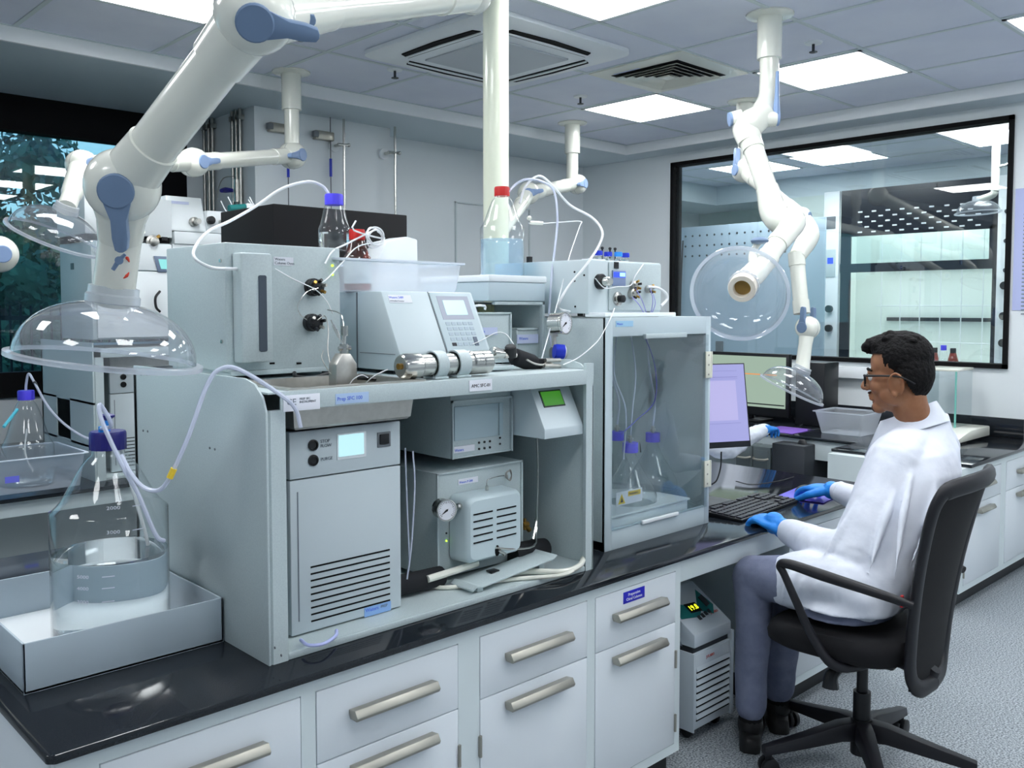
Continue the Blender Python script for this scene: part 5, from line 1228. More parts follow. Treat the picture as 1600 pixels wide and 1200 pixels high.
# ---- B
Bm = thing('extraction_arm', 'white extraction arm hanging in front of the window, reaching left behind the large one', 'extraction arm', (2.643, 4.539, ZC))
x, y = 2.643, 4.539
jb = V((x, y, zmid(457, 243, x, y)))
flange(Bm, x, y, .055, zmid(457, 172, x, y), .054)
b = MB(); b.cyl((x, y, zmid(457, 172, x, y) + .01), jb, .041, n=32); b.build('drop_tube', 'arm', Bm)
j1 = AD(302, 254, 4.35); j2 = AD(128, 258, 3.75)
joint(Bm, jb, .075, axis=(j1 - jb).cross(V((0, 0, 1))), strap=j1 - jb, cap='slatel', sl=1.35, back=False)
seg(Bm, jb, j1, .040, .040); joint(Bm, j1, .070, axis=(j1 - jb).cross(V((0, 0, 1))), strap=jb - j1, cap='slatel', sl=1.6, back=False)
seg(Bm, j1, j2, .038, .038); joint(Bm, j2, .062, axis=(j1 - jb).cross(V((0, 0, 1))), strap=V((-.1, 0, -1)), cap='slatel', sl=1.6, back=False)
rc = AD(80, 372, 3.45); n0 = AD(104, 325, 3.52)
axu = (AD(112, 312, 3.5) - rc).normalized()
b = MB(); b.lathe([(.036, 0), (.034, .08), (.040, .10), (.048, (j2 - n0).length)], n0, j2 - n0, 32); b.build('nozzle', 'arm', Bm, ang=50)
axd = (RT * .42 + UP * .90 - FW * .12).normalized()
hood_dome(Bm, n0 - axd * .13, axd, .185, .115, .036)

# ---- C: elbow at the left edge
Cm = thing('extraction_arm', 'elbow of an extraction arm just entering the left edge of the picture', 'extraction arm', AD(-20, 396, 2.9))
c = AD(-2, 397, 2.9); joint(Cm, c, .058, axis=-away(c) + RT * .25, strap=None, cap='slatel', back=False)
seg(Cm, c, AD(-230, 300, 3.1), .038); cc_ = AD(-230, 300, 3.1); joint(Cm, cc_, .058)
b = MB(); b.lathe([(.09, ZC - .001), (.09, ZC - .01), (.05, ZC - .02), (.045, cc_.z)], (cc_.x, cc_.y, 0)); b.build('ceiling_sleeve', 'arm', Cm)

# ---- D
x, y = 4.80, 4.40
Dm = thing('extraction_arm', 'white extraction arm hanging behind the bottle with the red cap', 'extraction arm', (x, y, ZC))
jd = V((x, y, zmid(880, 288, x, y))); flange(Dm, x, y, .055, zmid(875, 240, x, y), .054)
b = MB(); b.cyl((x, y, zmid(875, 240, x, y) + .01), jd, .042, n=32); b.build('drop_tube', 'arm', Dm)
j1 = AD(826, 302, 5.2); j2 = AD(768, 386, 4.6)
joint(Dm, jd + V((.03, -.02, 0)), .070, axis=RT * .9 - FW * .5, strap=j1 - jd, cap='slatel', sl=1.3, back=False)
seg(Dm, jd, j1, .042, .042); joint(Dm, j1, .064, axis=-away(j1), strap=jd - j1, cap='slatel', sl=1.3, back=False)
seg(Dm, j1, j2, .038, .036); joint(Dm, j2, .046, axis=-RT, cap='slate')

# ---- pole
pp = AY(775, 400, 2.78)
b = MB(); b.lathe([(.053, ZT + .001), (.053, ZC - .001)], (pp.x, 2.78, 0), n=40); b.lathe([(.075, ZT + .001), (.075, ZT + .01), (.054, ZT + .016)], (pp.x, 2.78, 0), n=40)
tag(b.build('service_pole', mat('cream_pole', s2l(240, 244, 222), .3, coat=.4)), 'thick cream vertical pole rising to the ceiling behind the red capped bottle', 'pole')

# ---- E
x, y = 3.679, 2.181
Em = thing('extraction_arm', 'white extraction arm with a clear hood turned towards the camera', 'extraction arm', (x, y, ZC))
flange(Em, x, y, .055, zmid(1203, 92, x, y), .054)
zq = zmid(1200, 92, x, y)
j1 = AD(1190, 190, 3.95); j2 = AD(1213, 345, 3.75)
b = MB(); b.tube([(x, y, zq + .01), V((x, y, zmid(1200, 145, x, y))), AD(1193, 172, 4.0), AD(1180, 192, 3.95)], [.042, .043, .050, .052], 32, 6); b.build('drop_tube', 'arm', Em, ang=60)
b = MB(); b.tube([AD(1196, 178, 3.98), AD(1175, 192, 3.95), AD(1166, 200, 3.95), AD(1172, 222, 3.93)], [.052, .062, .060, .052], 32, 6); b.build('joint_housing', 'arm', Em, ang=60)
for pa, pb, st in (((1158, 184), (1143, 186), None), ((1196, 186), (1212, 186), 1)):
    a_, c_ = AD(*pa, 3.95), AD(*pb, 3.95); b = MB(); b.cyl(a_, c_, .036, .032, n=24); b.build('joint_boss', 'arm', Em)
    b = MB(); b.cyl(c_, c_ + (c_ - a_).normalized() * .012, .030, n=24); b.build('joint_cap', 'slatel', Em)
b = MB(); b.tube([AD(1213, 180, 3.94), AD(1214, 150, 3.96), AD(1215, 112, 3.97)], [.018, .010, .008], 8); b.build('cap_tongue', 'slatel', Em)
q0 = AD(1170, 212, 3.94); q1 = AD(1207, 318, 3.80)
seg(Em, q0, q1, .043, .043)
b = MB(); b.tube([AD(1200, 300, 3.80), AD(1208, 330, 3.78), AD(1222, 345, 3.74), AD(1240, 345, 3.72), AD(1230, 362, 3.68), AD(1215, 380, 3.65)], [.046, .056, .060, .050, .046, .043], 32, 5); b.build('elbow_housing', 'arm', Em, ang=60)
a_ = AD(1247, 345, 3.72); b = MB(); b.cyl(a_ - RT * .02, a_ + RT * .012, .032, .028, n=24); b.build('joint_cap', 'slate', Em)
n1 = AD(1196, 408, 3.58); seg(Em, AD(1218, 376, 3.66), n1, .040, .040, name='wrist_tube')
rcE = AD(1155, 460, 3.30); mouth = AD(1165, 438, 3.34); apex = AD(1180, 425, 3.46)
axE = (apex - mouth).normalized(); axE = (FW * .80 + RT * .34 + UP * .34 + V((0, 0, .0))).normalized()
hood_dome(Em, rcE, axE, .180, .105, .044)
ap = rcE + axE * .105
b = MB(); b.tube([ap + axE * .0, ap + axE * .05, n1.lerp(ap, .45), n1], [.046, .046, .046, .042], 28, 5); b.build('wrist_bend', 'arm', Em, ang=60)
b = MB(); b.lathe([(.031, .03), (.031, -.035), (.033, -.042), (.050, -.042), (.052, -.036), (.052, .03)], ap, axE, 36, False); b.build('nozzle_mouth', mat('nozzle_cream', s2l(236, 226, 210), .4), Em)
b = MB(); b.cyl(ap - axE * .012, ap - axE * .010, .031, n=24); b.build('duct_inside', mat('duct_brown', s2l(150, 120, 60), .7), Em)
b = MB(); a_ = AD(1187, 376, 3.5); b.sph(a_, (.035, .035, .014), 16); b.build('damper_cap', 'slate', Em)
b = MB(); b.tube([AD(1178, 415, 3.50), AD(1176, 395, 3.52), AD(1186, 378, 3.52)], [.022, .014, .012], 12); b.build('damper_bracket', 'arm', Em)

# ---- F
x, y = 5.097, 3.185
Fm = thing('extraction_arm', 'rear extraction arm ending in a small tilted hood over the back bench', 'extraction arm', (x, y, ZC))
flange(Fm, x, y, .060, zmid(1165, 190, x, y), .058)
jf = AD(1167, 258, 5.55)
b = MB(); b.cyl((x, y, zmid(1165, 190, x, y) + .01), (x, y, jf.z), .044, n=32); b.build('drop_tube', 'arm', Fm)
joint(Fm, V((x, y, jf.z)), .078, axis=-RT * .9 - FW * .3, strap=V((0, 0, 1)), cap='slatel', back=False, sl=1.7)
j2 = AD(1250, 340, 5.1); seg(Fm, V((x, y, jf.z)), j2, .046, .044); joint(Fm, j2, .060, axis=RT * .8 - FW * .6, cap='slate', back=True)
k1 = AD(1262, 368, 5.05); b = MB(); b.tube([j2, k1, AD(1246, 400, 5.0)], [.056, .064, .046], 28, 6); b.build('elbow_housing', 'arm', Fm, ang=60)
b = MB(); a_ = AD(1268, 366, 5.03); b.cyl(a_, a_ + RT * .035, .026, .020, n=20); b.build('joint_boss', 'arm', Fm)
k2 = AD(1262, 512, 4.95); seg(Fm, AD(1244, 395, 5.0), AD(1253, 490, 4.96), .041, .041)
joint(Fm, k2, .064, axis=-RT * .75 - FW * .65, strap=V((-.02, 0, 1)), cap='slate', sl=1.7)
n0 = AD(1253, 578, 4.92); b = MB(); b.lathe([(.042, 0), (.038, (k2 - n0).length * .15), (.036, (k2 - n0).length * .6), (.044, (k2 - n0).length)], n0, k2 - n0, 28); b.build('nozzle', 'arm', Fm, ang=50)
axF = (-RT * .40 * -1 + UP * .88 - FW * .18).normalized()
hood_dome(Fm, n0 - axF * .125, axF, .185, .115, .038)
# ================================================================ WINDOW BENCH INSTRUMENTS
def block(name, label, cat, x0, x1, y0, y1, z0, z1, m='rack', b=.003, group=None):
    q = MB(); q.box(x0, x1, y0, y1, z0, z1, b); return tag(q.build(name, m), label, cat, group)


ofm = mat('warm_white_case', s2l(228, 234, 236), .4)
Z2 = 1.3725
wm = thing('chromatograph_module', 'tall pale instrument with a small dark badge, stacked on the rack by the window', 'instrument', (1.63, 4.5, Z2))
q = MB(); q.box(1.462, 1.83, 4.275, 4.70, Z2 + .012, 1.835, .004); q.build('housing', 'rack', wm)
q = MB(); q.box(1.48, 1.828, 4.262, 4.275, Z2 + .02, 1.70, .003); q.box(1.48, 1.828, 4.262, 4.275, 1.705, 1.83, .003); q.build('front_panel', ofm, wm)
for x in (1.50, 1.79):
    for y in (4.30, 4.66): q = MB(); q.cyl((x, y, Z2), (x, y, Z2 + .013), .012, n=10); q.build('foot', 'black', wm)
a = AX(112, 416, 1.462); q = MB(); q.box(1.4605, 1.462, a.y - .03, a.y + .012, a.z - .016, a.z + .014); q.build('badge', 'black', wm)
a = AY(240, 400, 4.26); q = MB(); q.prism([(a.x, a.z), (a.x + .06, a.z), (a.x + .06, a.z - .075), (a.x + .018, a.z - .075)], 'y', 4.255, 4.262, .001); k_ = q.build('display_frame', mat('frame_slate', s2l(112, 126, 150), .4), wm)
q = MB(); q.prism([(a.x + .02, a.z - .014), (a.x + .06, a.z - .014), (a.x + .06, a.z - .06), (a.x + .032, a.z - .06)], 'y', 4.2535, 4.255); q.build('display', mat('teal_screen', (.05, .1, .1), .4, emit=s2l(120, 190, 190), es=.8), k_)
b = MB(); b.tube([AY(250, 455, 4.24), AY(243, 465, 4.23), AY(244, 480, 4.23), AY(250, 487, 4.24)], .006, 8); b.build('cable_loop', 'black', wm)
w2 = thing('autosampler', 'white boxy instrument with a steel valve, on top of the tall pale instrument', 'instrument', (1.65, 4.5, 1.836))
zt2 = AY(262, 312, 4.28).z
q = MB(); q.box(1.44, 1.84, 4.28, 4.66, 1.865, zt2, .004); q.build('housing', ofm, w2)
q = MB(); q.box(1.45, 1.83, 4.29, 4.65, 1.836, 1.8655); q.build('black_plinth', 'mblack', w2)
for px, py in ((223, 378), (257, 373)): a = AY(px, py, 4.28); q = MB(); q.box(a.x - .014, a.x + .014, 4.276, 4.28, a.z - .008, a.z + .008); q.build('button', 'black', w2)
a = AY(239, 378, 4.27); q = MB(); q.lathe([(.032, 0), (.032, .01), (.022, .014), (.020, .03), (.012, .034)], (a.x, 4.28, a.z), (0, -1, 0), 24); q.build('valve', 'bsteel', w2)
q = MB(); q.cyl((a.x + .02, 4.28, a.z + .02), (a.x + .03, 4.265, a.z + .03), .008, n=8); q.build('valve_fitting', 'brass', w2)
block('stack_module', 'pale instrument block under the white pumps by the window, mostly hidden', 'instrument', 1.845, 2.49, 4.29, 4.68, Z2, AY(300, 382, 4.28).z - .001, ofm)
zb = AY(300, 382, 4.28).z
pb_ = thing('vacuum_degasser', 'low white pump housing under the window-side detector', 'instrument', (2.05, 4.5, zb))
xr = AY(382, 370, 4.28).x
q = MB(); q.box(1.85, xr, 4.28, 4.62, zb, zb + .06, .004); q.build('housing', ofm, pb_)
z3 = zb + .062
d2 = thing('window_detector', 'white detector with a sloping front and a faint label, near the left window', 'instrument', (1.97, 4.5, z3))
xa, xb = AY(266, 340, 4.28).x, AY(322, 340, 4.28).x; zt = AY(300, 309, 4.34).z
q = MB(); q.prism([(4.28, z3), (4.28, z3 + .01), (4.33, zt), (4.58, zt), (4.58, z3)], 'x', xa, xb, .003); q.build('housing', ofm, d2)
q = MB(); q.box(xa + .02, xa + .11, 4.318, 4.3225, zt - .04, zt - .025); q.build('name_label', 'lilac', d2)
a = AY(304, 346, 4.27); q = MB(); q.lathe([(.022, 0), (.022, .02), (.014, .025), (.014, .05)], (a.x, 4.29, a.z), (.2, -1, 0), 16); q.build('purge_valve', 'bsteel', d2)
x2, x3 = xb + .004, AY(358, 340, 4.28).x; zt_ = AY(340, 330, 4.28).z
d3 = thing('solvent_pump', 'small white pump with a black knob beside the window-side detector', 'instrument', ((x2 + x3) / 2, 4.5, z3))
q = MB(); q.box(x2, x3, 4.28, 4.55, z3, zt_, .003); q.build('housing', ofm, d3)
a = AY(326, 344, 4.27); q = MB(); q.lathe([(.018, 0), (.020, .004), (.020, .024), (.017, .026)], (a.x + .01, 4.28, a.z), (0, -1, 0), 20); q.build('knob', 'black', d3)
a = AY(345, 346, 4.27); q = MB(); q.cyl((a.x, 4.28, a.z), (a.x, 4.25, a.z), .008, n=10); q.build('steel_port', 'bsteel', d3)
# gas regulator cluster
gr = thing('gas_valve_cluster', 'cluster of small valves, blue tags and a brass-faced gauge near the wall pipes', 'valve', AY(370, 372, 4.24))
q = MB(); a, c = AY(358, 326, 4.3), AY(383, 324, 4.3); q.cyl(a, c, .018, n=16); q.build('teal_valve', 'teal', gr)
q = MB(); q.box(AY(383, 320, 4.3).x, AY(394, 320, 4.3).x, 4.28, 4.32, AY(383, 332, 4.3).z, AY(383, 318, 4.3).z, .003); q.build('white_block', 'white', gr)
q = MB(); q.cyl(AY(372, 335, 4.3), AY(372, 372, 4.3), .010, n=12); q.cyl(AY(362, 352, 4.28), AY(380, 350, 4.28), .012, n=12); q.cyl(AY(380, 346, 4.3), AY(404, 330, 4.32), .017, n=14); q.build('manifold', 'bsteel', gr)
gauge(gr, AY(376, 358, 4.23), (-.2, -1, 0), .026, th=.02)
for dz in (0, 7): q = MB(); q.box(AY(355, 340, 4.26).x, AY(362, 340, 4.26).x, 4.25, 4.265, AY(355, 340 + dz, 4.26).z, AY(355, 336 + dz, 4.26).z); q.build('blue_tag', 'rblue', gr)
b = MB(); b.tube([AY(388, 352, 4.25), AY(400, 353, 4.24), AY(408, 345, 4.24), AY(408, 335, 4.25), AY(400, 330, 4.26)], .004, 8); tag(b.build('braided_hose', 'bsteel'), 'short metal hose looping right of the brass-faced gauge', 'hose')
G = 'white tubes fanning out near the wall pipes'
for i, (p0, p1, p2) in enumerate((((345, 314), (352, 328), (362, 338)), ((356, 308), (362, 320), (366, 338)), ((390, 308), (397, 320), (410, 332)), ((388, 312), (396, 324), (408, 338)))):
    hose(['leftmost white tube sloping to the gas valves', 'second white tube dropping to the gas valves', 'upper white tube sloping away right of the gas valves', 'lower white tube sloping away right of the gas valves'][i], [AY(*p0, 4.32), AY(*p1, 4.3), AY(*p2, 4.28)], .003, 'ptfe', group=G)
# white tray and bottle on the window bench
ta = AZ(100, 748, ZT); bc = AZ(45, 738, ZT)
wt2 = thing('plastic_tray', 'milky plastic tray with a blue sticker on the window bench', 'tray', (1.05, 4.35, ZT))
TX0, TX1, TY0, TY1 = .72, ta.x + .02, 4.20, 4.62
def rect(i, z, r=.02, n=3):
    return [V((mx + r * math.cos(math.radians(a)), my + r * math.sin(math.radians(a)), z)) for mx, my, a0 in ((TX1 - i - r, TY1 - i - r, 0), (TX0 + i + r, TY1 - i - r, 90), (TX0 + i + r, TY0 + i + r, 180), (TX1 - i - r, TY0 + i + r, 270)) for a in [a0 + 90 * k / n for k in range(n + 1)]]
TH = AY(80, 712, TY0).z - ZT
q = MB(); q.loft([rect(.016, ZT + .001), rect(.0, ZT + TH)], False); q.loft([rect(.016, ZT + .001), rect(.016, ZT + .003)]); q.build('tray_body', 'tub', wt2)
q = MB(); q.loft([rect(0, ZT + TH - .006), rect(-.014, ZT + TH - .004), rect(-.014, ZT + TH), rect(0, ZT + TH), rect(0, ZT + TH - .006)], False); q.build('rim', M['tub_rim'], wt2)
a, c = AY(8, 757, TY0 - .002), AY(30, 743, TY0 - .002); q = MB(); q.box(a.x, c.x, TY0 - .004, TY0 - .001, a.z + .004, c.z); q.build('sticker', mat('sticker_violet', s2l(120, 124, 236), .5), wt2, 'plain violet-blue sticker')
bb = AY(43, 700, 4.40); bcz = AY(40, 612, 4.40).z
bt2 = bottle('clear round bottle with a violet cap standing in the milky tray by the window', (bb.x, 4.40, ZT + .004), .108, bcz - ZT - .004, .030, 'blue', .034, .05, 'water', hs=.42, caph=.040)
q = MB(); q.tube([(bb.x + .0, 4.40, ZT + .25), (bb.x - .01, 4.40, ZT + .14), (bb.x + .03, 4.40, ZT + .03)], .004, 8); q.build('dip_tube', 'ptfe', bt2)
q = MB(); a, c = AY(6, 667, 4.29), AY(27, 640, 4.37); q.tube([a, a.lerp(c, .5), c], .007, 8); q.build('cyan_strap', mat('cyan_rubber', s2l(90, 200, 220), .4), bt2)
hose('clear tube from the violet capped bottle to the window-side rack', [(bb.x, 4.40, bcz + .0), AY(41, 600, 4.40), AY(45, 584, 4.39), AY(55, 600, 4.36), AY(75, 635, 4.33), AY(100, 662, 4.3), AY(130, 682, 4.27), AY(157, 690, 4.25)], .0055)
b = MB(); b.cyl(AY(53, 596, 4.365), AY(57, 603, 4.36), .0075, n=10)
tag(b.build('tube_joint', 'dgrey'), 'dark joint on the tube above the violet capped bottle', 'joint')

# wall pipes, clamps, rods
G = 'upright steel gas pipes beside the window'
for px, top in ((319, 190), (326, 188), (332, 188), (363, 173), (369, 172), (375, 171)):
    p = AX(px, top + 40, 2.715) if px > 350 else AX(px, top + 40, 2.715)
    b = MB(); b.cyl((2.715, p.y, ZT), (2.715, p.y, ZS), .011, n=12); b.box(2.70, 2.7395, p.y - .014, p.y + .014, 2.70, 2.73)
    pos = {319: 'leftmost', 326: 'second', 332: 'third', 363: 'fourth', 369: 'fifth', 375: 'rightmost'}[px]
    tag(b.build('gas_pipe', 'bsteel'), pos + ' of the six upright steel pipes beside the window', 'pipe', G)
a = AX(368, 298, 2.69); q = MB(); gv = thing('gas_tap', 'wall gas tap with a dark blue lever on the steel pipes', 'tap', (2.69, a.y, a.z))
q.cyl((2.70, a.y, a.z - .07), (2.70, a.y, a.z + .07), .02, n=12); q.build('tap_body', 'bsteel', gv)
q = MB(); q.tube([(2.67, a.y, a.z), AX(352, 297, 2.62), AX(346, 298, 2.58)], [.012, .018, .012], 10, 3); q.build('lever', 'dblue', gv)
hose('thin steel line curving left from the gas tap', [AX(368, 275, 2.68), AX(350, 278, 2.66), AX(342, 292, 2.65), AX(340, 310, 2.65)], .003, 'bsteel')
Yp = 5.145
G = 'grey clamps fixed on the wall pier'
for px, py, s in ((433, 201, 'left'), (503, 213, 'right')):
    a = AY(px, py, Yp); c = thing('wall_clamp', s + ' grey metal clamp on the wall pier', 'clamp', (a.x, Yp, a.z - .03), group=G)
    q = MB(); q.box(a.x - .07, a.x + .07, Yp - .04, Yp + .003, a.z - .028, a.z + .028, .006); q.build('clamp_body', 'nickel', c)
    q = MB(); q.box(a.x - .09, a.x - .05, Yp - .05, Yp - .02, a.z - .018, a.z + .02, .005); q.build('jaw', 'grey', c)
for px, y0, y1, r, lab in ((450, 245, 380, .003, 'left thin hanging line with a blue band on the wall pier'), (516, 183, 320, .003, 'right thin hanging line with a blue band on the wall pier')):
    a = AY(px, y0, Yp - .03); c = AY(px, y1, Yp - .03); t = thing('sample_line', lab, 'line', (a.x, Yp - .03, c.z), group='thin lines with blue bands')
    q = MB(); q.cyl((a.x, Yp - .03, c.z - .3), (a.x, Yp - .03, a.z), .0035, n=8); q.build('line', 'grey', t)
    q = MB(); zz = AY(px, 248, Yp - .03).z; q.cyl((a.x, Yp - .03, zz - .115), (a.x, Yp - .03, zz), .009, n=8); q.build('blue_band', 'rblue', t)
for px, y0, cy_, dpx, lab in ((537, 186, 228, 524, 'left'), (617, 198, 240, 602, 'right')):
    a = AY(px, y0, Yp - .08); t = thing('support_rod', lab + ' chrome support rod clamped upright on the wall pier', 'rod', (a.x, Yp - .08, ZT), group='chrome rods on the wall pier')
    q = MB(); q.cyl((a.x, Yp - .08, ZT + .0), (a.x, Yp - .08, a.z), .008, n=12); q.build('rod', 'steel', t)
    c = AY(dpx, cy_, Yp - .02); q = MB(); q.cyl((c.x, Yp + .003, c.z), (c.x, Yp - .015, c.z), .037, n=24); q.build('wall_plate', 'white', t)
    q = MB(); q.cyl((c.x, Yp - .02, c.z), (c.x, Yp - .08, c.z), .010, n=10); q.cyl((c.x - .02, Yp - .08, c.z), (a.x + .03, Yp - .08, c.z + .004), .010, n=10); q.sph((a.x + .035, Yp - .08, c.z + .004), .014, 10); q.build('boss_clamp', 'steel', t)
# ================================================================ BACK BENCH THINGS
XM = 5.56
q4 = [AX(*p, XM) for p in ((1113, 549), (1233, 557), (1230, 650), (1113, 640))]
my0, my1 = q4[1].y, q4[1].y + .66; mz0, mz1 = q4[2].z, q4[0].z
m2 = thing('monitor', 'wide dark monitor with a pale green screen on the back bench', 'monitor', (XM + .1, (my0 + my1) / 2, ZT))
q = MB(); q.box(XM, XM + .04, my0, my1, mz0 - .015, mz1, .004); q.build('casing', 'black', m2)
q = MB(); q.box(XM - .001, XM + .001, my0 + .022, my1 - .02, mz0 + .045, mz1 - .022); s_ = q.build('screen', mat('screen_sage', (.05, .06, .05), .3, emit=s2l(164, 186, 168), es=.48), m2)
q = MB(); q.box(XM - .002, XM - .0012, my0 + .09, my1 - .02, mz1 - .150, mz1 - .142); q.build('orange_line', mat('screen_orange', (.2, .1, .05), .4, emit=s2l(200, 130, 70), es=.7), s_)
q = MB(); q.box(XM - .002, XM - .0012, my0 + .03, my1 - .02, mz0 + .062, mz0 + .070); q.build('dark_line', 'inkd', s_)
text('+ 5.0', .026, (XM - .0015, my0 + .115, mz1 - .115), (0, -1, 0), (0, 0, 1), 'inkd', s_)
q = MB(); yc = (my0 + my1) / 2; q.box(XM + .04, XM + .07, yc - .03, yc + .03, ZT + .01, mz0 + .15, .004); q.build('stand', 'black', m2); q = MB(); q.box(XM - .04, XM + .16, yc - .13, yc + .13, ZT + .001, ZT + .014, .004); q.build('stand_base', 'black', m2)
# pedestal with mouse pad corner and blue sheet
px0, px1 = 5.02, 5.145
pd = thing('computer_tower', 'dark grey computer tower in front of the back bench, below the second gloved hand', 'computer', (5.2, 2.95, 0))
ya, yb = AX(1257, 700, px0).y, AX(1206, 700, px0).y
q = MB(); q.box(px0, 5.49, ya, yb, .02, .695, .006); q.build('casing', 'dgrey', pd)
for y in (ya + .02, yb - .02): q = MB(); q.box(px0 + .02, 5.4, y - .008, y + .008, 0, .021); q.build('foot', 'black', pd)
yc_ = AX(1150, 700, px0).y
for (a_, c_, lab) in ((yb + .012, yb + (yc_ - yb) * .52, 'right'), (yb + (yc_ - yb) * .54, yc_, 'left')):
    t = thing('drawer_cabinet', lab + ' grey drawer cabinet with a curved chrome pull under the back bench', 'cabinet', (5.2, (a_ + c_) / 2, 0), group='grey drawer cabinets under the back bench')
    q = MB(); q.box(px0, 5.49, a_, c_, .0, .66, .003); q.build('carcass', mat('drawer_grey', s2l(96, 106, 108), .5) if lab == 'right' else M['drawer_grey'] if 'drawer_grey' in M else bpy.data.materials['drawer_grey'], t)
    q = MB(); q.box(px0 - .006, px0, a_ + .012, c_ - .012, .36, .64, .002); d_ = q.build('drawer', bpy.data.materials['drawer_grey'], t)
    ym = (a_ + c_) / 2; q = MB(); q.tube([(px0 - .006, ym - .05, .59), (px0 - .03, ym - .035, .585), (px0 - .034, ym, .583), (px0 - .03, ym + .035, .585), (px0 - .006, ym + .05, .59)], .007, 8); q.build('pull', 'nickel', d_)
b = MB(); p = AZ(1212, 692, .663); b.box(p.x - .01, p.x + .10, p.y - .03, p.y + .10, .6605, .663); tag(b.build('blue_sheet', 'sblue'), 'small blue sheet on the grey drawer cabinet', 'sheet')
p = AZ(1245, 673, ZT); b = MB(); b.box(5.16, 5.44, 2.86, 3.10, ZT + .0005, ZT + .004, .001); tag(b.build('mouse_pad', mat('pad_purple', s2l(134, 96, 196), .5)), 'purple patterned mouse pad under the second gloved hand on the back bench', 'mouse pad')
b = MB(); b.box(5.60, 5.80, AX(1288, 600, 5.60).y, AX(1243, 600, 5.60).y, ZT + .001, AX(1260, 566, 5.60).z, .006); tag(b.build('desktop_tower', 'black'), 'black upright case on the back bench right of the wide monitor', 'computer')
G = 'black cables lying on the back bench'
for i, pts in enumerate((((1240, 655), (1265, 650), (1280, 645), (1300, 655), (1318, 664)), ((1250, 665), (1275, 655), (1290, 662), (1312, 668)), ((1262, 672), (1290, 670), (1320, 668), (1340, 664)))):
    hose(['uppermost black cable on the back bench', 'middle black cable on the back bench', 'lowest black cable on the back bench'][i], [AZ(x, y, ZT + .006 + (.02 if k == 2 else 0)) for k, (x, y) in enumerate(pts)], .004, 'dgrey', 'cable', group=G, cat='cable')
q = MB(); a = AX(1245, 697, 5.14); t = thing('headphones', 'dark headset hanging at the front edge of the back bench', 'headset', (5.12, a.y, a.z)); a = AX(1255, 697, 5.11); q.sph((5.10, a.y, a.z), (.02, .035, .045), 12); q.build('ear_cup', 'black', t)
q = MB(); q.tube([(5.10, a.y, a.z + .04), (5.10, a.y + .06, a.z - .02), (5.10, a.y + .05, a.z - .12), (5.10, a.y + .0, a.z - .10)], .002, 6); q.build('lead', 'grey', t)
# white tub behind the man
a = AZ(1380, 692, ZT); t = thing('storage_tub', 'milky square tub on the back bench behind the seated man', 'tub', (5.45, a.y, ZT))
TX0, TX1, TY0, TY1 = 5.32, 5.60, 2.48, 2.80
q = MB(); q.loft([rect(.03, ZT + .001), rect(0, ZT + .14)], False); q.loft([rect(.03, ZT + .001), rect(.03, ZT + .004)]); q.loft([rect(0, ZT + .134), rect(-.012, ZT + .137), rect(-.012, ZT + .142), rect(0, ZT + .142), rect(0, ZT + .134)], False); q.build('tub_body', 'tub', t)
# balance with draught shield
gx, gy0, gy1 = 5.66, AX(1494, 600, 5.66).y, AX(1440, 600, 5.66).y
bl = thing('analytical_balance', 'laboratory balance with a tall clear draught shield on the right of the back bench', 'balance', (5.75, (gy0 + gy1) / 2, ZT))
zt = AX(1470, 576, gx).z; zbs = AX(1470, 680, gx).z
q = MB(); q.prism([(5.45, ZT + .01), (5.42, ZT + .035), (5.62, ZT + .07), (5.92, ZT + .07), (5.92, ZT + .01)], 'y', gy0 - .11, gy1 + .02, .008); q.build('base', 'offw', bl)
q = MB(); q.box(5.45, 5.6, gy0 - .09, gy1, ZT + .001, ZT + .012); q.build('foot', 'black', bl)
q = MB(); q.box(gx, 5.92, gy0, gy0 + .004, ZT + .07, zt - .012); q.box(gx, gx + .004, gy0, gy1, ZT + .07, zt - .012); q.box(gx, 5.92, gy1 - .004, gy1, ZT + .07, zt - .012); q.build('shield_glass', M['glassg'], bl)
q = MB(); q.box(gx - .004, 5.93, gy0 - .004, gy1 + .004, zt - .014, zt, .003); q.build('shield_top', 'offw', bl)
q = MB(); q.box(gx - .003, gx + .006, gy0 - .003, gy0 + .006, ZT + .07, zt - .012); q.build('shield_post', mat('glass_edge', s2l(120, 190, 180), .3), bl)
a = AX(1463, 640, 5.60); bottle('small bottle with a blue cap beside the laboratory balance', (5.58, a.y + .06, ZT + .001), .03, .12, .014, 'blue', .017, .04, caph=.022) if False else None

# poster on the back wall
y1_ = AX(1584, 400, XW).y; z1_, z0_ = AX(1590, 295, XW).z, AX(1590, 485, XW).z
t = thing('wall_poster', 'lilac printed poster on the back wall, cut by the right edge', 'poster', (XW - .002, y1_ - .3, z0_))
q = MB(); q.box(XW - .004, XW - .001, y1_ - .6, y1_, z0_, z1_); q.build('sheet', mat('poster_lilac', s2l(178, 186, 226), .6), t)
q = MB()
q.sph((XW - .004, y1_ - .10, z1_ - .06), (.001, .045, .03), 12); q.build('orange_mark', mat('poster_orange', s2l(220, 110, 70), .6), t)
q = MB()
for k in range(26): q.box(XW - .0055, XW - .004, y1_ - .56, y1_ - .05, z1_ - .16 - k * .024, z1_ - .153 - k * .024)
tag(q.build('text_line', 'ink', t), kind='stuff')

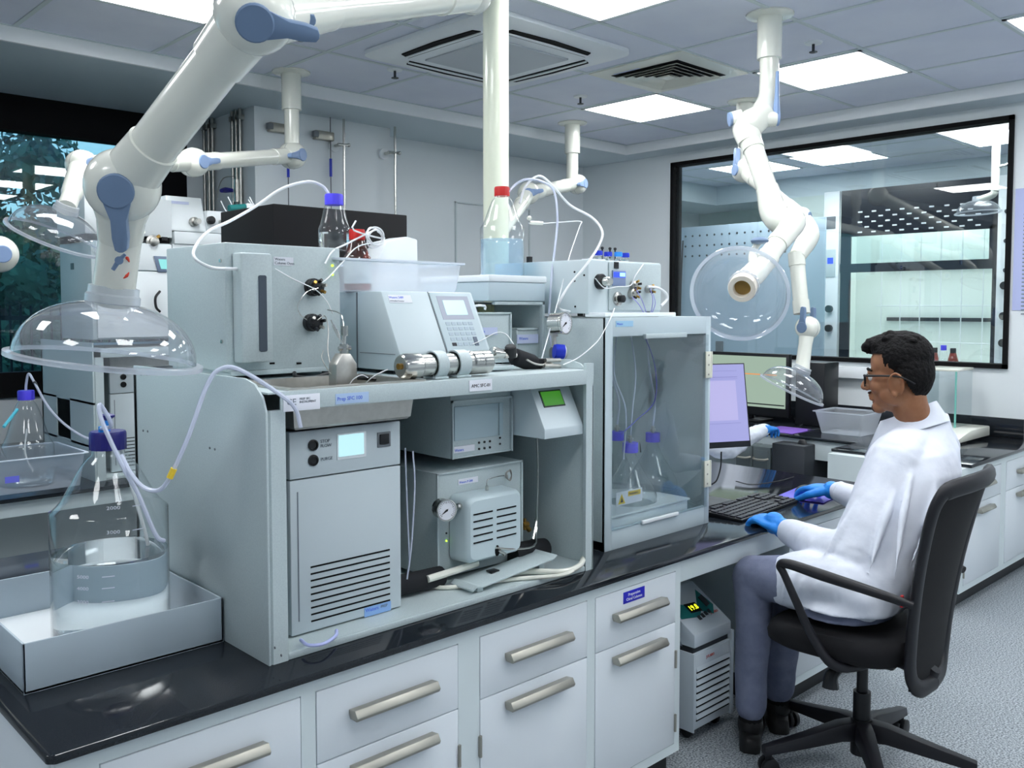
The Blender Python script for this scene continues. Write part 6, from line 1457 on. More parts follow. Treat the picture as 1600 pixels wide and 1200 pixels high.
# ================================================================ NEXT ROOM EXTRAS
XP = 7.6
a, c = AX(1053, 357, XP), AX(1290, 347, XP)
pb2 = thing('perforated_panel', 'pale blue panel with rows of small holes behind the inner window', 'panel', (XP, (a.y + c.y) / 2, 0))
q = MB(); q.prism([(c.y, 0), (a.y + .4, 0), (a.y + .4, a.z), (c.y, a.z)], 'x', XP, XP + .02, .003); q.build('board', mat('panel_blue', s2l(180, 199, 214), .5), pb2)
q = MB()
for r in range(3):
    for k in range(16): q.cyl((XP, a.y - .06 - k * .085, a.z - .09 - r * .10), (XP - .002, a.y - .06 - k * .085, a.z - .09 - r * .10), .011, n=8)
q.build('hole_row', 'dgrey', pb2)
hose('black cable hanging down on the pale blue panel', [AX(1067, 376, XP - .02), AX(1065, 420, XP - .03), AX(1063, 474, XP - .02), AX(1062, 540, XP - .02)], .008, 'black', 'hanging_cable', cat='cable')
a = AX(1125, 541, XP); q = MB(); q.box(XP - .02, XP - .001, a.y - .04, a.y + .04, a.z - .05, a.z + .05, .004); tag(q.build('wall_socket', 'grey'), 'grey socket on the pale blue panel', 'socket')
a, c = AX(1281, 467, 8.42), AX(1293, 484, 8.42); sg = thing('green_sign', 'small green sign left of the fume hood', 'sign', (8.42, a.y, c.z))
q = MB(); q.box(8.418, 8.43, c.y - .0, a.y, c.z, a.z); q.build('board', mat('sign_green', s2l(30, 150, 90), .5), sg); text('> lab', .04, (8.416, a.y - .01, c.z + .04), (0, -1, 0), (0, 0, 1), 'inkw', sg)
b = MB(); b.box(8.43, 8.47, 4.37, 4.9, 0, 2.64); tag(b.build('partition_wall', mat('sage_light', s2l(196, 208, 204), .7)), 'pale partition left of the fume hood', 'partition', kind='structure')
hy = .885
for px, r, h, cap, gm, lab in ((1474, .05, .15, 'blue', 'glass', 'clear bottle with a blue cap inside the fume hood'), (1489, .055, .12, 'black', 'amber', 'large amber bottle inside the fume hood'), (1460, .045, .12, 'black', 'amber', 'amber bottle behind the man\'s head inside the fume hood')):
    a = AX(px, 560, 8.62 + (.12 if gm == 'amber' else 0)); bottle(lab, (a.x, a.y, .891), r, h + .14, .02, cap, .025, .1 if gm == 'glass' else 0, gm=gm)
# arm in the next room
Nm = thing('extraction_arm', 'small extraction arm with a hood in the room behind the inner window', 'extraction arm', AX(1557, 215, 7.6))
a0 = AX(1557, 215, 7.6); a1 = AX(1557, 298, 7.6); zc_ = ZC
b = MB(); b.cyl((a0.x, a0.y, ZC - .001), (a0.x, a0.y, a1.z), .03, n=16); b.build('drop_tube', 'arm', Nm)
b = MB(); b.tube([(a0.x, a0.y, AX(1557, 262, 7.6).z), AX(1572, 258, 7.6), AX(1578, 262, 7.6), AX(1578, 330, 7.6)], .012, 8, 3); b.build('side_pipe', 'steel', Nm)
c = AX(1528, 333, 7.6); hood_dome(Nm, c, (0, .05, 1), .17, .10, .03)
b = MB(); b.tube([(a0.x, a0.y, a1.z), AX(1550, 305, 7.6), c + V((0, 0, .10))], .028, 12, 5); b.build('nozzle', 'arm', Nm)

# ================================================================ CIRCULATOR UNDER THE WORKTOP
cu = thing('recirculating_cooler', 'grey louvred cooler with a teal control panel under the island worktop', 'cooler', (2.70, 2.0, 0))
yf = 1.80
A_ = lambda px, py: AY(px, py, yf)
xl, xr_ = A_(1086, 1000).x, A_(1142, 1000).x
xs = xl - .0
cg = mat('cooler_grey', s2l(202, 212, 220), .4); cgd = mat('cooler_slate', s2l(112, 124, 138), .5)
zb1 = A_(1110, 1000).z
zh0, zh1 = A_(1090, 1012).z, A_(1090, 992).z
q = MB(); q.box(xl, xr_, yf + .004, 2.25, .05, zh0 - .022, .003); q.build('housing', cg, cu)
q = MB(); q.box(xl - .004, xl + .002, yf - .0, 2.25, .04, zh0 - .02, .002); q.box(xr_ - .002, xr_ + .012, yf - .006, 2.25, .04, zh0 + .012, .002); q.build('side_panel', cg, cu)
q = MB(); q.box(xl - .0055, xl - .004, 1.96, 1.972, .28, .36); q.build('grip_slot', 'mblack', cu)
q = MB(); q.prism([(yf, zh0 + .0), (yf, zh1), (yf + .17, zh1 + .11), (2.24, zh1 + .11), (2.24, zh0)], 'x', xl - .002, xr_, .004); hd = q.build('control_head', cg, cu)
q = MB(); q.prism([(yf + .05, zh0 - .004), (yf + .09, zh1 + .03), (yf + .19, zh1 + .10), (2.24, zh1 + .10), (2.24, zh0 - .004)], 'x', xl - .006, xl - .002, .002); q.build('side_cheek', cgd, cu)
q = MB(); q.box(xl + .004, xr_ - .004, yf + .012, 2.2, zh0 - .022, zh0); q.build('shadow_gap', 'dgrey', cu)
q = MB(); q.box(xl + .004, xr_ - .004, yf + .001, yf + .005, .05, zh0 - .026, .001); fp = q.build('front_grille', cg, cu)
zz = zh0 - .085; k = 0
while zz > .07:
    q = MB(); q.prism([(yf - .004, zz), (yf + .001, zz + .014), (yf + .001, zz - .002)], 'x', xl + .012, xr_ - .008); q.build('louvre', cg, fp)
    q = MB(); q.box(xl + .012, xr_ - .008, yf - .0005, yf + .001, zz - .008, zz - .002); q.build('louvre_slot', 'mblack', fp)
    zz -= .0245; k += 1
text('JULABO', .014, (xl + .07, yf - .0005, zh0 - .052), (1, 0, 0), (0, 0, 1), 'inkr', cu)
sl = (V((0, yf + .17, zh1 + .11)) - V((0, yf, zh1))); SL_ = sl.length; sl.normalize(); nn = V((0, -sl.z, sl.y))
def oh(x, s, h=0): return V((x, yf, zh1)) + sl * s + nn * h
def hp(pts, h0, h1): return [[oh(x, s, h) for x, s in pts] for h in (h0, h1)]
W2 = xr_ - xl
q = MB(); q.loft(hp([(xl + .008, .075), (xl + .10, .058), (xl + .13, .078), (xl + W2 * .78, .05), (xr_ - .012, .085), (xr_ - .03, .165), (xl + W2 * .60, .105), (xl + .08, .120), (xl + .008, .150)], .0005, .0015)); q.build('teal_overlay', 'teal', cu)
q = MB(); q.loft(hp([(xl + .075, .082), (xl + .135, .076), (xl + .135, .118), (xl + .075, .124)], .0015, .003)); q.build('led_window', 'black', cu)
text('19.8', .030, oh(xl + .080, .090, .0032), (1, -.0, 0), sl, mat('led_yellow', (.2, .2, 0), .4, emit=s2l(235, 245, 40), es=1.4), cu)
for j in range(4): q = MB(); x = xl + .085 + j * .024; q.loft(hp([(x, .046 + .004 * j), (x + .016, .046 + .004 * j), (x + .016, .066 + .003 * j), (x, .064 + .003 * j)], .0005, .002)); q.build('key', 'dgrey', hd)
q = MB(); q.loft(hp([(xr_ - .055, .085), (xr_ - .03, .09), (xr_ - .03, .135), (xr_ - .055, .13)], .0015, .006)); q.build('rocker_switch', 'dgrey', hd)
text('JULABO', .014, oh(xr_ - .065, .052, .001), (1, 0, 0), sl, 'inkr', cu)
for x in (xl + .03, xr_ - .03):
    for y in (yf + .05, 2.18): q = MB(); q.cyl((x - .008, y, .022), (x + .008, y, .022), .022, n=14); q.box(x - .012, x + .012, y - .01, y + .01, .03, .051); q.build('castor', 'black', cu)
# ================================================================ OFFICE CHAIR
CF = V((-.07, .9975, 0)).normalized()          # the way the chair and the man's chest face
CLf = V((-CF.y, CF.x, 0))                    # his left, towards the camera
cc = AZ(1346, 1130, .15); cc.z = 0
ch = thing('office_chair', 'black office chair with mesh back and five-star base, occupied by the seated man', 'chair', (cc.x, cc.y, 0))
chm = mat('chair_black', s2l(23, 23, 29), .45); seatm = mat('seat_fabric', s2l(16, 16, 20), .9)
meshm = noise_col(mat('back_mesh', s2l(14, 14, 18), .85), s2l(8, 8, 10), s2l(22, 22, 26), 700, 1)


def CP(f, l, z): return cc + CF * f + CLf * l + V((0, 0, z))


for k in range(5):
    an = math.radians(1 + 72 * k); d = V((math.cos(an), math.sin(an), 0)); s_ = V((-d.y, d.x, 0))
    q = MB(); rr = []
    for u, w, zt, zb in ((.02, .030, .165, .10), (.08, .030, .160, .105), (.20, .024, .130, .088), (.345, .018, .098, .070)):
        c = cc + d * u; rr.append([c - s_ * w + V((0, 0, zb)), c + s_ * w + V((0, 0, zb)), c + s_ * w * .8 + V((0, 0, zt)), c - s_ * w * .8 + V((0, 0, zt))])
    q.loft(rr, b=.004); lg = q.build('base_leg', chm, ch)
    q = MB(); c = cc + d * .325
    for t_ in (-.014, .014): q.cyl(c + s_ * (t_ - .008) + V((0, 0, .031)), c + s_ * (t_ + .008) + V((0, 0, .031)), .030, n=18, b=.003)
    q.cyl(c + V((0, 0, .045)), c + V((0, 0, .078)), .011, n=10); q.build('castor', 'black', lg)
q = MB(); q.cyl((cc.x, cc.y, .05), (cc.x, cc.y, .17), .034, n=20); q.cyl((cc.x, cc.y, .17), (cc.x, cc.y, .26), .028, n=20); q.cyl((cc.x, cc.y, .26), (cc.x, cc.y, .40), .018, n=16); q.build('gas_column', 'black', ch)
q = MB(); q.tube([CP(.0, .05, .405), CP(.0, .14, .40), CP(.02, .20, .37), CP(.02, .21, .33)], [.012, .012, .02, .026], 10); q.build('lever', 'black', ch)
q = MB(Matrix(((CF.x, CLf.x, 0, cc.x), (CF.y, CLf.y, 0, cc.y), (0, 0, 1, 0), (0, 0, 0, 1)))); q.box(-.13, .10, -.09, .09, .385, .43, .01); q.build('tilt_mechanism', 'black', ch)
SH = .505
q = MB()
def seat_ring(z, sx, n=36):
    out = []
    for i in range(n):
        a = 2 * math.pi * i / n; c_, s_ = math.cos(a), math.sin(a)
        f = .235 * math.copysign(abs(c_) ** .55, c_) * sx + .04; l = .25 * math.copysign(abs(s_) ** .55, s_) * sx
        out.append(CP(f, l, z - (.035 * max(0, (f - .16) / .12) ** 2 if z > .45 else 0)))
    return out
q.loft([seat_ring(.425, .90), seat_ring(.44, .99), seat_ring(.48, 1.0), seat_ring(SH, .96), seat_ring(SH + .005, .80)]); q.build('seat', seatm, ch, ang=60)
# back frame: tall loop leaning backwards
def BP(l, t, off=0):     # t 0..1 up the back
    f = -.225 - .04 * t - .085 * t * t + .05 * math.cos(l / .26 * 1.2) * 0 + off + .055 * (l / .24) ** 2
    return CP(f, l, .385 + .62 * t)
loop = []
for l, t in ((0, -.05), (.10, -.04), (.155, .05), (.175, .25), (.20, .55), (.225, .85), (.22, .97), (.19, 1.0), (.1, 1.015), (0, 1.02)): loop.append((l, t))
full = [BP(l, t) for l, t in loop] + [BP(-l, t) for l, t in loop[-2::-1]]
q = MB(); P = cr(full, 5); rings = []
for i, p in enumerate(P):
    d = (P[min(i + 1, len(P) - 1)] - P[max(i - 1, 0)]).normalized(); a = (CF - d * CF.dot(d)).normalized(); c_ = d.cross(a)
    rings.append([p + a * .016 * math.cos(k * math.pi / 5) + c_ * .028 * math.sin(k * math.pi / 5) for k in range(10)])
q.loft(rings, True); fr_ = q.build('back_frame', chm, ch, ang=60)
q = MB(); R = []
for j in range(13):
    t = -.03 + 1.03 * j / 12; w = .16 + .06 * max(0, min(1, t * 1.2))
    R.append((t, w))
for s2 in (.0,):
    t0 = bmesh.new(); G_ = [[t0.verts.new(BP(w * (i / 6 - 1), t, .012 * (1 - (i / 6 - 1) ** 2) + o)) for i in range(13)] for o in (0,) for t, w in R]
    G2 = [[t0.verts.new(v.co - CF * .006) for v in r] for r in G_]
    for g in (G_, G2):
        for a in range(12):
            for b_ in range(12): t0.faces.new((g[a][b_], g[a][b_ + 1], g[a + 1][b_ + 1], g[a + 1][b_]))
    for a in range(12):
        for b_ in (0, 12): t0.faces.new((G_[a][b_], G_[a + 1][b_], G2[a + 1][b_], G2[a][b_]))
    bmesh.ops.recalc_face_normals(t0, faces=t0.faces); q._add(t0)
q.build('back_mesh', meshm, ch, ang=60)
q = MB(); q.tube([CP(-.08, 0, .405), CP(-.17, 0, .39), BP(0, -.03, .02), BP(0, .02, 0)], [.026, .030, .028, .02], 12); q.build('back_bracket', chm, ch)
q = MB(); p = BP(.195, .40, .0); q.box(p.x - .020, p.x - .008, p.y + .022, p.y + .030, p.z + .004, p.z + .040, .002); q.build('red_tag', mat('tag_red', s2l(200, 40, 44), .5), ch)
for s in (1, -1):
    q = MB(); q.tube([CP(-.11, .10 * s, .425), CP(-.02, .25 * s, .42), CP(.05, .275 * s, .50), CP(.10, .285 * s, .60), CP(.145, .285 * s, .685), CP(.16, .285 * s, .712), CP(.13, .285 * s, .722), CP(.02, .285 * s, .708), CP(-.14, .275 * s, .685), CP(-.235, .245 * s, .66)], [.014, .015, .014, .013, .012, .013, .016, .018, .015, .012], 12, 6); q.build('armrest', chm, ch)


# ================================================================ PEOPLE
def remesh(mb, name, m, parent, vox=.006, it=6, fac=.5, label=None, disp=None, dec=None):
    """weld overlapping volumes into one skin"""
    me = bpy.data.meshes.new('r'); mb.bm.to_mesh(me); mb.bm.free()
    ob = bpy.data.objects.new('r', me); COL.objects.link(ob)
    r = ob.modifiers.new('r', 'REMESH'); r.mode = 'VOXEL'; r.voxel_size = vox
    s = ob.modifiers.new('s', 'SMOOTH'); s.iterations = it; s.factor = fac
    for k, (sc_, st) in enumerate(disp or ()):
        tx = bpy.data.textures.new('cloth_folds', 'CLOUDS'); tx.noise_scale = sc_; tx.noise_depth = 2
        d = ob.modifiers.new('d', 'DISPLACE'); d.texture = tx; d.strength = st; d.mid_level = .5; d.texture_coords = 'LOCAL'
    if dec: z = ob.modifiers.new('z', 'DECIMATE'); z.ratio = dec
    me2 = bpy.data.meshes.new_from_object(ob.evaluated_get(bpy.context.evaluated_depsgraph_get()))
    bpy.data.objects.remove(ob); bpy.data.meshes.remove(me)
    q = MB(); q.bm.from_mesh(me2); bpy.data.meshes.remove(me2)
    return q.build(name, m, parent, label, ang=180)


def limb(q, pts, rr, n=20, flat=None, k=6):
    """tapering tube with rounded ends; flat = (axis, factor) squeezes sections"""
    P = cr(pts, k); R = []
    for i, p in enumerate(P):
        f = i / (len(P) - 1) * (len(rr) - 1); j = min(int(f), len(rr) - 2); R.append(rr[j] * (1 - f + j) + rr[j + 1] * (f - j))
    rings = []; a = None
    for i, p in enumerate(P):
        d = (P[min(i + 1, len(P) - 1)] - P[max(i - 1, 0)]).normalized()
        if a is None: a = frame(d)[0]
        a = (a - d * a.dot(d)).normalized(); c = d.cross(a); r = []
        for t in range(n):
            o = (a * math.cos(2 * math.pi * t / n) + c * math.sin(2 * math.pi * t / n)) * R[i]
            if flat: o = o - flat[0] * o.dot(flat[0]) * (1 - flat[1])
            r.append(p + o)
        rings.append(r)
    q.loft(rings); q.sph(P[0], R[0] * .97, 14) if not flat else None; q.sph(P[-1], R[-1] * .97, 14) if not flat else None


def ring_loft(q, secs, n=28):
    """secs: (centre, left axis, front axis, half width, half depth)"""
    q.loft([[c + l * a * math.copysign(abs(math.cos(2 * math.pi * i / n)) ** .85, math.cos(2 * math.pi * i / n)) + f * b * math.sin(2 * math.pi * i / n) for i in range(n)] for c, l, f, a, b in secs])


skin = noise_col(mat('skin', s2l(150, 104, 74), .5, sss=.12), s2l(146, 98, 68), s2l(164, 114, 82), 18, 3)
coat = noise_col(mat('white_coat', s2l(222, 227, 238), .85), s2l(217, 222, 234), s2l(226, 230, 241), 14, 4, bump=.35)
trs = noise_col(mat('grey_trousers', s2l(112, 118, 142), .85), s2l(104, 110, 134), s2l(120, 126, 150), 20, 4, bump=.3)
hairm = noise_col(mat('black_hair', s2l(10, 9, 10), .75, spec=.25), s2l(5, 4, 5), s2l(20, 18, 19), 90, 5, bump=.7)
Zv = V((0, 0, 1))


def hand(q, wrist, fwd, up, side, s=1.0, curl=(.5, .5, .5, .5), thumb=.6, spread=.12):
    """palm, four separate bent fingers and a thumb leaving the side of the palm; side = thumb side"""
    fwd, up, side = fwd.normalized(), up.normalized(), side.normalized()
    pc = wrist + fwd * .045 * s
    limb(q, [wrist - fwd * .03 * s, wrist, wrist + fwd * .012 * s], [.029 * s, .027 * s, .029 * s], 16)
    rings = []
    for u, w, t in ((-.005, .026, .019), (.02, .036, .018), (.055, .042, .016), (.085, .041, .013), (.094, .036, .010)):
        c = wrist + fwd * u * s; rings.append([c + side * w * s * math.cos(a) + up * t * s * math.sin(a) for a in [2 * math.pi * i / 18 for i in range(18)]])
    q.loft(rings)
    L = (.070, .080, .074, .058); K = (.0095, .0098, .0094, .0082)
    for i in range(4):
        o = .030 - i * .0205
        b0 = wrist + fwd * (.082 - abs(i - 1.2) * .004) * s + side * o * s; d = (fwd + side * spread * (1.2 - i) * .8).normalized(); ang = curl[i]
        p = b0.copy(); pts = [b0 - d * .02 * s, b0]; a = ang * .55
        for seg_, m_ in ((.44, 1), (.31, 1.15), (.25, .9)):
            dd = (d * math.cos(a) - up * math.sin(a)).normalized(); p = p + dd * L[i] * seg_ * s; pts.append(p.copy()); a += ang * m_
        limb(q, pts, [K[i] * s * 1.05, K[i] * s * 1.08, K[i] * s, K[i] * s * .95, K[i] * s * .80], 12, k=4)
    b0 = wrist + fwd * .025 * s + side * .028 * s - up * .004 * s
    d1 = (fwd * .62 + side * .75 - up * .25 * thumb).normalized(); d2 = (fwd * .92 + side * .22 - up * .40 * thumb).normalized()
    limb(q, [b0 - d1 * .01 * s, b0 + d1 * .036 * s, b0 + d1 * .036 * s + d2 * .030 * s, b0 + d1 * .036 * s + d2 * .054 * s], [.015 * s, .0125 * s, .0105 * s, .0085 * s], 12, k=4)


man = thing('person', 'seated person in a white lab coat, glasses and blue gloves, typing at the island worktop', 'person', (3.10, 1.38, 0))
S = 1.10
L_ = CLf; F_ = CF
pel = cc + CF * .015 + V((0, 0, .625)); neckb = AD(1436, 668, 3.14)
def sp(u): return pel.lerp(neckb, u) + F_ * (.03 * math.sin(u * 3.1)) * -1
# joints
shL = neckb + L_ * .18 - Zv * .088; shR = neckb - L_ * .185 - Zv * .085
elL = AD(1343, 868, 2.93); wrL = AD(1232, 830, 3.20)
elR = AD(1395, 800, 3.42); wrR = AD(1312, 768, 3.60)
hipL = pel + L_ * .10; hipR = pel - L_ * .10
knL = AZ(1176, 900, .60); knR = AZ(1232, 905, .58)
anL = AZ(1173, 1112, .12); anR = AZ(1216, 1085, .12)

# head frame
hf = V((-.17, .975, -.05)).normalized(); hl = Zv.cross(hf).normalized(); hu = hf.cross(hl).normalized()
hc = AD(1409, 588, 3.10); HS = 1.15


def H(f, l, u): return hc + (hf * f + hl * l + hu * u) * HS


RM = Matrix(((hf.x, hl.x, hu.x), (hf.y, hl.y, hu.y), (hf.z, hl.z, hu.z)))


def E(q, f, l, u, a, b, c, n=20): q.sph(H(f, l, u), (a * HS, b * HS, c * HS), n, RM)


q = MB()
E(q, -.004, 0, .050, .084, .074, .078); E(q, .030, 0, -.012, .062, .060, .078); E(q, .028, 0, -.062, .052, .048, .044); E(q, .066, 0, -.092, .022, .024, .020); E(q, .046, 0, .042, .040, .056, .05)
E(q, .082, 0, .014, .014, .040, .010); E(q, .055, .034, -.028, .028, .022, .024); E(q, .055, -.034, -.028, .028, .022, .024)
limb(q, [H(.086, 0, .006), H(.100, 0, -.014), H(.108, 0, -.030)], [.009 * HS, .011 * HS, .0125 * HS], 12)
E(q, .098, .010, -.034, .012, .009, .009, 10); E(q, .098, -.010, -.034, .012, .009, .009, 10)
E(q, .086, 0, -.056, .012, .020, .007, 12); E(q, .084, 0, -.067, .012, .018, .007, 12); E(q, .010, .050, -.055, .045, .014, .028); E(q, .010, -.050, -.055, .045, .014, .028)
for s in (1, -1):
    E(q, -.002, .072 * s, -.020, .018, .008, .030, 12)
    pts = [H(-.002 + .020 * math.cos(t), (.079 + .004 * math.sin(t)) * s, -.018 + .031 * math.sin(t) - (.004 if math.sin(t) < 0 else 0)) for t in [math.radians(x) for x in (-70, -30, 10, 60, 100, 140, 180, 210, 240)]]
    q.tube([p for p in pts], .0045 * HS, 8, 3); E(q, .004, .077 * s, -.050, .009, .006, .010, 10)
nk = neckb + Zv * -.03
limb(q, [H(-.008, 0, -.03), H(-.020, 0, -.085), nk.lerp(H(-.02, 0, -.09), .35), nk], [.054 * HS, .050 * HS, .054 * HS, .068 * HS], 24)
# the body under the clothes, one skin with the head
ring_loft(q, [(sp(0) - Zv * .06, L_, F_, .15, .11), (sp(.1), L_, F_, .165, .12), (sp(.4), L_, F_, .155, .11), (sp(.75), L_, F_, .175, .12), (sp(.93), L_, F_, .15, .09), (sp(1.0), L_, F_, .08, .07)])
limb(q, [shL, elL], [.055, .042]); limb(q, [elL, wrL], [.042, .028]); limb(q, [shR, elR], [.055, .042]); limb(q, [elR, wrR], [.042, .028])
limb(q, [sp(.92), shL], [.07, .06]); limb(q, [sp(.92), shR], [.07, .06])
for h_, k_, a_ in ((hipL, knL, anL), (hipR, knR, anR)):
    limb(q, [h_, k_], [.085, .055]); limb(q, [k_, a_], [.052, .034]); limb(q, [a_, a_ - Zv * .05 + V((.03, .02, 0))], [.034, .03])
body = remesh(q, 'body', skin, man, .0045, 5, .5)
# stubble, brow, eye, lips
stub = mat('stubble', s2l(60, 42, 36), .8)
q = MB(); E(q, .091, 0, -.0490, .007, .021, .0045, 12); remesh(q, 'moustache', stub, man, .002, 2)
q = MB(); E(q, .076, 0, -.094, .0135, .017, .015, 14); E(q, .079, .0, -.078, .008, .008, .004, 10); remesh(q, 'goatee', stub, man, .002, 2)
q = MB()
for s in (1, -1): limb(q, [H(.092, .014 * s, .020), H(.088, .030 * s, .025), H(.074, .046 * s, .020)], [.0035, .005, .003], 8)
q.build('eyebrow', hairm, man)
for s in (1, -1):
    q = MB(); E(q, .078, .030 * s, -.002, .011, .011, .010, 14); e_ = q.build('eye', mat('eye_white', s2l(225, 222, 218), .2), man)
    q = MB(); E(q, .0865, .030 * s, -.002, .0035, .005, .005, 10); q.build('iris', 'mblack', e_)
# hair
q = MB()
E(q, -.003, 0, .062, .0885, .0765, .074, 24); E(q, -.026, 0, .015, .066, .0755, .090, 22); E(q, -.002, 0, .050, .066, .0765, .064, 22); E(q, .050, 0, .094, .042, .052, .034, 18)
for k in range(46):
    r_ = random.Random(k + 50); a = r_.uniform(-1, 1); f = r_.uniform(-.05, .090); E(q, f, .050 * a * (1 if f < .06 else .8), .112 + .014 * (1 - a * a) - max(0, f - .04) * .42 - max(0, -f) * .25 + r_.uniform(-.004, .006), .016, .013, .009, 8)
for k in range(12):
    r_ = random.Random(k + 9); E(q, .092 + r_.uniform(-.008, .008), r_.uniform(-.04, .045), .084 + r_.uniform(-.012, .012), .013, .012, .011, 8)
bmh = q.bm
hair = remesh(q, 'hair', hairm, man, .004, 2, .4, disp=((.010, .005),))
# cut the hair away below the hairline: drop what lies in front of ear and temple
bm2 = bmesh.new(); bm2.from_mesh(hair.data); wm_ = WM[man.name]; kill = []
for v in bm2.verts:
    p = (wm_ @ v.co) - hc; f, l, u = p.dot(hf) / HS, p.dot(hl) / HS, p.dot(hu) / HS
    lim = -.068 if f < -.050 else (-.068 + (f + .050) * 2.2 if f < -.016 else (.008 if f < .030 else (.008 + (f - .030) * 6.0 if f < .040 else .068)))
    if u < lim: kill.append(v)
bmesh.ops.delete(bm2, geom=kill, context='VERTS'); bm2.to_mesh(hair.data); bm2.free()
# glasses
gl = MB()
for s in (1, -1):
    for a0, a1 in ((H(.102, .010 * s, .006), H(.094, .052 * s, .008)), (H(.102, .010 * s, -.026), H(.094, .050 * s, -.026)), (H(.102, .010 * s, .006), H(.102, .010 * s, -.026)), (H(.094, .052 * s, .008), H(.094, .050 * s, -.026))): gl.tube([a0, a1], .0020, 8, 1)
    gl.tube([H(.094, .053 * s, .006), H(.075, .068 * s, .006), H(.02, .0795 * s, .006), H(-.012, .083 * s, .004), H(-.035, .082 * s, -.006), H(-.055, .079 * s, -.018)], [.0035, .0040, .0034, .0030, .0026, .0024], 8, 4)
gl.tube([H(.102, .010, -.002), H(.106, 0, .001), H(.102, -.010, -.002)], .002, 8, 3)
g_ = gl.build('glasses', M['black'], man, 'black framed glasses')
for s in (1, -1):
    q = MB(); q.loft([[H(.102 + d, .010 * s, .006), H(.094 + d, .052 * s, .008), H(.094 + d, .050 * s, -.026), H(.102 + d, .010 * s, -.026)] for d in (0, .0012)]); q.build('lens', 'glass', g_)
# coat: torso, sleeves, skirt over the thighs
q = MB()
ring_loft(q, [(sp(-.12), L_, F_, .205, .175), (sp(.05), L_, F_, .20, .165), (sp(.25), L_, F_, .190, .150), (sp(.5), L_, F_, .195, .150), (sp(.72), L_, F_, .205, .150), (sp(.86), L_, F_, .20, .130), (sp(.96), L_, F_, .135, .105), (sp(1.04), L_, F_, .100, .092), (sp(1.10), L_, F_, .086, .080)])
limb(q, [sp(.90), shL + Zv * .006], [.088, .080]); limb(q, [sp(.90), shR + Zv * .006], [.088, .080])
limb(q, [shL, shL.lerp(elL, .5) + F_ * .004, elL], [.090, .088, .080], 22); limb(q, [elL, elL.lerp(wrL, .5) - Zv * .012, wrL], [.080, .064, .046], 22)
limb(q, [shR, elR], [.082, .066], 22); limb(q, [elR, wrR], [.066, .042], 22)
hemL = hipL.lerp(knL, .62); hemR = hipR.lerp(knR, .55)
limb(q, [hipL + Zv * .0, hipL.lerp(knL, .4) + Zv * .006, hemL + Zv * -.002], [.115, .102, .088], 22); limb(q, [hipR, hemR], [.125, .10], 22)
limb(q, [hipL - F_ * .05 + L_ * .03 - Zv * .02, hipL + F_ * .12 + L_ * .035 - Zv * .035], [.075, .07], 16)
def fold(pts, r=.012):
    limb(q, pts, [r * .35, r, r * .9, r * .3], 8, k=4)
ua, fa = (elL - shL), (wrL - elL); uaN, faN = ua.normalized(), fa.normalized(); out = L_; fr = F_
for u, sgn in ((.30, 1), (.48, -1), (.64, 1), (.80, -1)):       # slanting folds round the upper sleeve
    c = shL + ua * u; fold([c + out * .050 - fr * .055, c + out * .080 + uaN * .03 * sgn, c + out * .056 + fr * .052 + uaN * .055 * sgn], .014)
for u in (.02, .16, .32, .50, .68):                              # bunched folds on the forearm
    c = elL + fa * u; r = .068 - .022 * u; fold([c + out * r * .5 + Zv * r * .85, c + out * r * 1.02 + faN * .02, c + out * r * .6 - Zv * r * .8 + faN * .045], .013)
for k in range(5):                                               # folds falling down the back and side
    t = -.10 + .05 * k; c0, c1 = sp(.84) - F_ * (.118 - abs(t) * .2) + L_ * (t + .02), sp(.15) - F_ * .150 + L_ * (t * 1.3); fold([c0, c0.lerp(c1, .4) - F_ * .030, c1 - F_ * .002], .010)
for k in range(4):                                               # from the armpit towards the waist
    c0 = sp(.78) + L_ * .19 + F_ * (.03 - .03 * k); c1 = sp(.15) + L_ * .20 + F_ * (.10 - .08 * k); fold([c0, c0.lerp(c1, .5) + L_ * .012, c1], .014)
for k in range(4):                                               # skirt folds over the thigh
    c = hipL.lerp(knL, -.05 + .15 * k); fold([c + Zv * .10 + L_ * .02, c + L_ * .100 + Zv * .03 + F_ * .02, c + L_ * .095 - Zv * .055 + F_ * .05], .011)
fold([shL + Zv * .075 - L_ * .05 + F_ * .01, shL + Zv * .055 + L_ * .03 - F_ * .03, shL - Zv * .02 + L_ * .05 - F_ * .075], .008)
coat_ob = remesh(q, 'lab_coat', coat, man, .006, 6, .5, disp=((.12, .012),))
# cuffs
for w, e in ((wrL, elL), (wrR, elR)):
    d = (w - e).normalized(); q = MB(); q.lathe([(.040, -.05), (.044, -.045), (.040, -.01), (.041, .006), (.036, .006)], w, d, 24, False); q.build('cuff', coat, coat_ob)
# collar: a folded band round the neck with pointed ends in front
q = MB(); n = 34; lay = [[], [], [], []]
for i in range(n + 1):
    a = math.radians(-150 + 300 * i / n); cb, sb = math.cos(a), math.sin(a)       # 0 = nape
    base = neckb + Zv * (.004)
    dirv = -F_ * cb + L_ * sb; fr_t = (1 - cb) / 2
    R1 = .078 + .026 * fr_t; top = base + dirv * R1 + Zv * (.092 - .084 * fr_t) + F_ * .026
    drop = .062 + .075 * max(0, fr_t - .40) * 1.6
    bot = base + dirv * (R1 + .034 + .026 * fr_t) + Zv * (.088 - .080 * fr_t - drop) + F_ * .018
    inn = base + dirv * (R1 - .006) + Zv * (-.01 - .07 * fr_t) + F_ * .018
    for k, p in enumerate((inn, top, bot, bot - dirv * .005 - Zv * .001)): lay[k].append(p)
t0 = bmesh.new(); vs = [[t0.verts.new(p) for p in r] for r in lay]
for a in range(3):
    for b_ in range(n): t0.faces.new((vs[a][b_], vs[a][b_ + 1], vs[a + 1][b_ + 1], vs[a + 1][b_]))
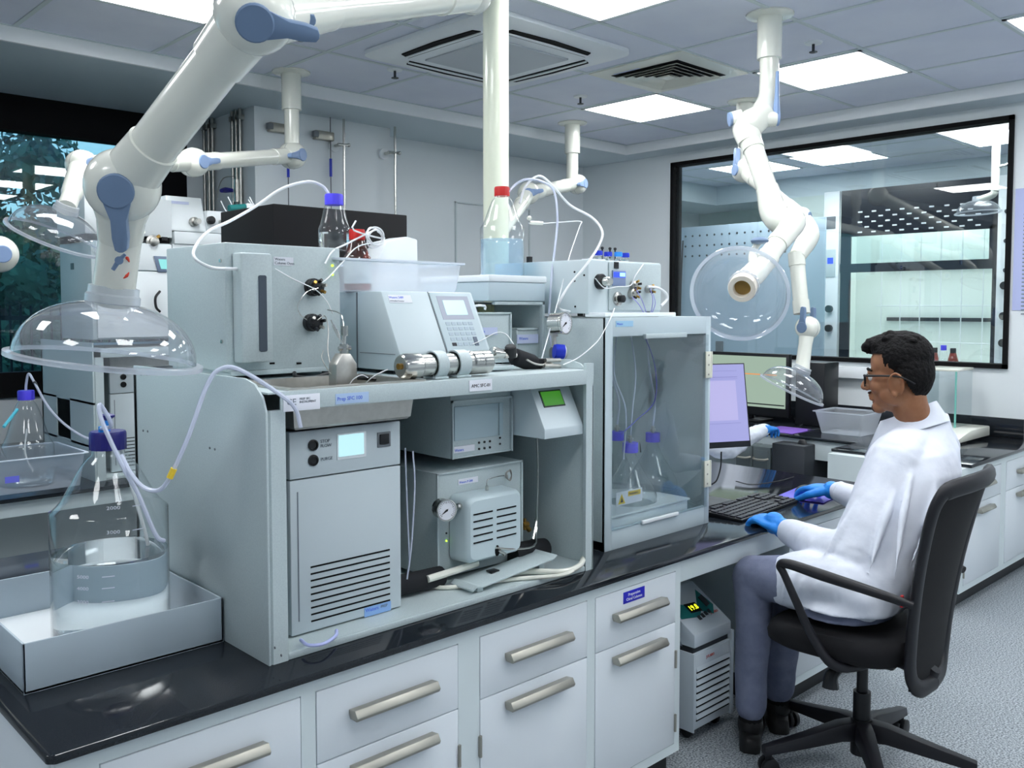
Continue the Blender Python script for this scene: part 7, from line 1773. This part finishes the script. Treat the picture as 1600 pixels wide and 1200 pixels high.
bmesh.ops.recalc_face_normals(t0, faces=t0.faces); q._add(t0); co_ = q.build('collar', coat, coat_ob, ang=70)
so = co_.modifiers.new('thick', 'SOLIDIFY'); so.thickness = .004
q = MB(); n = 26; q.lathe([(.066, -.02), (.069, .050), (.064, .052)], neckb + F_ * .004, (nk * -1 + H(-.03, 0, -.08)), n, False); q.build('shirt_collar', mat('shirt_plum', s2l(62, 44, 62), .8), man)
# trousers
q = MB()
ring_loft(q, [(sp(-.18), L_, F_, .17, .15), (sp(0), L_, F_, .17, .14)])
for h_, k_, a_ in ((hipL, knL, anL), (hipR, knR, anR)):
    limb(q, [h_, h_.lerp(k_, .5), k_ + Zv * .004], [.098, .088, .070], 22); limb(q, [k_, k_.lerp(a_, .3) - F_ * .006, k_.lerp(a_, .7), a_ + Zv * .02], [.069, .062, .056, .055], 22)
tr_ = remesh(q, 'trousers', trs, man, .007, 7, .5, disp=((.10, .010),))
shoem = mat('black_shoe', s2l(18, 18, 20), .45)
for a_, dirx in ((anL, V((.86, .50, 0))), (anR, V((.80, .60, 0)))):
    d = dirx.normalized(); sd = V((-d.y, d.x, 0)); q = MB(); c0 = V((a_.x, a_.y, 0)) - d * .07
    rings = []
    for u, w, t in ((0, .020, .04), (.015, .034, .062), (.08, .038, .085), (.15, .040, .075), (.22, .048, .055), (.275, .042, .040), (.305, .020, .026)):
        c = c0 + d * u; rings.append([c + sd * w * (1 if abs(x) > .5 else x * 2) * (1 if x > 0 else -1) * abs(x if abs(x) <= 1 else 1) + Zv * z for x, z in ((1, .002), (1, .022), (.9, t * .75), (.45, t), (-.45, t), (-.9, t * .75), (-1, .022), (-1, .002))])
    q.loft(rings); q.sph(a_ - Zv * .045, (.045, .045, .055), 14)
    for v in q.bm.verts: v.co.z = max(v.co.z, .002)
    q.build('shoe', shoem, man, ang=50)
    q = MB(); q.cyl(a_ - Zv * .04, a_ + Zv * .035, .041, n=18); q.build('sock', 'mblack', man)
# gloves
kbz = ZT + .022
q = MB(); hd_ = (AZ(1178, 800, kbz + .02) - wrL).normalized(); hd_ = V((hd_.x, hd_.y, hd_.z * .8)).normalized(); up = (Zv - hd_ * Zv.dot(hd_)).normalized(); sd = hd_.cross(up).normalized()
hand(q, wrL + hd_ * .012, hd_, up, sd, 1.28, (.75, .8, .85, .9), .8, .06); q.sph(wrL + hd_ * .065 + up * .004, .040, 14)
limb(q, [wrL - (wrL - elL).normalized() * .03, wrL + hd_ * .02], [.036, .033], 18)
remesh(q, 'glove', 'glove', man, .0028, 3, .4)
q = MB(); tgt = AZ(1245, 757, ZT + .045); hd_ = (tgt - wrR).normalized(); up = (Zv - hd_ * Zv.dot(hd_)).normalized(); sd = -hd_.cross(up).normalized()
hand(q, wrR + hd_ * .03, hd_, up, sd, 1.28, (.42, .45, .5, .55), 1.0, .16)
limb(q, [wrR - (wrR - elR).normalized() * .03, wrR + hd_ * .02], [.036, .033], 18)
remesh(q, 'glove', 'glove', man, .0028, 3, .4)

# ---- second person at the back bench, seen through the clear-door cabinet
m2_ = thing('person', 'person in a white coat at the back bench, mostly hidden behind the clear-door cabinet', 'person', (4.45, 3.55, 0))
F2 = V((.95, -.30, 0)).normalized(); L2 = V((-F2.y, F2.x, 0))
hd2 = AD(1022, 560, 5.25); nb2 = AD(1030, 606, 5.28); pl2 = AD(1045, 760, 5.30)
shR2 = nb2 - L2 * .19 - Zv * .05; shL2 = nb2 + L2 * .19 - Zv * .05
wr2 = AZ(1196, 671, ZT + .055); el2 = AD(1128, 700, 5.30)
wl2 = V((5.35, 3.75, ZT + .04)); ell2 = (shL2 + wl2) / 2 - Zv * .12
hipR2 = pl2 - L2 * .1; hipL2 = pl2 + L2 * .1
q = MB(); q.sph(hd2, (.10, .085, .125), 18); q.sph(hd2 + F2 * .05 - Zv * .04, (.06, .06, .075), 14); q.sph(hd2 + F2 * .105 - Zv * .02, (.016, .014, .02), 8)
for s in (1, -1): q.sph(hd2 + L2 * .085 * s - Zv * .01, (.02, .012, .032), 8)
limb(q, [hd2 - Zv * .06, nb2], [.06, .065]); ring_loft(q, [(pl2 - Zv * .08, L2, F2, .15, .11), (pl2, L2, F2, .16, .12), (pl2.lerp(nb2, .6), L2, F2, .17, .12), (nb2 - Zv * .04, L2, F2, .13, .08), (nb2, L2, F2, .07, .06)])
for sh_, e_, w_ in ((shR2, el2, wr2), (shL2, ell2, wl2)): limb(q, [nb2 - Zv * .06, sh_, e_, w_], [.05, .05, .04, .028])
kn = [hipR2 + F2 * .44 - Zv * .03, hipL2 + F2 * .44 - Zv * .03]
for h_, k_ in zip((hipR2, hipL2), kn): limb(q, [h_, k_], [.08, .055]); limb(q, [k_, V((k_.x, k_.y, .1))], [.052, .035])
remesh(q, 'body', skin, m2_, .009, 4)
q = MB(); q.sph(hd2 - F2 * .018 + Zv * .03, (.108, .093, .112), 18); q.sph(hd2 - F2 * .05 - Zv * .02, (.07, .088, .10), 14); remesh(q, 'hair', hairm, m2_, .007, 2, disp=((.02, .008),))
q = MB(); ring_loft(q, [(pl2 - Zv * .12, L2, F2, .21, .18), (pl2, L2, F2, .20, .16), (pl2.lerp(nb2, .6), L2, F2, .20, .15), (nb2 - Zv * .05, L2, F2, .15, .10), (nb2 + Zv * .01, L2, F2, .09, .08)])
limb(q, [nb2 - Zv * .06, shR2, shR2.lerp(el2, .5), el2, el2.lerp(wr2, .5), wr2.lerp(el2, .06)], [.08, .08, .075, .068, .056, .043]); limb(q, [nb2 - Zv * .06, shL2, ell2, wl2], [.08, .08, .068, .045])
limb(q, [hipR2, hipR2 + F2 * .25], [.12, .11]); limb(q, [hipL2, hipL2 + F2 * .25], [.12, .11])
remesh(q, 'lab_coat', coat, m2_, .009, 7, disp=((.09, .03), (.035, .010)))
q = MB()
for h_, k_ in zip((hipR2, hipL2), kn): limb(q, [h_, k_], [.09, .07]); limb(q, [k_, V((k_.x, k_.y, .12))], [.07, .055])
remesh(q, 'trousers', mat('dark_trousers', s2l(50, 54, 66), .8), m2_, .01, 5)
for k_ in kn: q = MB(); q.sph((k_.x + .05, k_.y - .02, .05), (.13, .05, .048), 14); q.build('shoe', shoem, m2_)
for w_, e_, tg in ((wr2, el2, AZ(1232, 664, ZT + .035)), (wl2, ell2, wl2 + F2 * .1 - Zv * .01)):
    d = (tg - w_).normalized(); up = (Zv - d * Zv.dot(d)).normalized(); q = MB(); hand(q, w_ + d * .01, d, up, d.cross(up) * -1 if w_ is wr2 else d.cross(up), 1.1, (.6, .6, .65, .7), .8, .1); limb(q, [w_ - (w_ - e_).normalized() * .03, w_ + d * .02], [.034, .032], 14); remesh(q, 'glove', 'glove', m2_, .004, 3, .4)
st = thing('stool', 'dark stool under the person at the back bench', 'stool', (pl2.x, pl2.y, 0))
q = MB(); zz = pl2.z - .14; q.cyl((pl2.x, pl2.y, zz - .05), (pl2.x, pl2.y, zz), .19, n=30, b=.01); q.build('seat', seatm, st)
q = MB(); q.cyl((pl2.x, pl2.y, .06), (pl2.x, pl2.y, zz - .05), .025, n=14); q.build('column', chm, st)
for k in range(5):
    an = math.radians(72 * k); d = V((math.cos(an), math.sin(an), 0)); q = MB(); q.tube([(pl2.x, pl2.y, .09), V((pl2.x, pl2.y, .045)) + d * .27], [.026, .016], 8, 1); q.cyl(V((pl2.x, pl2.y, .0)) + d * .27, V((pl2.x, pl2.y, .04)) + d * .27, .02, n=10); q.build('leg', chm, st)
